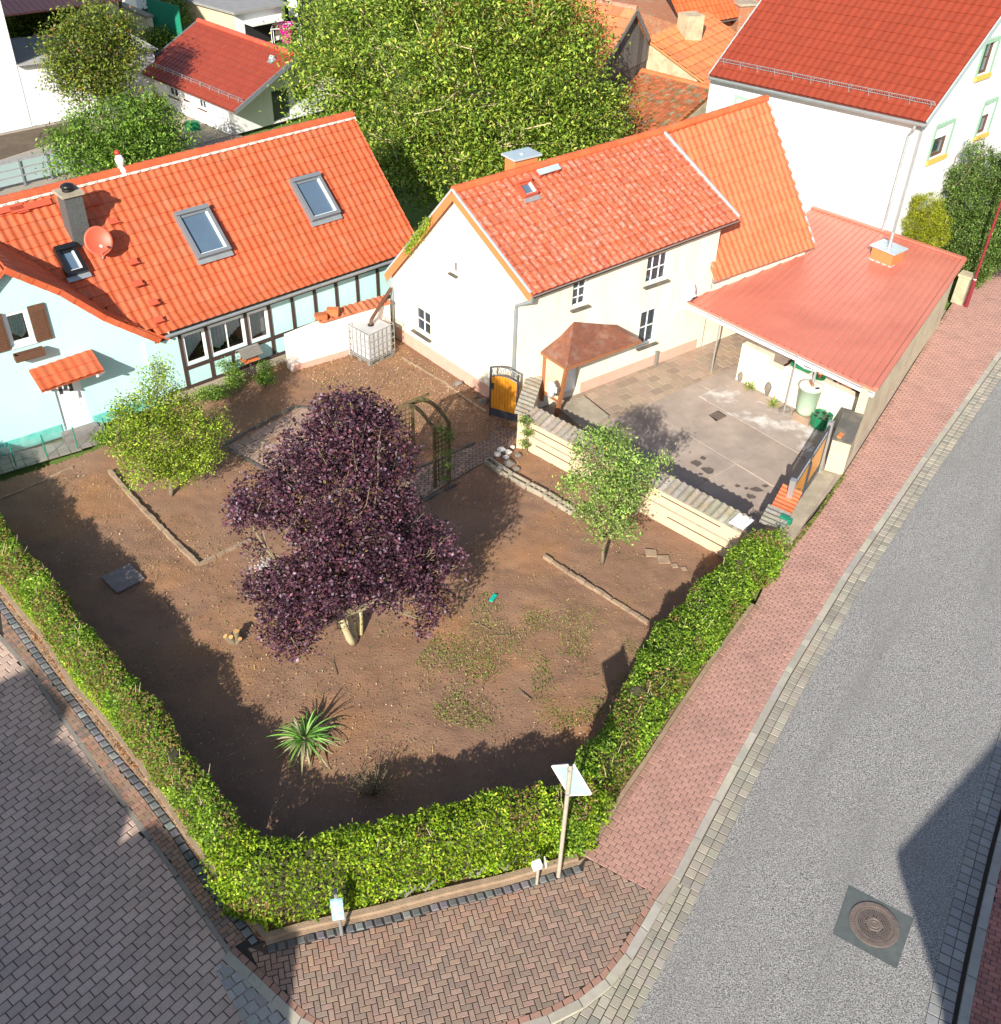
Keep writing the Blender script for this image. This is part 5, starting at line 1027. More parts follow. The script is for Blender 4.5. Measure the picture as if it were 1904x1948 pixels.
# ---------------- stepped wall and things in the courtyard ----------------
SW_ = Wall(Z(1399, 722), Z(1514, 778)); S = lambda a, b: SW_.sh(a, b)
p1 = S(1413.7, 661.3); p2 = S(1462.5, 675); p3 = S(1462.5, 690.6); p4 = S(1490.5, 701); p5 = S(1500, 694); p6 = S(1540, 713); p7 = S(1625.7, 753); print('stepped', p1, p2, p3, p4, p5, p6, p7, (SWL.A-SW_.A)@SW_.u)
h1, h2, h3 = 1.27, 1.02, 1.24; e7 = p7[0]+.1
stw = thing('stepped_wall', 'cream rendered low wall with stepped top under the carport gutter', 'wall', z3(SW_.P(0, 0)))
mb = MB(); ol = [(0, 0), (e7, 0), (e7, min(p7[1], h3)), (p5[0]+.05, h3), (p4[0]+.05, h3-.05), (p4[0], h2), (p3[0], h2), (p3[0], h1), (0, h1)]
mb.extr([SW_.P(a, b) for a, b in ol], [*(-SW_.n*.25), 0]); mb.build('wall', 'cream', stw)
def pot(name, label, cat, p, r, h, m, extra=None): 
    t = thing(name, label, cat, p); mb = MB(); mb.lathe(p, [(r*.7, 0), (r, h), (r*1.08, h), (r*1.08, h+.03), (r*.9, h+.03), (r*.85, h-.02), (.001, h-.02)], 16); mb.build('pot', m, t, True); return t
q = SW_.P(S(1556, 715)[0], h3, -.12); t = pot('flower_pot', 'orange flower pot in a dark saucer on the stepped wall', 'flower pot', q, .09, .16, 'clay'); mb = MB(); mb.lathe(q, [(.17, 0), (.18, .04), (.15, .04), (.15, .015), (.001, .012)], 16); mb.build('saucer', 'green_plastic', t)
mb = MB(); mb.lathe(q+[0, 0, .2], [(.04, -.03), (.04, .06), (.001, .07)], 10); mb.build('candle', 'white', t)
q = SW_.P(S(1520, 700)[0], h3, -.14); mb = MB(); y_ = math.atan2(SW_.u[1], SW_.u[0]); mb.box(q, (.62, .16, .12), y_, taper=1.08)
for k in range(12): mb.box(SW_.P(S(1520, 700)[0]-.28+.05*k, h3+.12, -.14), (.012, .17, .012), y_)
tag(mb.build('planter_box', 'green_plastic'), 'long dark green ribbed planter box on the stepped wall', 'planter')
cq = SW_.P(S(1525, 690)[0]+.1, 0, -.8); ct = thing('garden_chair', 'white plastic garden chair behind the stepped wall under the carport', 'chair', cq)
mb = MB(); mb.box((cq[0], cq[1], .42), (.46, .44, .04), y_); mb.build('seat', 'white', ct)
W2 = Wall(cq[:2]+SW_.n*-.22-SW_.u*.23, cq[:2]+SW_.n*-.22+SW_.u*.23); mb = MB(); wbox(mb, W2, 0, .06, .46, .88, 0, .03); wbox(mb, W2, .4, .46, .46, .88, 0, .03); wbox(mb, W2, .06, .4, .8, .88, 0, .03); wbox(mb, W2, .19, .27, .46, .8, 0, .03); mb.build('backrest', 'white', ct)
for a in (-.2, .2):
    for b in (-.19, .19): mb = MB(); q = cq[:2]+SW_.u*a+SW_.n*b; mb.box((q[0], q[1], 0), (.04, .04, .42), y_); mb.build('leg', 'white', ct)
bq = SW_.P(S(1600, 735)[0], 0, -1.1); bt = thing('bench', 'brown wooden bench in the shade under the carport', 'bench', bq); W3 = Wall(bq[:2]-SW_.u*.7, bq[:2]+SW_.u*.7)
mb = MB()
for k in range(4): wbox(mb, W3, 0, 1.4, .42, .45, -.05+.11*k, .04+.11*k)
mb.build('seat', 'redbrown', bt); mb = MB()
for k in range(3): wbox(mb, W3, 0, 1.4, .5+.13*k, .6+.13*k, -.1, -.07)
mb.build('backrest', 'redbrown', bt)
for a in (.1, 1.25): mb = MB(); wbox(mb, W3, a, a+.05, 0, .85, -.07, -.05); wbox(mb, W3, a, a+.05, 0, .42, .3, .33); mb.build('side_frame', 'anth', bt)
# rain barrel on its block
rb = Z(1532, 785, .28); rb = np.array([rb[0], rb[1]+.05, 0]); bt = thing('rain_barrel', 'pale green plastic rain barrel with lid under the carport downpipe', 'barrel', (rb[0], rb[1], .26))
mb = MB(); mb.lathe((rb[0], rb[1], .26), [(.24, 0), (.27, .1), (.33, .86), (.36, .87), (.36, .91), (.33, .93)], 28); mb.build('body', 'barrel', bt, True)
mb = MB(); mb.lathe((rb[0], rb[1], 1.17), [(.345, 0), (.35, .03), (.3, .05), (.1, .03), (.001, .03)], 28); mb.build('lid', 'whitestone', bt, True)
mb = MB(); mb.box((rb[0]+.12, rb[1]-.2, 1.205), (.13, .07, .02), .3); mb.build('opening', 'black', bt); mb = MB(); mb.box((rb[0], rb[1]+.05, 1.2), (.08, .25, .06), .1); mb.build('stone_weight', 'brick', bt)
mb = MB(); mb.box((rb[0]+.02, rb[1]-.03, 0), (.56, .5, .255), y_, taper=.97); tag(mb.build('concrete_block', 'coping'), 'pale stone block under the green rain barrel', 'stone block')
qg = lerp(c_bl, c_br, .62)+[0, 0, -.18]; mb = MB(); mb.tube([qg, qg-[0, 0, .12], lerp(qg, z3(rb, 1.75), .5)-[0, 0, .15], z3(rb, 1.6)+[.05, .1, 0], z3(rb, 1.24)+[.05, .1, 0]], .045, 10); mb.build('downpipe', 'zinc', cp)
gb = Z(1560, 806, .1); t = thing('green_tub', 'dark green plastic tub with round holes beside the rain barrel', 'tub', z3(gb)); mb = MB(); mb.lathe(z3(gb), [(.26, 0), (.31, .12), (.33, .42), (.31, .43), (.29, .38), (.001, .36)], 8); mb.build('tub', 'green_plastic', t)
for k in range(6): mb = MB(); a = k*1.05; mb.lathe((gb[0]+cos(a)*.19, gb[1]+sin(a)*.19, .37), [(.05, 0), (.055, .02), (.04, .03), (.001, .0)], 10); mb.build('holder', 'pot_black', t)
for i, (px, py, r, h, lb_) in enumerate(((1407, 724, .14, .42, 'upright grey stone at the left foot of the stepped wall'), (1458, 752, .13, .48, 'tall grey stone in the middle of the stepped wall foot'), (1492, 783, .19, .22, 'low round dark stone beside the rain barrel'))):
    q = Z(px, py); mb = MB(); mb.rock((q[0], q[1], h*.4), 1, i+3, (r, r*.9, h*.62)); tag(mb.build('upright_stone', 'stone'), lb_, 'stone')
wbd = Wall(FW.P(s3_-.5, 0), FW.P(s3_, 0)); fq = FW.P(FW.sh(1243, 684)[0], 0, .12); mb = MB(); mb.box(fq, (.08, .08, .5), .6); mb.box(fq+[0, 0, .5], (.1, .1, .04), .6); tag(mb.build('water_post', 'greywood'), 'small grey tap post against the pink plinth in the courtyard', 'post')
# ---------------- IBC tank ----------------
ia = Z(703.7, 698.3); ibr = Z(751.6, 674.8); ibl = Z(674, 679); ux = (ibr-ia)[:2]; ux /= np.hypot(*ux); iy = math.atan2(ux[1], ux[0]); il = np.hypot(*(ibr-ia)[:2]); iw = np.hypot(*(ibl-ia)[:2]); print('IBC', il, iw); nx_ = np.array([-ux[1], ux[0]]); il, iw = min(il, 1.25), min(max(iw, .95), 1.05)
ic = ia[:2]+ux*il/2+nx_*iw/2; t = thing('water_tank', 'caged white plastic water tank on a pallet beside the cream house', 'tank', z3(ic))
bm_ = MB(); IW = Wall(ia[:2], ia[:2]+ux*il); ihh = 1.12
def ib(mb, a0, a1, b0, b1, h0, h1, col=None): P = [z3(ia[:2]+ux*a+nx_*b, h) for h in (h0, h1) for a, b in ((a0, b0), (a1, b0), (a1, b1), (a0, b1))]; mb.hexa(P, col)
ib(bm_, .04, il-.04, .04, iw-.04, .16, ihh-.04); o = bm_.build('bottle', 'ibc', t); bv = o.modifiers.new('bev', 'BEVEL'); bv.width = .07; bv.segments = 4
mb = MB()
for h in (.2, .42, .64, .86, ihh): mb.tube([z3(ia[:2]+ux*a+nx_*b, h) for a, b in ((0, 0), (il, 0), (il, iw), (0, iw), (0, 0))], .012, 6)
for k in range(7):
    for b in (0, iw): q = ia[:2]+ux*il*k/6+nx_*b; mb.tube([z3(q, .14), z3(q, ihh)], .011, 6)
for k in range(1, 5):
    for a in (0, il): q = ia[:2]+ux*a+nx_*iw*k/5; mb.tube([z3(q, .14), z3(q, ihh)], .011, 6)
mb.build('cage', 'steel', t); mb = MB()
ib(mb, 0, il, 0, iw, .11, .14)
for a in (0, il/2-.06, il-.12):
    for b in (0, iw/2-.06, iw-.12): ib(mb, a, a+.12, b, b+.12, .03, .11)
for b in (0, iw/2-.06, iw-.12): ib(mb, 0, il, b, b+.12, 0, .03)
mb.build('pallet', 'greywood', t); mb = MB(); q = z3(ic, ihh-.04); mb.lathe(q, [(.1, 0), (.1, .03), (.001, .035)], 16); mb.build('cap', 'black', t)
pe = z3(GWl.P(gl-.08, 0, .1)[:2], 1.75); mb = MB(); mb.tube([pe, z3(ic, ihh+.1)+[.02, 0, .05], z3(ic, ihh-.02)], .055, 10); tag(mb.build('drain_pipe', 'brown'), 'brown plastic pipe leading from the downpipe into the caged water tank', 'pipe')
# ---------------- old whitewashed wall stub with tiles on top ----------------
wa, wb = Z(556, 708), Z(690, 668); OW = Wall(wa, wb); h0_ = OW.sh(546, 645)[1]; h1_ = OW.sh(690, 590)[1]; l_ = OW.sh(745, 655)[0]; print('old wall', h0_, h1_, l_)
h0_ = min(max(h0_, .8), 1.3); ow = thing('whitewashed_wall', 'old peeling whitewashed wall with clay tile top behind the water tank', 'wall', wa)
mb = MB(); mb.extr([OW.P(-.02, 0), OW.P(l_, 0), OW.P(l_, h1_), OW.P(1.0, (h0_+h1_)/2), OW.P(0, h0_)], [*(-OW.n*.32), 0]); mb.build('wall', 'white_old', ow)
mb = MB(); wbox(mb, OW, .05, l_*.55, 0, .22, 0, .02); mb.build('plinth', 'pink', ow)
coping_tiles(OW, 1.05, l_, h1_+.06, .42, ow, 'tile', .06, .2, .05, (.5, .16, .08)); 
for i, (a, r_) in enumerate(((1.15, .25), (1.55, -.1))):
    mb = MB(); q = OW.P(a, h1_+.1, -.05)
    for k in range(4+2*i): mb.box((q[0], q[1], q[2]+.035*k), (.36, .24, .03), r_+.03*k, jit((.55, .16, .06), .2))
    tag(mb.build('tile_stack', 'tile'), ['smaller stack of clay tiles on the whitewashed wall, nearer the bird house', 'taller stack of clay tiles on the whitewashed wall, nearer the water tank'][i], 'tile stack')
# ---------------- bird house ----------------
bb = Z(479.5, 716); BW = Wall(bb[:2]-TW.u*.1, bb[:2]+TW.u*.1); bh0 = BW.sh(474, 684)[1]; print('bird', bh0); bh0 = min(bh0, 1.0); t = thing('bird_house', 'bird feeding house with grey shingle roof on a thin post', 'bird house', bb)
mb = MB(); mb.tube([bb, z3(bb, bh0)], .025, 8); mb.build('post', 'greywood', t); mb = MB(); mb.box(z3(bb, bh0), (.52, .36, .03), yaw); mb.box(z3(bb, bh0+.03), (.36, .2, .05), yaw); mb.build('floor', 'orangebrick', t)
mb = MB()
for a, b in ((-.2, -.13), (.2, -.13), (.2, .13), (-.2, .13)): q = bb[:2]+TW.u*a+TW.n*b; mb.box(z3(q, bh0+.03), (.03, .03, .2), yaw)
mb.build('corner_post', 'redbrown', t)
for sg in (-1, 1):
    mb = MB(); A = bb[:2]; e = TW.n*.26*sg; P = [z3(A-TW.u*.34+e, bh0+.2), z3(A+TW.u*.34+e, bh0+.2), z3(A+TW.u*.34, bh0+.42), z3(A-TW.u*.34, bh0+.42)]; mb.hexa(P+[p+np.array([0, 0, .025]) for p in P])
    for k in range(5): b = k/5; mb.beam(lerp(P[0], P[3], b)+[0, 0, .03], lerp(P[1], P[2], b)+[0, 0, .03], .05, .015)
    mb.build('roof', 'greywood', t)
# ---------------- rose arch ----------------
AH = 1.93; aL1, aL2, aR1, aR2 = [Z(*p, AH)[:2] for p in ((757, 774), (784, 765), (826, 815), (854, 803))]; print('arch', aL1, aL2, aR1, aR2)
t = thing('rose_arch', 'brown wooden trellis arch over the garden path behind the purple tree', 'trellis arch', z3(aL1))
for q in (aL1, aL2, aR1, aR2): mb = MB(); mb.box(z3(q, 0), (.075, .075, AH), .5); mb.build('post', 'trellis', t)
for A, B in ((aL1, aL2), (aR1, aR2)):
    mb = MB()
    for k in range(1, 4): q = lerp(A, B, k/4); mb.box(z3(q, .2), (.025, .02, AH-.3), .5)
    for k in range(11): h = .25+k*.15; mb.beam(z3(A, h), z3(B, h), .02, .025)
    mb.build('lattice', 'trellis', t)
for A, B in ((aL1, aR1), (aL2, aR2)):
    mb = MB(); pts = [z3(lerp(A, B, k/8), AH-.03+.34*sin(pi*k/8)) for k in range(9)]
    for a, b in zip(pts[:-1], pts[1:]): mb.beam(a, b, .05, .1)
    mb.build('arch_beam', 'trellis', t)
mb = MB(); mb.beam(z3(lerp(aL1, aL2, .3), AH+.02), z3(lerp(lerp(aL1, aR1, .35), lerp(aL2, aR2, .35), 1.3), AH+.42), .05, .06); mb.build('loose_batten', 'trellis', t)
# ---------------- sign, small posts ----------------
sg_b = Z(1062, 1667); sh_ = 3.25; st_ = np.array([sg_b[0], sg_b[1], sh_]); t = thing('street_sign', 'tall grey post with a slanted square sign seen from its pale back', 'sign', sg_b)
mb = MB(); mb.tube([sg_b, st_], .038, 12); mb.build('post', 'polemat', t); mb = MB(); mb.lathe(st_, [(.042, 0), (.042, .05), (.001, .055)], 12); mb.build('cap', 'black', t)
cT, cL, cB, cR = (1084, 1455), (1047, 1459), (1080.5, 1515), (1121, 1513)      # square panel standing on its corner
best = None
for az in np.linspace(0, pi, 361):
    w = Wall(sg_b[:2], sg_b[:2]+np.array([cos(az), sin(az)])); q = [w.sh(*p) for p in (cT, cL, cB, cR)]
    if max(abs(v[0]) for v in q) > 2: continue
    hv, hs = abs(q[0][1]-q[2][1])/2, abs(q[1][0]-q[3][0])/2; e = abs(q[1][1]-q[3][1])*2+abs(hv-hs)*.3
    if best is None or e < best[0]: best = (e, az, q, hv, hs)
print('sign', best)
SGW = Wall(sg_b[:2], sg_b[:2]+np.array([cos(best[1]), sin(best[1])])); a_ = (best[3]+best[4])/2; hm_ = best[2][0][1]-a_; sm_ = (best[2][1][0]+best[2][3][0])/2
mb = MB(); dmd = [(sm_, hm_+a_), (sm_-a_, hm_), (sm_, hm_-a_), (sm_+a_, hm_)]; mb.extr([SGW.P(a, b, -.05) for a, b in dmd], [*(-SGW.n*.012), 0]); pn = mb.build('sign_panel', 'signback', t)
mb = MB()
for k in range(4): a, b = dmd[k], dmd[(k+1) % 4]; mb.beam(SGW.P(*a, -.045), SGW.P(*b, -.045), .03, .025)
mb.build('rim', 'white', pn)
mb = MB(); mb.extr([SGW.P(a, b, -.064) for a, b in [((p[0]-sm_)*.96+sm_, (p[1]-hm_)*.96+hm_) for p in dmd]], [*(-SGW.n*.002), 0]); mb.build('face', 'white', pn)
mb = MB(); mb.extr([SGW.P(a, b, -.067) for a, b in [((p[0]-sm_)*.7+sm_, (p[1]-hm_)*.7+hm_) for p in dmd]], [*(-SGW.n*.002), 0]); mb.build('face_centre', 'yellowp', pn)
mb = MB(); mb.add([SGW.P(sm_-a_*.62+x, hm_+a_*.12+y, -.048) for x, y in ((0, 0), (.1, -.03), (.1, .07), (0, .1))], [(0, 1, 2, 3)]); mb.build('sticker', 'white', pn)
for h in (hm_+a_*.75, hm_-a_*.8): mb = MB(); mb.lathe(SGW.P(0, h-.02), [(.046, 0), (.046, .04), (.04, .04)], 12); mb.build('clamp', 'steel', t)
pb_ = Z(650.4, 1778); ph_ = 1.32; tp_ = Z(632, 1691, ph_); t = thing('dog_waste_post', 'short grey post with a pale blue printed box in front of the hedge', 'post', pb_)
tp_ = z3(pb_[:2]+(tp_[:2]-pb_[:2])*.35, ph_); mb = MB(); mb.tube([pb_, tp_], .03, 10); mb.build('post', 'steel', t); mb = MB(); mb.lathe(tp_, [(.04, -.04), (.04, .03), (.001, .035)], 12); mb.build('cap', 'anth', t)
dW = Wall(pb_[:2]+np.array([-.13, -.05]), pb_[:2]+np.array([.13, -.05]-np.array([0, -.05]))); dW = Wall(lerp(pb_, tp_, .6)[:2]-[.1, .06], lerp(pb_, tp_, .6)[:2]+[.1, -.02])
mb = MB(); wbox(mb, dW, 0, dW.L, .52, 1.12, -.04, .0); bx = mb.build('box', 'signblue', t)
mb = MB()
for a, b, c, d in ((.02, .12, 1.0, 1.08), (.03, .17, .85, .93), (.05, .18, .78, .83), (.02, .1, .7, .74), (.06, .17, .6, .67), (.02, .19, .54, .57)): wbox(mb, dW, a, b, c, d, .0, .004)
mb.build('print', 'white', bx)
mk = Z(1021, 1681); t = thing('marker_post', 'short pale post with a small white box and sign plate beside the sign pole', 'post', mk); mb = MB(); mb.tube([mk, z3(mk, .55)], .028, 10); mb.build('post', 'polemat', t)
mb = MB(); mb.box((mk[0]-.03, mk[1]-.02, .55), (.16, .12, .14), .4); mb.build('box', 'white', t); mb = MB(); mb.box((mk[0]+.12, mk[1]+.05, .55), (.02, .16, .13), .2); mb.build('plate', 'whitestone', t)
# ---------------- low walls along the streets ----------------
def low_wall(name, label, outer, w, h, m='coping', z=0):
    inner = offset_line(outer, w); mb = MB(); A = [z3(p, z-.1) for p in outer]; B = [z3(p, z-.1) for p in inner]; n = len(A)
    for i in range(n-1):
        q = [A[i], A[i+1], B[i+1], B[i]]; mb.hexa(q+[z3(p, h) for p in q])
    return tag(mb.build(name, m), label, 'kerb wall')
low_wall('low_wall', 'low sandstone coloured coping along the left street below the grass bank', cop, .1, .06)
low_wall('low_wall', 'low weathered coping along the herringbone corner in front of the hedge', wallf[:6], .11, .08)
RWo = [PI_[0]]+[lerp(a, b, t)[:2] for a, b in zip(PI_[:6], PI_[1:7]) for t in (.5, 1.)]
low_wall('low_wall', 'thin crumbling coping between the right hedge and the red pavement', RWo, .09, .05)
# wooden slats leaning at the foot of the front hedge
for i, (px, py) in enumerate(((757, 1703), (795, 1692), (850, 1668), (893, 1664), (945, 1652), (1001, 1640), (1085, 1612))):
    q = Z(px, py, .1); mb = MB(); d_ = np.array([.3, .26*(1 if i % 2 else .6), .25]); mb.beam(q, q+d_*.75, .05, .02); mb.beam(q+[.12, -.02, 0], q+[.12, -.02, 0]+d_*.65, .05, .02)
    tag(mb.build('fence_slat', 'greywood'), 'pair of weathered fence slats at the hedge foot, %s from the left' % ['first', 'second', 'third', 'fourth', 'fifth', 'sixth', 'seventh'][i], 'fence slats', 'fence slats along the front hedge')
# ---------------- garden edgings, terrace, path, loose things ----------------
def edging(name, label, pts, w=.12, h=.07, step=.28, m='coping', z=0.):
    P = V2(pts); A = offset_line(P, -w/2); B = offset_line(P, w/2); mb = MB(); L = sum(np.hypot(*(b-a)) for a, b in zip(P[:-1], P[1:])); n = max(1, int(L/step)); cu = np.r_[0, np.cumsum([np.hypot(*(b-a)) for a, b in zip(P[:-1], P[1:])])]; PA = np.array(P)
    for i in range(n):
        a = np.array([np.interp(L*i/n, cu, PA[:, 0]), np.interp(L*i/n, cu, PA[:, 1])]); b = np.array([np.interp(L*(i+.94)/n, cu, PA[:, 0]), np.interp(L*(i+.94)/n, cu, PA[:, 1])]); j = lambda: random.uniform(-.012, .012)
        d = (b-a)/np.hypot(*(b-a)); nn = np.array([-d[1], d[0]])*w/2; q = [a-nn, b-nn, b+nn, a+nn]; hh = h+random.uniform(-.02, .015)
        mb.hexa([(p[0]+j(), p[1]+j(), z-.05) for p in q]+[(p[0]*.98+.02*(a+b)[0]/2+j(), p[1]*.98+.02*(a+b)[1]/2+j(), z+hh+j()*.6) for p in q])
    return tag(mb.build(name, m), label, 'edging')
edging('stone_edging', 'line of small yellowish edging stones at the left, running from the little green tree', [(210, 900), (262, 960), (330, 1030), (378, 1076)], .1, .09, .24)
edging('stone_edging', 'short line of edging stones meeting the left one below the purple tree crown', [(378, 1076), (425, 1052), (478, 1028)], .09, .06, .22)
edging('stone_edging', 'straight line of narrow reddish edging stones at the right below the small tree', [(1035, 1060), (1120, 1116), (1190, 1160), (1234, 1188)], .09, .08, .26)
edging('stone_edging', 'faint pale edging strip along the bed by the chain-link fence', [(0, 950), (60, 925), (140, 888)], .05, .03, .3)
edging('stone_edging', 'thin pale edging strip along the pink plinth of the cream house', [(765, 682), (840, 725), (895, 765), (925, 785)], .07, .04, .3)
q = V2([(925, 878), (955, 900), (1000, 925), (1040, 946), (1092, 979)])
for i, (t0, t1) in enumerate(((0, .3), (.3, .5), (.5, .68), (.68, .84), (.84, 1.))):
    cu = np.r_[0, np.cumsum([np.hypot(*(b-a)) for a, b in zip(q[:-1], q[1:])])]; QA = np.array(q); f = lambda t: np.array([np.interp(t*cu[-1], cu, QA[:, 0]), np.interp(t*cu[-1], cu, QA[:, 1])])
    a, b = f(t0+.01), f(t1-.01); d = (b-a)/np.hypot(*(b-a)); n_ = np.array([-d[1], d[0]])*.11; mb = MB(); k = 3 if i > 1 else 1
    mb.hexa([z3(p, -.03) for p in (a-n_, b-n_, b+n_, a+n_)]+[z3(p, .03) for p in (a-n_, b-n_, b+n_, a+n_)])
    for sg in (-1, 1): mb.beam(z3(a+n_*sg*.8, .08), z3(b+n_*sg*.8, .08), .04, .12)
    for w in range(k+1): c_ = lerp(a, b, w/k); mb.beam(z3(c_-n_*.75, .075), z3(c_+n_*.75, .075), .04, .11)
    tag(mb.build('hollow_block', 'concrete_old'), '%s pale hollow concrete block counted from the white rocks' % ['first', 'second', 'third', 'fourth', 'fifth'][i], 'concrete block', 'hollow blocks edging the bed by the garden wall')
tz = V2([(431, 851), (575, 772), (760, 868), (640, 960)]); slab('terrace_bed', tz, .005, 'joint', .05)
ta = math.atan2(*(tz[1]-tz[0])[::-1]); struct(pave('terrace', 'paver_worn', tz, ta, .36, .36, 'grid', .02, .006, ((.36, .25, .19), (.4, .28, .21), (.33, .23, .18), (.42, .3, .23)), var=.1, h=.012, org=tz[0]))
edging('terrace_edging', 'dark kerb stones around the left and rear sides of the square tiled terrace', [(640, 960), (540, 915), (424, 850), (500, 806), (578, 766), (620, 790), (680, 820)], .08, .07, .8, 'capdark')
pz = V2([(985, 822), (962, 862), (905, 888), (840, 928), (805, 950), (770, 945), (762, 915), (800, 892), (866, 862), (925, 838), (945, 808)])
struct(pave('path', 'paver_worn', pz, .05, .2, .1, 'run', .012, .008, ((.27, .19, .15), (.32, .22, .17), (.24, .175, .145)), var=.15)); slab('path_bed', pz, .01, 'joint', .03)
edging('path_edging', 'dark edging along the rear side of the garden path to the arch', [(762, 914), (800, 890), (866, 860), (905, 842)], .07, .05, .7, 'capdark')
edging('path_edging', 'dark edging along the front side of the garden path under the arch', [(795, 960), (840, 936), (870, 920)], .07, .07, .5, 'capdark')
mb = MB(); q = V2([(193, 1101), (248, 1075), (276, 1104), (223, 1131)]); mb.prism([(p[0], p[1], .02) for p in q], .045); tag(mb.build('cover_slab', 'slab'), 'square grey concrete slab lying on the shaded soil at the left', 'slab')
for i, (px, py, s_) in enumerate(((1238, 1054, .3), (1262, 1066, .32), (1283, 1078, .16), (1301, 1084, .13))):
    q = Z(px, py); mb = MB(); a = .75+.1*i; P = [q[:2]+np.array([cos(a+k*pi/2+.1*(k % 2)), sin(a+k*pi/2)])*s_*.62 for k in range(4)]; mb.prism([(p[0], p[1], .015) for p in P], .03)
    tag(mb.build('stepping_stone', 'coping'), ['stepping slab nearest the small tree right of its trunk', 'largest stepping slab, second from the small tree', 'small third stepping slab towards the hedge', 'smallest stepping slab nearest the right hedge'][i], 'stepping stone', 'stepping stones by the right hedge')
def rocks(spec, m, cat, labs, grp, nm='rock'):
    for i, (px, py, r, z) in enumerate(spec):
        q = Z(px, py, z); mb = MB(); mb.rock((q[0], q[1], q[2]+r*.35), r, int(px)+i, (1, .85, .7)); tag(mb.build(nm, m), labs[i], cat, grp)
rocks([(945, 866, .13, .05), (955, 858, .15, .1), (968, 862, .12, .06), (962, 871, .11, .02), (975, 852, .08, .02), (951, 893, .11, .0)], 'whitestone', 'rock', ['leftmost white rock in the pile at the wall end', 'largest white rock on top of the pile', 'right white rock of the pile', 'lower middle white rock of the pile', 'small white rock at the back right of the pile', 'white rock lying apart below the pile'], 'white rocks piled by the path')
rocks([(970, 886, .2, 0), (985, 868, .13, 0), (938, 882, .12, 0), (982, 895, .12, 0)], 'stone', 'rock', ['big brown rock in front of the white rock pile', 'brown rock behind the white pile near the wall', 'flat dark rock left of the white pile', 'small brown rock right of the big brown one'], 'brown rocks by the path')
rocks([(871, 732, .17, 0), (920, 766, .19, 0), (905, 757, .1, 0)], 'stone', 'rock', ['reddish boulder against the pink plinth of the cream house', 'grey boulder beside the garden gate', 'small stone between the two boulders at the plinth'], 'boulders along the cream house', 'boulder')
q = Z(1103, 906); mb = MB(); mb.tube([q, z3(q, .12)], [.11, .1], 12); tag(mb.build('tree_stump', 'cut'), 'pale freshly cut round stump in the bed beside the garden wall', 'stump')
sp = Z(446, 1222); t = thing('cut_stump', 'low cut shrub stump with bright sawn ends, left of the purple tree', 'stump', sp)
for i, (dx, dy, h, r) in enumerate(((-.12, -.02, .22, .06), (-.02, -.06, .26, .055), (.06, .02, .34, .065), (.02, .08, .28, .05), (.12, -.05, .2, .045))):
    mb = MB(); a = sp+[dx*.4, dy*.4, 0]; b = sp+[dx*1.4, dy*1.4, h]; mb.tube([a, b], [r*1.1, r], 10); o = mb.build('stem', 'bark', t); mb = MB(); d = (b-a)/np.linalg.norm(b-a); mb.tube([b, b+d*.004], [r*.95, r*.95], 10); mb.build('sawn_end', 'cut', o)
q = Z(938, 1140); mb = MB(); mb.box((q[0], q[1], .02), (.09, .24, .05), -.45); tag(mb.build('plastic_scoop', 'teal'), 'small turquoise plastic object lying on the bare soil', 'scoop')
ash = MB(); q = Z(508, 1078)
for k in range(420): a = random.random()*6.3; r = random.gauss(0, .16); ash.box((q[0]+cos(a)*r*1.2, q[1]+sin(a)*r, .02+random.random()*.02), (.03, .03, .01), a, jit((.5, .46, .42), .3))
tag(ash.build('ash_patch', 'soil_litter'), kind='stuff')
# chain-link fence by the turquoise house
fa_, fb_ = Z(-30, 905), Z(205, 838); FF = Wall(fa_, fb_); t = thing('wire_fence', 'low green chain-link fence in front of the turquoise house', 'fence', fa_)
for k in range(5): q = FF.P(FF.L*k/4, 0); mb = MB(); mb.tube([q, z3(q, .75)], .018, 6); mb.build('post', 'greenmetal', t)
mb = MB(); n = 70
for k in range(-9, n):
    for sg in (1, -1):
        a0_ = FF.L*k/n; a1_ = a0_+sg*FF.L*9/n; mb.tube([FF.P(np.clip(a0_, 0, FF.L), .03 if 0 <= a0_ <= FF.L else .03, 0), FF.P(np.clip(a1_, 0, FF.L), .7, 0)], .0025, 3, caps=False)
mb.build('mesh', 'steel', t)
struct(pave('house_path', 'paver_worn', V2([(-60, 905), (-60, 885), (190, 822), (300, 790), (300, 815), (205, 842), (0, 903)]), math.atan2(*(FF.u)[::-1]), .3, .3, 'grid', .014, .006, ((.24, .22, .19), (.28, .26, .23)), var=.12))
# red street-lamp pole at the far right
lp = Z(1837, 583); t = thing('lamp_post', 'dark red lamp post beside the pavement at the right edge', 'street lamp', lp)
mb = MB(); mb.tube([lp, z3(lp, 1.0), z3(lp, 1.05), z3(lp, 5.2)], [.075, .07, .05, .04], 14); mb.build('pole', 'pole_red', t)
mb = MB(); mb.lathe(z3(lp, 5.2), [(.05, 0), (.2, .25), (.22, .3), (.1, .4), (.001, .45)], 16); mb.build('lantern', 'white', t)
mb = MB(); mb.lathe(z3(lp, 1.02), [(.055, 0), (.055, .05), (.05, .05)], 12); mb.build('collar', 'white', t)
q = Z(1822, 574); mb = MB(); mb.box(z3(q), (.4, .4, 1.0), .9, taper=.95); mb.box((q[0], q[1], 1.0), (.46, .46, .08), .9); tag(mb.build('gate_pillar', 'rawwall'), 'old pale stone pillar overgrown with ivy between carport and lamp post', 'pillar')
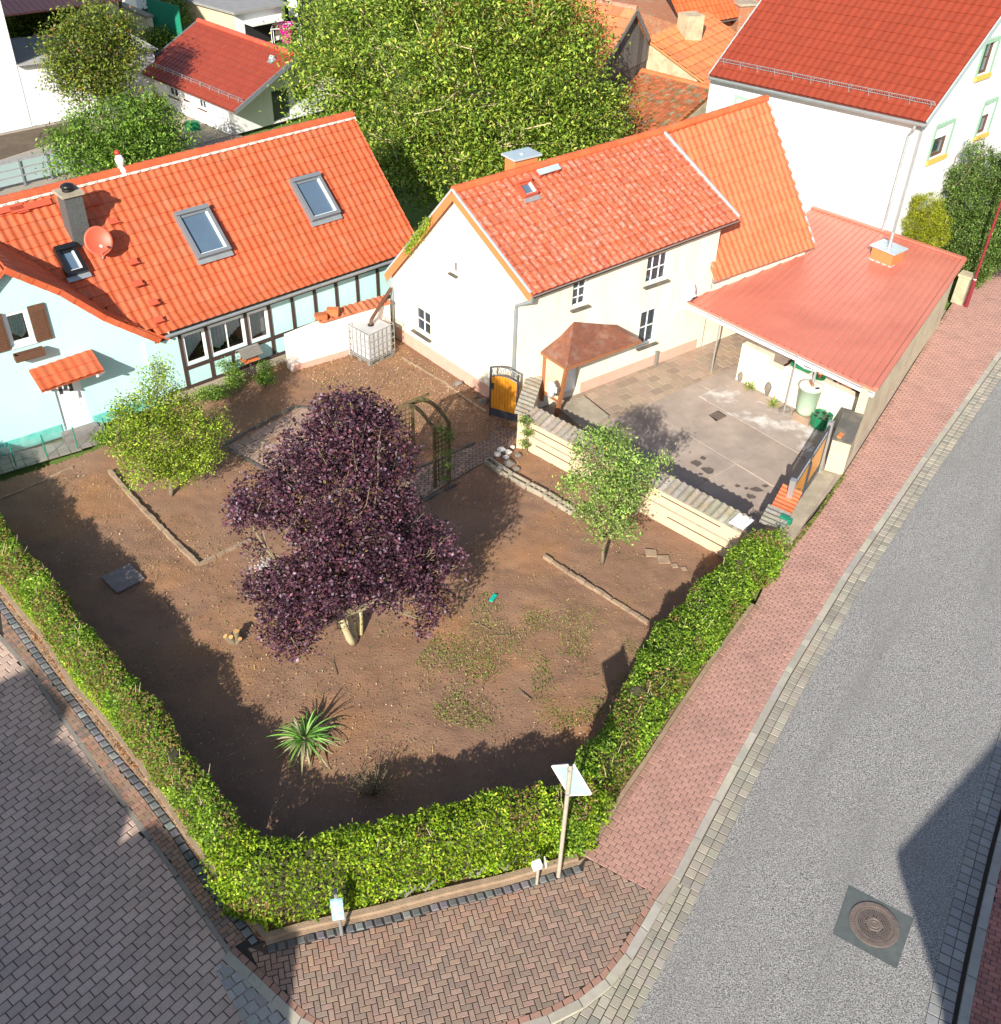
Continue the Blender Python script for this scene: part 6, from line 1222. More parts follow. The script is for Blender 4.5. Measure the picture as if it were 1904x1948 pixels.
# ---------------- houses and walls behind ----------------
def block(name, label, cat, base, h, m, roofm=None, rh=.12, over=.25, col=None):
    "box building from three ground corners (left, front, right)"
    L, Fc, R = [np.array(p[:2], float) for p in base]; Bk = L+R-Fc; t = thing(name, label, cat, z3(Fc)); q = [L, Fc, R, Bk]
    mb = MB(); mb.hexa([z3(p) for p in q]+[z3(p, h) for p in q]); mb.build('wall', m, t)
    if roofm:
        c = sum(q)/4; mb = MB(); o = [c+(p-c)*(1+over/np.hypot(*(p-c))) for p in q]; mb.hexa([z3(p, h+.003) for p in o]+[z3(p, h+rh) for p in o], col); mb.build('roof', roofm, t)
    return t
# bungalow with dark red roof
FA, FB_ = Z(306, 198), Z(437, 256); BG = Wall(FA, FB_); be1 = BG.X(448, 216, .45); be0 = BG.X(262, 126, .45); BP = Wall(be1[:2], be1[:2]-BG.n*6); br1 = BP.X(568, 110); BR = Wall(br1[:2], br1[:2]-BG.u*8); br0 = BR.X(383, 37)
print('bungalow', be0, be1, br0, br1, BG.L); bsl = (be0[:2]-BG.A)@BG.u; bg = thing('bungalow', 'small white bungalow with dark red tiled roof and snow guard, behind the turquoise house', 'house', FA)
bw = -(br1[:2]-BG.A)@BG.n; be0 = z3(BG.P(bsl, 0, .45), be1[2]); br0 = z3(BR.P((be0[:2]-BR.A)@BR.u, 0), br1[2])
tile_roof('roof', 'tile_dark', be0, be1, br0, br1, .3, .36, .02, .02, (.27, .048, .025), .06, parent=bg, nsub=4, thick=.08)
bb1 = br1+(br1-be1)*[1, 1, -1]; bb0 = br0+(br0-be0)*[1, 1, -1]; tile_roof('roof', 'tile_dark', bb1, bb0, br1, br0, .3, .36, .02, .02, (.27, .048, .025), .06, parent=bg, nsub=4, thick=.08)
ridge_tiles('ridge', 'tile_dark', br0+[0, 0, .08], br1+[0, 0, .08], (.5, .09, .05), .13, .4, bg)
eh_ = be1[2]; L1 = BG.sh(440, 250)[0]; bwins = [rect(BG, (350, 182), (341, 187), (318.6, 162))]
w_a = rect(BG, (323, 181), (340, 188), (317, 161)); w_b = rect(BG, (352, 186), (360, 193), (352, 176)); w_c = rect(BG, (378, 203), (393, 211), (372, 186)); print(w_a, w_b, w_c); bw_ = []
for w in (w_a, w_b, w_c): bw_.append((w[0], w[1], w[2], min(w[3]+.1, eh_-.12)))
wall_mesh('wall', 'white_wall', BG, [(bsl+.5, 0), (L1, 0), (L1, eh_), (bsl+.5, eh_)], bw_, .14, bg)
for i, w in enumerate(bw_): window(BG, *w, bg, nx=2, ny=1 if i != 1 else 2, fw=.07, rec=.1, sill=.06, sillm='brown')
BS = Wall(BG.P(L1, 0), BG.P(L1, 0, -bw*2-.45)); dd = rect(BS, (425+98, 246), (440+98+12, 240), (521+4, 197)); dd = (min(dd[:2]), max(dd[:2]), .05, 2.05); print('bung door', dd, BS.L)
g_o = [(0, 0), (BS.L-.5, 0), (BS.L-.5, eh_), (bw, br1[2]-.05), (0, eh_)]; dd = (max(1.2, min(dd[0], 3)), 0, .1, 2.05); dd = (dd[0], dd[0]+1.0, .1, 1.5)
wall_mesh('wall', 'white_wall', BS, g_o, [dd, (dd[1]+.3, dd[1]+1.2, .75, 1.5)], .14, bg); window(BS, *dd, bg, frame='greyframe', nx=1, ny=1, rec=.1); window(BS, dd[1]+.3, dd[1]+1.2, .75, 1.5, bg, frame='greyframe', nx=1, ny=1, rec=.1)
mb = MB(); mb.beam(be1+[0, 0, .05], br1+[0, 0, .05], .05, .2); mb.beam(be0+[0, 0, .05], br0+[0, 0, .05], .05, .2); mb.build('verge_board', 'greyframe', bg); gutter(be0+[0, 0, .02], be1+[0, 0, .02], bg)
SB = Slope(be0, be1, br0); a0, a1, b_ = SB.uv(282, 118)[0], SB.uv(462, 198)[0], .5*(SB.uv(282, 118)[1]+SB.uv(462, 198)[1]); snow_guard(SB, a0, a1, b_, bg, .14)
skylight(SB, [(505, 106), (520, 103), (527, 110), (512, 117)], bg, frame='zinc_light', fw=.08, hh=.26)
q = Z(427, 247); q = Z(365+65, 246); tb = Z(423, 246); tb = Z(425*.0+367, 246*1.0); mb = MB(); mb.box(Z(367, 247), (.7, .4, .35), .3); mb.box(Z(367, 247)+[.0, .0, .352], (.5, .25, .05), .3); tag(mb.build('green_crate', 'green_plastic'), 'small green crate standing on the yard before the bungalow', 'crate')
for i, p in enumerate(((280, 208), (306, 200))): pot('plant_pot', ['left terracotta plant pot by the bungalow corner', 'right terracotta plant pot by the bungalow wall'][i], 'flower pot', Z(*p), .28, .4, 'clay')
# grey-roofed garage with open door
gl_, gf_, gr_ = Z(343, 60), Z(452, 92), Z(540, 74); gh_ = Wall(gf_, gr_).sh(449, 24)[1]; print('garage', gh_, gl_, gf_, gr_); 
gg = block('garage', 'pale garage with grey corrugated roof and open front door, behind the bungalow', 'garage', (gl_, gf_, gr_), gh_, 'white_wall', 'corr', .14, .5)
GF = Wall(gf_, gr_); mb = MB(); wbox(mb, GF, GF.L*.2, GF.L*.82, .02, gh_*.66, .0, .012); mb.build('open_doorway', 'dark', gg); mb = MB(); wbox(mb, GF, GF.L*.19, GF.L*.84, gh_*.66, gh_*.7, .0, .9); mb.build('tilt_door', 'whitestone', gg)
GL = Wall(gl_, gf_); mb = MB(); wbox(mb, GL, 0, GL.L, 0, gh_, .0, .015); mb.build('side_render', 'cream2', gg)
rk = thing('drying_rack', 'white clothes drying rack behind the bungalow ridge', 'drying rack', Z(522, 82)); k0 = Z(522, 82); mb = MB()
for i in range(6): mb.beam(k0+[i*.3, .1*i, 1.], k0+[i*.3+.1, .1*i-1, 1.], .02, .02)
for i in (0, 5): mb.beam(k0+[i*.3, .1*i, 0], k0+[i*.3, .1*i, 1.], .03, .03); mb.beam(k0+[i*.3+.1, .1*i-1, 0], k0+[i*.3+.1, .1*i-1, 1.], .03, .03)
mb.beam(k0+[0, 0, 1], k0+[1.5, .5, 1], .03, .03); mb.beam(k0+[.1, -1, 1], k0+[1.6, -.5, 1], .03, .03); mb.build('frame', 'white_paint', rk)
q = Z(529, 73); mb = MB(); mb.rock(q+[0, 0, .75], .45, 3, (1, .6, .5)); tag(mb.build('yellow_cloth', 'yellowp'), 'bright yellow cloth near the garage behind the bungalow', 'cloth')
q = Z(547, 80); mb = MB(); mb.lathe(q+[0, 0, .5], [(.35, 0), (.5, .5), (.48, .5), (.3, .1), (.001, .1)], 14); mb.box(q, (.5, .5, .5)); tag(mb.build('pink_basket', 'pinkp'), 'magenta plastic basket on a stand by the garage', 'basket')
# large white house at the left edge and the shed joined to it
WL = Wall(Z(0, 254), Z(61, 241)); wt = WL.sh(0, 4)[1]; print('white left', wt, WL.L); b0 = Z(61, 241)
t = thing('left_edge_house', 'tall plain white gable wall cut by the left picture edge', 'house', b0); mb = MB(); ol = [(-9, 0), (WL.L, 0), (WL.L, 9.5), (-9, 9.5)]; mb.extr([WL.P(a, b) for a, b in ol], [*(-WL.n*9), 0]); mb.build('wall', 'white_wall', t)
tile_roof('roof', 'tile_dark', WL.P(-9.4, 9.4, .4), WL.P(WL.L+.3, 9.4, .4), WL.P(-9.4, 13.5, -4.5), WL.P(WL.L+.3, 13.5, -4.5), .3, .4, parent=t, col=(.36, .06, .03), nsub=4)
SH = Wall(Z(61, 241), Z(155, 222)); sh0 = SH.sh(34, 128)[1]; sh1, shh = SH.sh(291, 90); print('shed', sh0, sh1, shh); shh = min(max(sh0, 2.5), 6.)
t = thing('white_shed', 'long white shed wall with corrugated grey roof edge behind the maple', 'shed', SH.P(.0, 0)); mb = MB(); mb.hexa([SH.P(.02, 0, -.02), SH.P(sh1, 0, -.02), SH.P(sh1, 0, -4), SH.P(.02, 0, -4), SH.P(.02, sh0, -.02), SH.P(sh1, sh0-.3, -.02), SH.P(sh1, sh0-.3, -4), SH.P(.02, sh0, -4)]); mb.build('wall', 'white_wall', t)
n = 60; V = []; F = []
for i in range(n*2+1): s_ = .0+(sh1+.2)*i/(2*n); z = sh0+.05-.3*i/(2*n)+(.07 if i % 2 else 0); V += [SH.P(s_, z, .25), SH.P(s_, z+.1, -4.2)]
F = [(2*i, 2*i+2, 2*i+3, 2*i+1) for i in range(n*2)]; mesh_obj('roof', np.array(V), F, 'corr', t)
# pale yellow wall, green sheet fence, grey yard fence, dark screens
def wallthing(name, label, cat, a, b, h, m, w=.2, cap=None):
    W_ = Wall(a, b); t = thing(name, label, cat, z3(a)) if cap else None; mb = MB(); wbox(mb, W_, 0, W_.L, 0, h, -w, 0); o = mb.build('wall' if cap else name, m, t)
    if not cap: return tag(o, label, cat)
    mb = MB(); wbox(mb, W_, -.05, W_.L+.05, h+.003, h+.1, -w-.08, .08); mb.build('coping', cap, t); return t
ya, yb = Z(205, 50), Z(290, 90); yh = Wall(ya, yb).sh(280, 34)[1]; print('yellow', yh); wallthing('yellow_wall', 'pale yellow garden wall in the upper left behind the maple', 'wall', ya, yb, min(max(yh, 1.5), 4), 'yellow_wall', .3, 'concrete_old')
va, vb = Z(292, 84), Z(352, 100); wallthing('green_fence', 'dark green sheet fence between the yellow wall and the bungalow', 'fence', va, vb, 2.4, 'greenmetal', .06)
va, vb = Z(-60, 378), Z(335, 283); YF = Wall(va, vb); t = thing('yard_fence', 'low pale grey metal fence at the rear of the turquoise house', 'fence', va)
mb = MB()
for k in range(3): wbox(mb, YF, 0, YF.L, .15+.3*k, .38+.3*k, -.02, .02)
mb.build('panel', 'signback', t)
for k in range(9): mb = MB(); mb.box(YF.P(YF.L*k/8, 0, .04), (.07, .07, 1.1), .5); mb.build('post', 'greyframe', t)
mb = MB(); q = Wall(Z(546, 62), Z(612, 72)); wbox(mb, q, 0, q.L, 0, 2.0, -.05, 0); tag(mb.build('dark_screen', 'black'), 'black privacy screen beside the garage', 'screen')
mb = MB(); wbox(mb, q, q.L*.12, q.L*.38, 1.0, 2.1, .02, .06); tag(mb.build('white_towel', 'cloth'), 'white towel hanging over the black screen', 'towel')
# open red-roofed shelter at the top left
s0_, s1_ = Z(120, 18, 3.2), Z(233, 3, 3.2); t = thing('shelter', 'open shelter with red sheet roof at the upper left edge', 'shelter', z3(s0_)); d_ = (s1_-s0_)[:2]; d_ /= np.hypot(*d_); nn_ = np.array([-d_[1], d_[0]]); back = np.array([*(nn_*7), 1.2])
metal_roof('roof', 'metal_red', s0_-z3(d_*3), s1_, s0_-z3(d_*3)+back, s1_+back, .3, t)
for k in range(4): q = lerp(s0_, s1_, k/3)[:2]+nn_*.4; mb = MB(); mb.box(z3(q), (.15, .15, 3.2)); mb.build('post', 'brown', t)
mb = MB(); q = Wall((s0_-z3(d_*3)+back)[:2], (s1_+back)[:2]); wbox(mb, q, 0, q.L, 0, 3.6, -.1, 0); mb.build('rear_wall', 'oldwood', t)
# wooden barn gable with orange roof
B1, B2 = Z(1164, 172, 2.6), Z(1226, 140, 2.6); BWl = Wall(B1, B2); bap = BWl.sh(1202, 20); bl_ = BWl.sh(1116, 172); brr = BWl.sh(1224, 70); brx = BWl.sh(1234, 76); print('barn', bap, bl_, brr, brx)
t = thing('barn', 'old barn with weathered dark board gable and patchy orange tiled roof', 'barn', z3(B1)); ol = [(bl_[0]+.1, 0), (brx[0]+.4, 0), (brx[0]+.4, brr[1]-.6), (brr[0], brr[1]), (bap[0], bap[1]-.1), (bl_[0]+.1, bl_[1])]
mb = MB(); mb.extr([BWl.P(a, b) for a, b in ol], [*(-BWl.n*.15), 0]); mb.build('wall', 'oldwood', t)
mb = MB(); s_ = ol[0][0]
while s_ < brx[0]+.3:
    top_ = np.interp(s_, [bl_[0], bap[0], brr[0], brx[0]+.4], [bl_[1], bap[1]-.15, brr[1], brr[1]-.6]); k = random.uniform(.6, 1.5); mid = bap[1]*.58
    wbox(mb, BWl, s_, s_+.17, 0, min(mid, top_), .0, .02+.012*random.random(), (.08*k, .07*k, .06*k))
    if top_ > mid: wbox(mb, BWl, s_, s_+.17, mid-.1, top_, .03, .05+.012*random.random(), (.12*k, .11*k, .1*k))
    s_ += .18
MT['boards'] = mat('barn_cladding', (1, 1, 1), .95, ns=8, na=.6, bump=.5, attr=True); mb.build('board_cladding', 'boards', t)
dv = np.array([*(-BWl.n*9), 0]); A_ = BWl.P(bap[0], bap[1], .25); E_ = BWl.P(bl_[0]-.1, bl_[1], .25); R_ = BWl.P(brr[0]+.1, brr[1]-.1, .25)
tile_roof('roof', 'tile', E_+dv, E_, A_+dv, A_, .55, .55, .02, .04, (.62, .2, .09), .2, parent=t, odd=((.3, .12, .07), .1), nsub=4); tile_roof('roof', 'tile', R_, R_+dv, A_, A_+dv, .55, .55, .02, .04, (.6, .2, .1), .2, parent=t, nsub=4)
ridge_tiles('ridge', 'tile_worn', A_+[0, 0, .1], A_+dv+[0, 0, .1], (.5, .2, .12), .13, .4, t)
mb = MB(); mb.beam(A_, E_, .05, .2); mb.beam(A_, R_, .05, .2); mb.build('verge_board', 'greywood', t)
# small house with bright orange roof and stained wall
J1, J2 = Z(1226, 139, 2.6), Z(1325, 163, 2.6); JW = Wall(J1, J2); j0 = JW.sh(1233, 76); j1 = JW.sh(1327, 149); print('small house', j0, j1, JW.L)
t = thing('lean_to_house', 'small outbuilding with stained yellowish wall and bright orange plain tiled roof', 'building', z3(J1)); mb = MB(); mb.extr([JW.P(a, b) for a, b in ((j0[0], 0), (j1[0], 0), (j1[0], j1[1]-.05), (j0[0], j0[1]-.05))], [*(-JW.n*5.5), 0]); mb.build('wall', 'rawwall', t)
dv = np.array([*(-JW.n*5.6), .2]); ja, jb_ = JW.P(j0[0]-.1, j0[1], .15), JW.P(j1[0]+.8, j1[1]-.3, .15)
tile_roof('roof', 'tile', jb_, jb_+dv, ja, ja+dv, .5, .5, .02, .04, (.7, .24, .09), .14, parent=t, nsub=4)
cq = onplane(1308, 60, (ja, jb_, ja+dv)); mb = MB(); mb.box(cq-[0, .5, .8], (.9, .9, 1.7), .4); mb.build('chimney', 'rawwall', t)
# mossy roof in front of it
k0_, k1_ = Z(1222, 140, 2.7), Z(1362, 176, 2.7); KW_ = Wall(k0_, k1_); t = thing('mossy_roof_shed', 'low shed under a moss-covered tiled roof behind the orange annex', 'shed', z3(k0_)); e0_ = KW_.P(-1.5, 1.5, 4.5); e1_ = KW_.P(KW_.L, 1.5, 4.5)
tile_roof('roof', 'tile_moss', e0_, e1_, k0_, k1_, .2, .3, .03, .06, (.42, .13, .055), .25, parent=t, odd=((.3, .22, .14), .12), nsub=4)
ridge_tiles('ridge', 'tile', k0_+[0, 0, .12], k1_+[0, 0, .12], (.62, .16, .06), .12, .35, t); ridge_tiles('ridge', 'tile', k0_+[0, 0, .12], e0_+[0, 0, .12], (.62, .16, .06), .12, .35, t)
mb = MB(); mb.hexa([z3(p) for p in (e0_-z3(KW_.n*.5), e1_-z3(KW_.n*.5), k1_, k0_)]+[z3(p, h) for p, h in ((e0_-z3(KW_.n*.5), 1.55), (e1_-z3(KW_.n*.5), 1.55), (k1_, 2.65), (k0_, 2.65))]); mb.build('wall', 'rawwall', t)
# brick building with orange roof behind
q0_, q1_ = Z(1340, 75, 3), Z(1420, 60, 3); QW = Wall(q0_, q1_); t = thing('brick_house', 'old brick building with steep orange roof and chimney behind the small outbuilding', 'building', z3(q0_))
qt = QW.sh(1345, 44)[1]; mb = MB(); wbox(mb, QW, -1.5, QW.L+3, 0, qt, -6, 0); mb.build('wall', 'brick', t); mb = MB(); q = QW.P(QW.L*.75, 0, .35); mb.box(q, (1., .8, qt+.7), .3); c_ = mb.build('chimney', 'brick', t); mb = MB(); mb.box(q+[0, 0, qt+.7], (1.15, .95, .12), .3); mb.build('chimney_cap', 'concrete_old', c_)
a_ = QW.P(-2, qt+.1, .4); b_ = QW.P(QW.L+3, qt+.1, .4); tile_roof('roof', 'tile', a_, b_, a_+[*(-QW.n*4), 4.], b_+[*(-QW.n*4), 4.], .3, .4, .025, .03, (.66, .13, .04), .08, parent=t, nsub=4); gutter(a_, b_, t)
wa_, wb_ = Z(1090, 28, 3), Z(1232, 38, 3); wallthing('beige_wall', 'plain beige house wall behind the barn ridge', 'wall', Z(1080, 45), Z(1236, 62), 7.5, 'yellow_wall', .4)
block('pale_shed', 'pale flat-roofed shed at the top edge behind the walnut tree', 'shed', (Z(225, 8), Z(262, 20), Z(325, 6)), 3., 'white_wall', 'corr', .14, .3)
# ---------------- plants ----------------
def view_wall(b): b = np.array(b[:2]); d = b/np.hypot(*b); return Wall(b, b+np.array([-d[1], d[0]]))
def tree(name, label, base, blobs, ncl, nl, spread, size, pal, group=None, cat='tree', m='leaf', trunk=.12, fork=.35, barkm='bark', shell=.5, droop=.15, base_w=None, zf=.8, asp=.5, twigs=0, up=.5, twigm=None, multi=1, fs=1.0, limbm=None):
    b = Z(*base) if base_w is None else np.array(base_w, float); W_ = view_wall(b); B = []
    for bl in blobs:
        px, py, r, off = bl[:4]; X = W_.X(px, py, off); X[2] = max(X[2], .35); dpt = np.linalg.norm(X-CAMP); R_ = r/CF*dpt; B.append((*X, R_, R_, R_*zf))
    t = thing(name, label, cat, b, group); C0 = np.array([x[:3] for x in B]); top = C0[:, 2].max(); fz = b[2]+(np.median(C0[:, 2])-b[2])*fork; mb = MB()
    fk = []
    for k in range(multi): o = rng.normal(size=3)*[.12, .12, 0]*(multi > 1); fp = np.array([b[0], b[1], fz])+o*4*(multi > 1)+rng.normal(size=3)*[.06, .06, 0]; limb(mb, b+o, fp, trunk/(multi**.4), trunk*.72/(multi**.4), .06, 4); fk.append(fp)
    if limbm: mb.build('trunk', barkm, t, True); mb = MB(); barkm = limbm
    for i, c in enumerate(C0):
        f = fk[i % len(fk)]; r_ = trunk*.5*(.5+B[i][3]/max(x[3] for x in B)*.5); p = limb(mb, f, c, r_, r_*.35, .22)
        for k in range(4): d = rng.normal(size=3); d[2] = abs(d[2])*.6; d /= np.linalg.norm(d); limb(mb, p[3 if k % 2 else 4], c+d*B[i][3]*.85, r_*.32, .006, .2, 4)
    P, cc = clumps(B, ncl, nl, spread, shell); TN = clumps.tone[P[:, 2] > .03]; P = P[P[:, 2] > .03]
    if twigs:
        for c in cc[rng.choice(len(cc), twigs)]: j = np.argmin(((C0-c)**2).sum(1)); o = C0[j]+(c-C0[j])*.5; mb.tube([o, lerp(o, c, .6)+rng.normal(size=3)*.12, c+(c-o)*.38+rng.normal(size=3)*.2*fs], [.03*fs, .02*fs, .009*fs], 5)
    mb.build('limbs' if limbm else 'trunk', barkm, t, True); leaf_mesh('crown', P, size, pal, m, t, up, asp, droop, tone=TN); return t
PURP = [((.07, .028, .046), 4), ((.1, .04, .06), 4), ((.04, .018, .032), 4), ((.15, .055, .07), 1.4), ((.2, .14, .19), 1.3), ((.14, .1, .03), .2)]
tree('purple_plum_tree', 'large purple-leaved plum tree with forked mossy trunk in the middle of the garden', (680, 1222),
     [(665, 800, 70, -.2), (600, 1060, 42, .6), (830, 1020, 34, 0), (480, 1045, 22, .3), (610, 860, 75, 0), (715, 860, 80, -.3), (560, 905, 62, .2), (500, 950, 55, .1), (465, 975, 38, 0), (655, 935, 85, .2), (745, 930, 52, -.2), (765, 1000, 56, 0), (690, 1020, 80, .5), (610, 1010, 62, .5), (560, 990, 40, .3), (640, 1095, 70, .9), (730, 1100, 75, .7), (810, 1085, 52, .3), (850, 1070, 30, .2), (560, 1110, 52, .9), (500, 1115, 42, .7), (540, 1175, 52, 1.2), (590, 1165, 48, 1.2), (560, 1225, 34, 1.3), (825, 1140, 36, .6), (800, 1180, 26, .7), (790, 1055, 50, .2), (640, 770, 35, -.3), (700, 790, 45, -.4)],
     2000, 22, .1, .082, PURP, m='leaf_dark', trunk=.15, fork=.3, barkm='bark_light', limbm='bark', shell=.25, droop=.1, asp=.6, twigs=10, up=.4, multi=3)
YG = [((.28, .4, .03), 4), ((.2, .32, .03), 3), ((.38, .46, .06), 2), ((.12, .2, .02), 2), ((.42, .36, .08), .5)]
tree('young_green_tree', 'small bright yellow-green tree in front of the turquoise house', (325, 942), [(300, 735, 34, 0), (270, 780, 45, .1), (330, 780, 45, -.1), (250, 830, 45, .2), (300, 840, 55, .2), (360, 830, 42, 0), (405, 805, 28, -.2), (380, 860, 34, .1), (270, 885, 42, .4), (325, 885, 40, .3), (228, 790, 22, .2), (300, 700, 18, 0), (350, 900, 24, .3)],
     620, 30, .12, .07, YG, trunk=.07, fork=.3, shell=.3, group=None, asp=.5)
T2 = [((.22, .36, .07), 4), ((.3, .45, .1), 3), ((.34, .43, .14), 1.5), ((.1, .17, .04), 2), ((.45, .32, .1), .15)]
tree('young_fruit_tree', 'slender light green young tree in front of the garden wall', (1145, 1074), [(1150, 838, 34, 0), (1180, 865, 34, 0), (1120, 850, 28, .1), (1215, 890, 30, -.1), (1250, 885, 20, -.2), (1165, 910, 38, .1), (1120, 900, 26, .2), (1090, 925, 22, .1), (1205, 935, 30, .1), (1150, 955, 34, .2), (1115, 965, 24, .3), (1180, 975, 28, .3), (1148, 1000, 20, .4), (1190, 1010, 18, .3), (1130, 1020, 15, .4), (1185, 815, 12, 0)],
     340, 24, .11, .082, T2, trunk=.05, fork=.35, shell=.3)
WAL = [((.18, .29, .035), 5), ((.27, .38, .045), 4), ((.4, .48, .08), 2), ((.08, .15, .02), 3), ((.52, .48, .1), .7)]
tree('walnut_tree', 'huge spreading walnut tree with pale twisted bare branches behind the two houses', None,
     [(860, 60, 110, 0), (700, 90, 90, 0), (1000, 70, 110, 0), (640, 170, 75, .5), (760, 180, 100, .5), (900, 180, 110, 1), (1040, 160, 100, .5), (1120, 220, 65, 0), (620, 110, 55, -1), (860, 290, 90, 2), (740, 270, 75, 2), (980, 270, 85, 2), (1080, 270, 60, 1), (1150, 245, 38, .5), (930, 350, 60, 2.5), (780, 330, 50, 2.5), (830, -10, 90, -1), (720, 10, 80, -1), (980, -10, 100, -1), (600, 200, 40, 0), (660, 230, 50, 1), (1040, 310, 50, 2), (640, 40, 55, -2), (1080, 60, 60, -1)],
     1500, 62, .4, .17, WAL, trunk=.3, fork=.4, shell=.5, droop=.35, base_w=(-2.3, 41.5, 0), twigs=200, barkm='bark_light', asp=.42, zf=.85, fs=1.7)
MAP = [((.19, .25, .03), 4), ((.13, .19, .03), 4), ((.27, .32, .05), 2.5), ((.4, .24, .06), .5), ((.06, .1, .015), 3), ((.3, .14, .05), .3)]
tree('maple_tree', 'upright tree with orange-tinged leaves in front of the white shed wall', None, [(175, 55, 45, 0), (130, 95, 38, 0), (205, 100, 48, 0), (155, 130, 45, 0), (225, 150, 36, 0), (180, 165, 42, 0), (125, 140, 28, 0), (240, 100, 30, 0), (215, 60, 30, 0)], 700, 24, .28, .15, MAP, trunk=.16, fork=.5, base_w=Z(205, 262), droop=.2)
CHR = [((.14, .26, .03), 5), ((.2, .34, .05), 3), ((.3, .42, .09), 1.5), ((.07, .14, .025), 3)]
tree('cherry_tree', 'spreading glossy green tree between the yard and the turquoise roof', None, [(250, 225, 42, 0), (190, 240, 42, 0), (300, 235, 36, 0), (150, 265, 34, .3), (220, 275, 50, .3), (280, 270, 42, .2), (330, 285-15, 25, 0), (120, 275, 24, .3), (170, 305, 38, .6), (240, 310, 42, .6), (130, 315, 22, .5), (290, 205, 24, 0)], 700, 24, .26, .16, CHR, trunk=.14, fork=.5, base_w=Z(238, 338), droop=.5, asp=.4)
YH = [((.1, .16, .015), 4), ((.3, .3, .02), 2.5), ((.05, .09, .012), 4), ((.5, .4, .03), 1)]
for i, (nm, lb, bs, bl, n_, pl) in enumerate((
    ('yellowing_tree', 'dense yellowing tree against the white house at the upper left edge', (50, 120), [(30, 30, 38, 0), (70, 20, 38, 0), (100, 45, 34, 0), (50, 65, 36, 0), (20, 70, 30, 0), (85, 75, 34, .3), (60, 95, 26, .5)], 800, YH),
    ('garden_bush', 'round dark green bush between the yellow wall and the bungalow roof', (306, 98), [(305, 78, 20, 0), (292, 84, 12, 0), (318, 84, 14, 0)], 200, WAL),
    ('loose_tree', 'small loose green tree left of the garage', (318, 75), [(315, 20, 20, 0), (335, 35, 16, 0), (305, 40, 14, 0), (325, 5, 16, 0)], 260, CHR),
    ('dense_tree', 'dense green tree between the barn and the brick building', (1270, 110), [(1275, 10, 40, 0), (1245, 30, 28, 0), (1300, 35, 30, 0), (1265, 55, 32, .5), (1305, 5, 30, 0)], 600, WAL))):
    tree(nm, lb, bs, bl, n_, 13, .26, .17, pl, trunk=.14, fork=.4, droop=.2)
CON = [((.12, .21, .045), 5), ((.18, .28, .06), 3), ((.07, .13, .03), 3), ((.26, .28, .1), .8)]
tree('conifer_bush', 'tall dark green conifer hedge in front of the white house beside the pavement', (1862, 545), [(1850, 460, 60, 0), (1790, 440, 30, 0), (1862, 290, 22, 0), (1835, 345, 34, 0), (1885, 330, 38, 0), (1800, 375, 30, -.3), (1860, 390, 48, .2), (1900, 400, 45, 0), (1835, 440, 45, .2), (1880, 460, 45, .2), (1850, 500, 36, .4), (1800, 420, 28, 0), (1930, 330, 45, 0), (1920, 480, 40, .2), (1820, 490, 26, .3)], 4200, 17, .09, .085, CON, trunk=.12, droop=.4, asp=.4, base_w=ES.P(3.4, 0, 1.3), cat='bush', shell=.5)
tree('thuja', 'bright yellow-green columnar thuja in front of the white house corner', (1752, 500), [(1762, 395, 30, 0), (1745, 425, 26, 0), (1775, 420, 28, 0), (1755, 455, 28, 0), (1780, 450, 22, 0), (1740, 455, 20, 0)], 1500, 18, .05, .055, [((.34, .38, .02), 4), ((.24, .3, .02), 3), ((.45, .46, .05), 2)], trunk=.06, droop=-.6, asp=.3, cat='bush', shell=.6, base_w=ES.P(1.0, 0, .95))
tree('ivy_bush', 'ivy and creeper tumbling over the low wall beside the red lamp post', (1850, 545), [(1835, 520, 18, 0), (1850, 545, 16, .1), (1868, 515, 18, 0), (1885, 490, 16, 0), (1815, 560, 11, .2), (1812, 585, 8, .1), (1900, 470, 16, 0)], 420, 13, .08, .06, CHR, trunk=.03, cat='bush')
tree('rose_bush', 'small green climbing shrub at the left end of the garden wall', (1003, 862), [(1000, 800, 9, .1), (1004, 822, 8, .1), (998, 845, 6, .1)], 60, 9, .05, .06, CHR, trunk=.02, cat='bush')
for i, (lb, bs, bl) in enumerate((('leafy green shrub left of the bird house post', (448, 740), [(440, 700, 13, 0), (450, 720, 16, .1), (436, 735, 14, .2), (425, 690, 8, 0)]), ('upright green shrub right of the bird house post', (507, 735), [(505, 700, 12, 0), (508, 718, 12, .1), (498, 725, 9, .1)]), ('low green weeds at the plinth of the half-timbered wall', (410, 765), [(405, 755, 13, .1), (385, 765, 11, .1), (425, 760, 12, .1), (398, 742, 9, 0)]), ('low pale shrub at the foot of the turquoise door step', (215, 845), [(205, 838, 12, .1), (225, 850, 12, .1), (190, 850, 9, .1)]))):
    tree('garden_shrub', lb, bs, bl, 170, 10, .07, .06, CHR, trunk=.02, cat='bush')
tree('climbing_rose', 'climbing plant on the right side of the trellis arch', (852, 935), [(850, 830, 13, 0), (848, 860, 11, 0), (852, 885, 9, 0), (845, 910, 7, 0), (838, 812, 9, 0)], 110, 9, .05, .05, [((.14, .22, .04), 3), ((.2, .28, .06), 2)], trunk=.015, cat='plant')
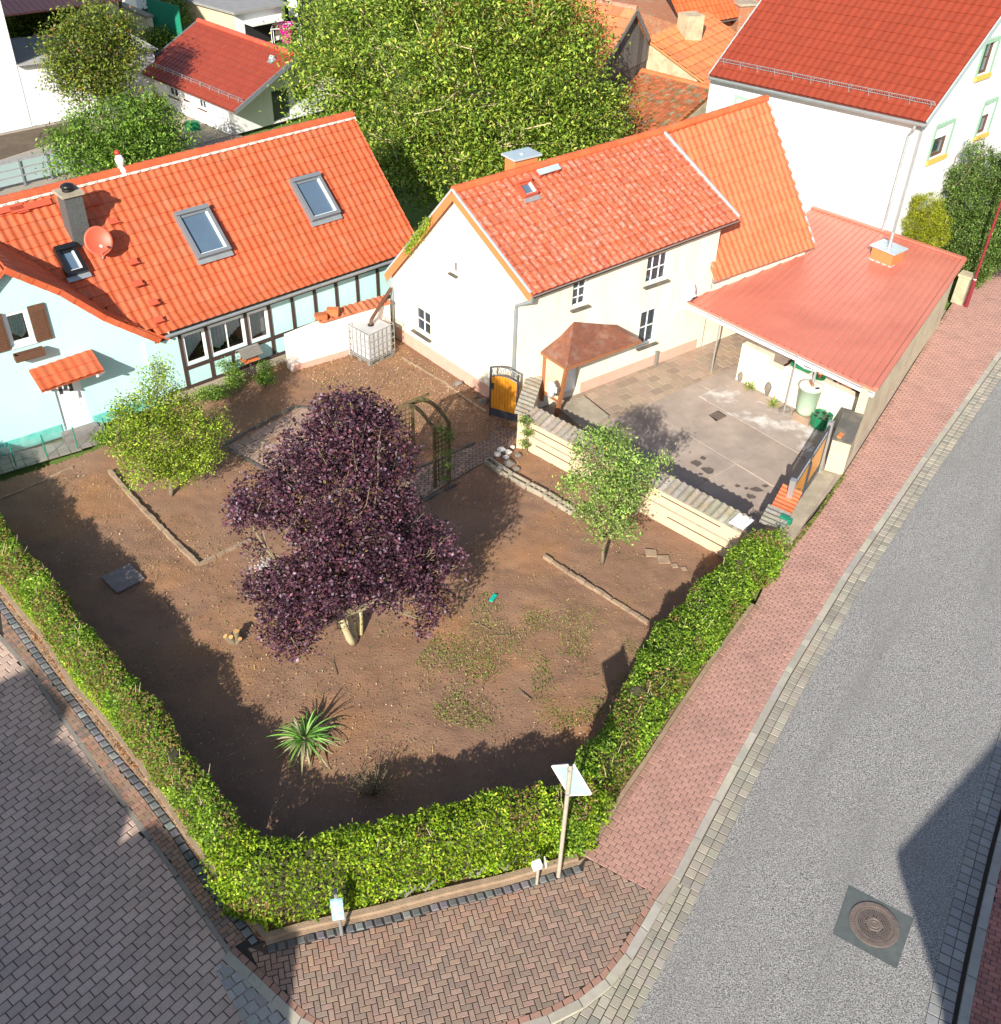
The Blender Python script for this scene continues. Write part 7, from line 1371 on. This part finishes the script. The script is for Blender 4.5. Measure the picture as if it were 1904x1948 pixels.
# ivy on the gable verge
b = GWl.P(gl*.82, l0[2], .1); t = thing('wall_ivy', 'bright green ivy growing over the left gable verge of the cream house', 'ivy', b); P = []
for i in range(1500):
    k = random.random(); px = 817-(817-772)*k+random.gauss(0, 4); py = 418+(478-418)*k+random.gauss(0, 5); P.append(GWl.X(px, py, .15+random.uniform(0, .15)))
leaf_mesh('leaves', P, .07, [((.3, .42, .04), 3), ((.2, .3, .03), 2), ((.42, .5, .08), 1)], 'leaf', t)
mb = MB(); mb.tube([GWl.X(817, 420, .16), GWl.X(795, 448, .17), GWl.X(774, 480, .16)], .015, 5); mb.build('stem', 'bark', t)
# ---------------- hedges ----------------
def hedge(name, label, inner, h, w, dens, size, pal, label2=None, brown=.12, wtop=.8, slump=None):
    "inner: ground line under the garden-side top edge; hedge body lies to its outer side"
    P = resample([p for p in inner], .25); P = np.array(P); n = len(P); T = np.gradient(P, axis=0); T /= np.hypot(T[:, 0], T[:, 1])[:, None]; O = np.stack([T[:, 1], -T[:, 0]], 1)
    cen = np.array([-.1, .1]);
    w = np.broadcast_to(w, (n,)) if not callable(w) else np.array([w(i/(n-1)) for i in range(n)])
    hh = h*(1+.08*(vnoise(P[:, 0]+60, P[:, 1]+60, .8, 21)-.5)*2+.07*(vnoise(P[:, 0]+60, P[:, 1]+60, .35, 22)-.5)*2)
    t = thing(name, label, 'hedge', z3(P[n//2])); prof = [(0.02, 0), (-.02, .45), (.0, .8), (.1, .95), (.3, 1.), (.62, .98), (.8, .85), (.95, .5), (1., 0)]
    V = []; F = []; k = len(prof)
    for i in range(n):
        for a, b in prof: aa = .12+a*.76; V.append([*(P[i]+O[i]*w[i]*aa), hh[i]*b*.9])
    for i in (0, 1, n-1, n-2): V[i*k:(i+1)*k] = [[*(P[i]+O[i]*w[i]*.5+(np.array(v[:2])-P[i]-O[i]*w[i]*.5)*(.1 if i in (0, n-1) else .6)), v[2]*(.5 if i in (0, n-1) else .8)] for v in V[i*k:(i+1)*k]]
    F = [(i*k+j, i*k+j+1, (i+1)*k+j+1, (i+1)*k+j) for i in range(n-1) for j in range(k-1)]+[tuple(range(k)), tuple(range((n-1)*k, n*k))]
    mesh_obj('stems', np.array(V), F, 'twig', t)
    L = .25*n; N = int(L*3.4*dens); ti = rng.uniform(0, n-1.001, N); i0 = ti.astype(int); fr = (ti-i0)[:, None]; base = P[i0]*(1-fr)+P[i0+1]*fr; o = O[i0]*(1-fr)+O[i0+1]*fr; ww = w[i0]; hv = hh[i0]
    cl = np.r_[0, np.cumsum([np.hypot(b[0]-a[0], b[1]-a[1]) for a, b in zip(prof[:-1], prof[1:])])]; q = rng.beta(1.2, 1.0, N)*cl[-1]; a = np.interp(q, cl, [p[0] for p in prof]); b = np.interp(q, cl, [p[1] for p in prof])
    X = base+o*(ww*a)[:, None]; bump = .13*(vnoise(X[:, 0]+60, X[:, 1]*.7+b*2+60, .28, 31)-.5)+.1*(vnoise(X[:, 0]*1.3+60, X[:, 1]+60+b, .6, 33)-.5)
    dirx = (a-.5)*1.6; dep = -np.abs(rng.normal(0, .06, N))+rng.uniform(0, .05, N)+bump
    X = X+o*(dirx*dep)[:, None]; z = hv*b*.97+dep*np.clip(b*1.3-.3, 0, 1)+rng.normal(0, .02, N)
    Pn = np.c_[X, np.clip(z, .02, None)]+rng.normal(0, .015, (N, 3))
    ends, _ = clumps([(*(P[i]+O[i]*w[i]*.5), hh[i]*.5, w[i]*.42, w[i]*.42, hh[i]*.5) for i in (0, n-1)], int(dens*.12), 11, .06, .7); Pn = np.r_[Pn, ends[ends[:, 2] > .02]]; b = np.r_[b, np.full(len(Pn)-len(b), .5)]
    bn = vnoise(Pn[:, 0]+60, Pn[:, 1]+60+b, .55, 41) > 1-brown*2.2; TN = .72+.6*vnoise(Pn[:, 0]+60, Pn[:, 1]+60+b*.7, .16, 51)*vnoise(Pn[:, 0]+70, Pn[:, 1]+60-b, .5, 52)*1.6; leaf_mesh('foliage', Pn[~bn], size, pal, 'leaf', t, .5, .5, 0., tone=TN[~bn])
    if bn.any(): leaf_mesh('dry_foliage', Pn[bn], size, [(c, w_) for c, w_ in pal[:2]]+[((.28, .2, .07), 3), ((.36, .2, .08), 2), ((.2, .16, .07), 3)], 'leaf', t, .5, .45, 0.)
    mb = MB(); M_ = int(L*5)
    for _ in range(M_):
        i = random.randrange(n-1); a = random.uniform(0, 1); p = z3(P[i]+O[i]*w[i]*a*.9, hh[i]*.85); mb.tube([p, p+[random.gauss(0, .08), random.gauss(0, .08), random.uniform(.12, .34)]], [.006, .003], 3, caps=False)
    tag(mb.build('shoots', 'bark_light', t), kind='stuff'); return t
HG = [((.18, .32, .02), 5), ((.12, .24, .02), 4), ((.33, .48, .05), 3), ((.06, .12, .012), 2), ((.46, .54, .1), 1)]
HF = [((.24, .38, .015), 5), ((.15, .28, .015), 3), ((.38, .5, .03), 3), ((.07, .14, .01), 2.5), ((.48, .52, .06), 1)]
hl = ext([Z(a, b, 1.35)[:2] for a, b in ((0, 975), (40, 1030), (90, 1078), (145, 1160), (200, 1215), (260, 1282), (305, 1342), (350, 1402), (378, 1452), (420, 1495), (452, 1545))], 7, 0)
print('hedge left', hl[-1], cop[-1])
hl = ext(hl, 0, .3)
def lw_(t):
    P = np.array(resample(hl, .25)); i = min(len(P)-1, int(t*(len(P)-1))); return max(.6, np.hypot(*(np.array(resample(cop, .2))-P[i]).T).min()*.52)
def wd_(poly, line, c):
    L_ = np.array(resample(line, .1))
    def f(t): P = np.array(resample(poly, .25)); i = min(len(P)-1, int(round(t*(len(P)-1)))); return float(np.clip(np.hypot(*(L_-P[i]).T).min()-c, .55, 1.02))
    return f
hedge('hedge', 'long uneven privet hedge with dry brownish patches along the left street', hl, 1.38, lw_, 1150, .07, HG, brown=.3)
hf = [Z(a, b, 1.35)[:2] for a, b in ((455, 1560), (520, 1580), (600, 1592), (700, 1565), (800, 1535), (900, 1502), (1000, 1488), (1085, 1470))]
hf = ext(hf, 0, .35)
hedge('hedge', 'bright green privet hedge across the front corner behind the sign post', hf, 1.38, wd_(hf, wallf, .16), 1400, .072, HF, brown=.1)
hr_ = [Z(a, b, 1.35)[:2] for a, b in ((1085, 1470), (1110, 1418), (1150, 1372), (1188, 1300), (1228, 1212), (1290, 1136), (1340, 1085), (1392, 1042), (1440, 1010), (1474, 998))]
hr_ = ext(hr_, .75, 0)
hedge('hedge', 'deep green privet hedge along the red pavement up to the drive gate', hr_, 1.38, wd_(hr_, PI_, .14), 1250, .07, HG, brown=.12)
# grass bank left of the left hedge
copI = offset_line(cop, .1); bank = []; nb_ = len(copI); V = []
hlr = np.array(resample(hl, .25)); F = []
CP = np.array(resample(copI, .25))
for i, p in enumerate(CP): d = hlr[np.argmin(((hlr-p)**2).sum(1))]; V += [z3(p, .05), z3(lerp(p, d, .3), .28), z3(lerp(p, d, .55), .42)]
F = [(3*i+j, 3*i+j+1, 3*i+3+j+1, 3*i+3+j) for i in range(len(CP)-1) for j in range(2)]; struct(mesh_obj('grass_bank', np.array(V), F, 'grass', None, None, True))
V = np.array(V).reshape(-1, 3, 3); P = []
for _ in range(16000):
    i = random.randrange(len(CP)-1); f = random.random(); a = lerp(V[i], V[i+1], f); g = random.random()*1.1; P.append(lerp(a[0], a[1], g)+np.array([0, 0, .03]))
tag(leaf_mesh('grass', P, .1, [((.38, .54, .02), 5), ((.28, .44, .02), 3), ((.5, .6, .05), 2), ((.4, .38, .1), .6)], 'leaf', None, .1, .16, -1.6), kind='stuff')
# ---------------- yucca-like clump, dead shrub, small plants ----------------
def strap_plant(name, label, base, n, L, w, cols, lean=1., h0=.05, seed=1):
    rd = random.Random(seed); t = thing(name, label, 'plant', base); V = []; F = []; cl = []
    for k in range(n):
        a = rd.uniform(0, 2*pi); el = rd.uniform(.15, 1.35)*lean; l = L*rd.uniform(.6, 1.15); d = np.array([cos(a), sin(a), 0]); sd = np.array([-sin(a), cos(a), 0])*w/2*rd.uniform(.6, 1.2); c = jit(rd.choice(cols) if el > .5 else cols[-1], .15); b0 = len(V); m_ = 7
        for j in range(m_+1):
            q = j/m_; p = np.array(base)+[0, 0, h0]+d*l*(q*cos(el)+.12*q*q)+np.array([0, 0, l*(q*sin(el)*1.1-.75*q*q*cos(el)*.9)]); p[2] = max(p[2], .02); s_ = sd*(1-q**2.2)*(.5+.8*min(1, q*3)); V += [p-s_, p+[0, 0, -.01], p+s_]
        for j in range(m_):
            for g in (0, 1): F.append((b0+3*j+g, b0+3*j+g+1, b0+3*j+g+4, b0+3*j+g+3)); cl.append(c)
    mesh_obj('leaves', np.array(V), F, 'leaf', t, cl); return t
yb_ = Z(580, 1418); yp = strap_plant('yucca_plant', 'clump of long strap-shaped green leaves on the dark soil near the front hedge', yb_+[0, 0, .12], 95, .78, .055, [(.22, .46, .08), (.3, .55, .14), (.14, .32, .06), (.42, .42, .24)], seed=4)
mb = MB(); mb.lathe(yb_, [(.09, 0), (.08, .12), (.05, .25), (.001, .3)], 10); mb.build('stem', 'bark', yp)
ds = Z(712, 1512); t = thing('dry_shrub', 'small dry twiggy shrub in the shade behind the front hedge', 'bush', ds); mb = MB()
for k in range(60): a = random.uniform(0, 6.3); e = random.uniform(.4, 1.4); l = random.uniform(.3, .75); d = np.array([cos(a)*cos(e), sin(a)*cos(e), sin(e)]); mb.tube([ds, ds+d*l*.5+rng.normal(size=3)*.03, ds+d*l], [.008, .006, .003], 4, caps=False)
mb.build('twigs', 'bark', t); leaf_mesh('leaves', ds+rng.normal(size=(260, 3))*[.22, .22, .12]+[0, 0, .35], .05, [((.12, .1, .03), 2), ((.08, .1, .03), 1)], 'leaf', t)
for i, (px, py, lb) in enumerate(((1427, 741, 'small green plant between the two upright grey stones'), (1470, 772, 'small spiky green plant beside the round dark stone'), (1420, 730, 'yellow-green grass tuft at the left upright stone'))):
    strap_plant('small_plant', lb, Z(px, py), 40, .3, .035, [(.14, .26, .03), (.25, .34, .06), (.3, .3, .1)], seed=10+i)
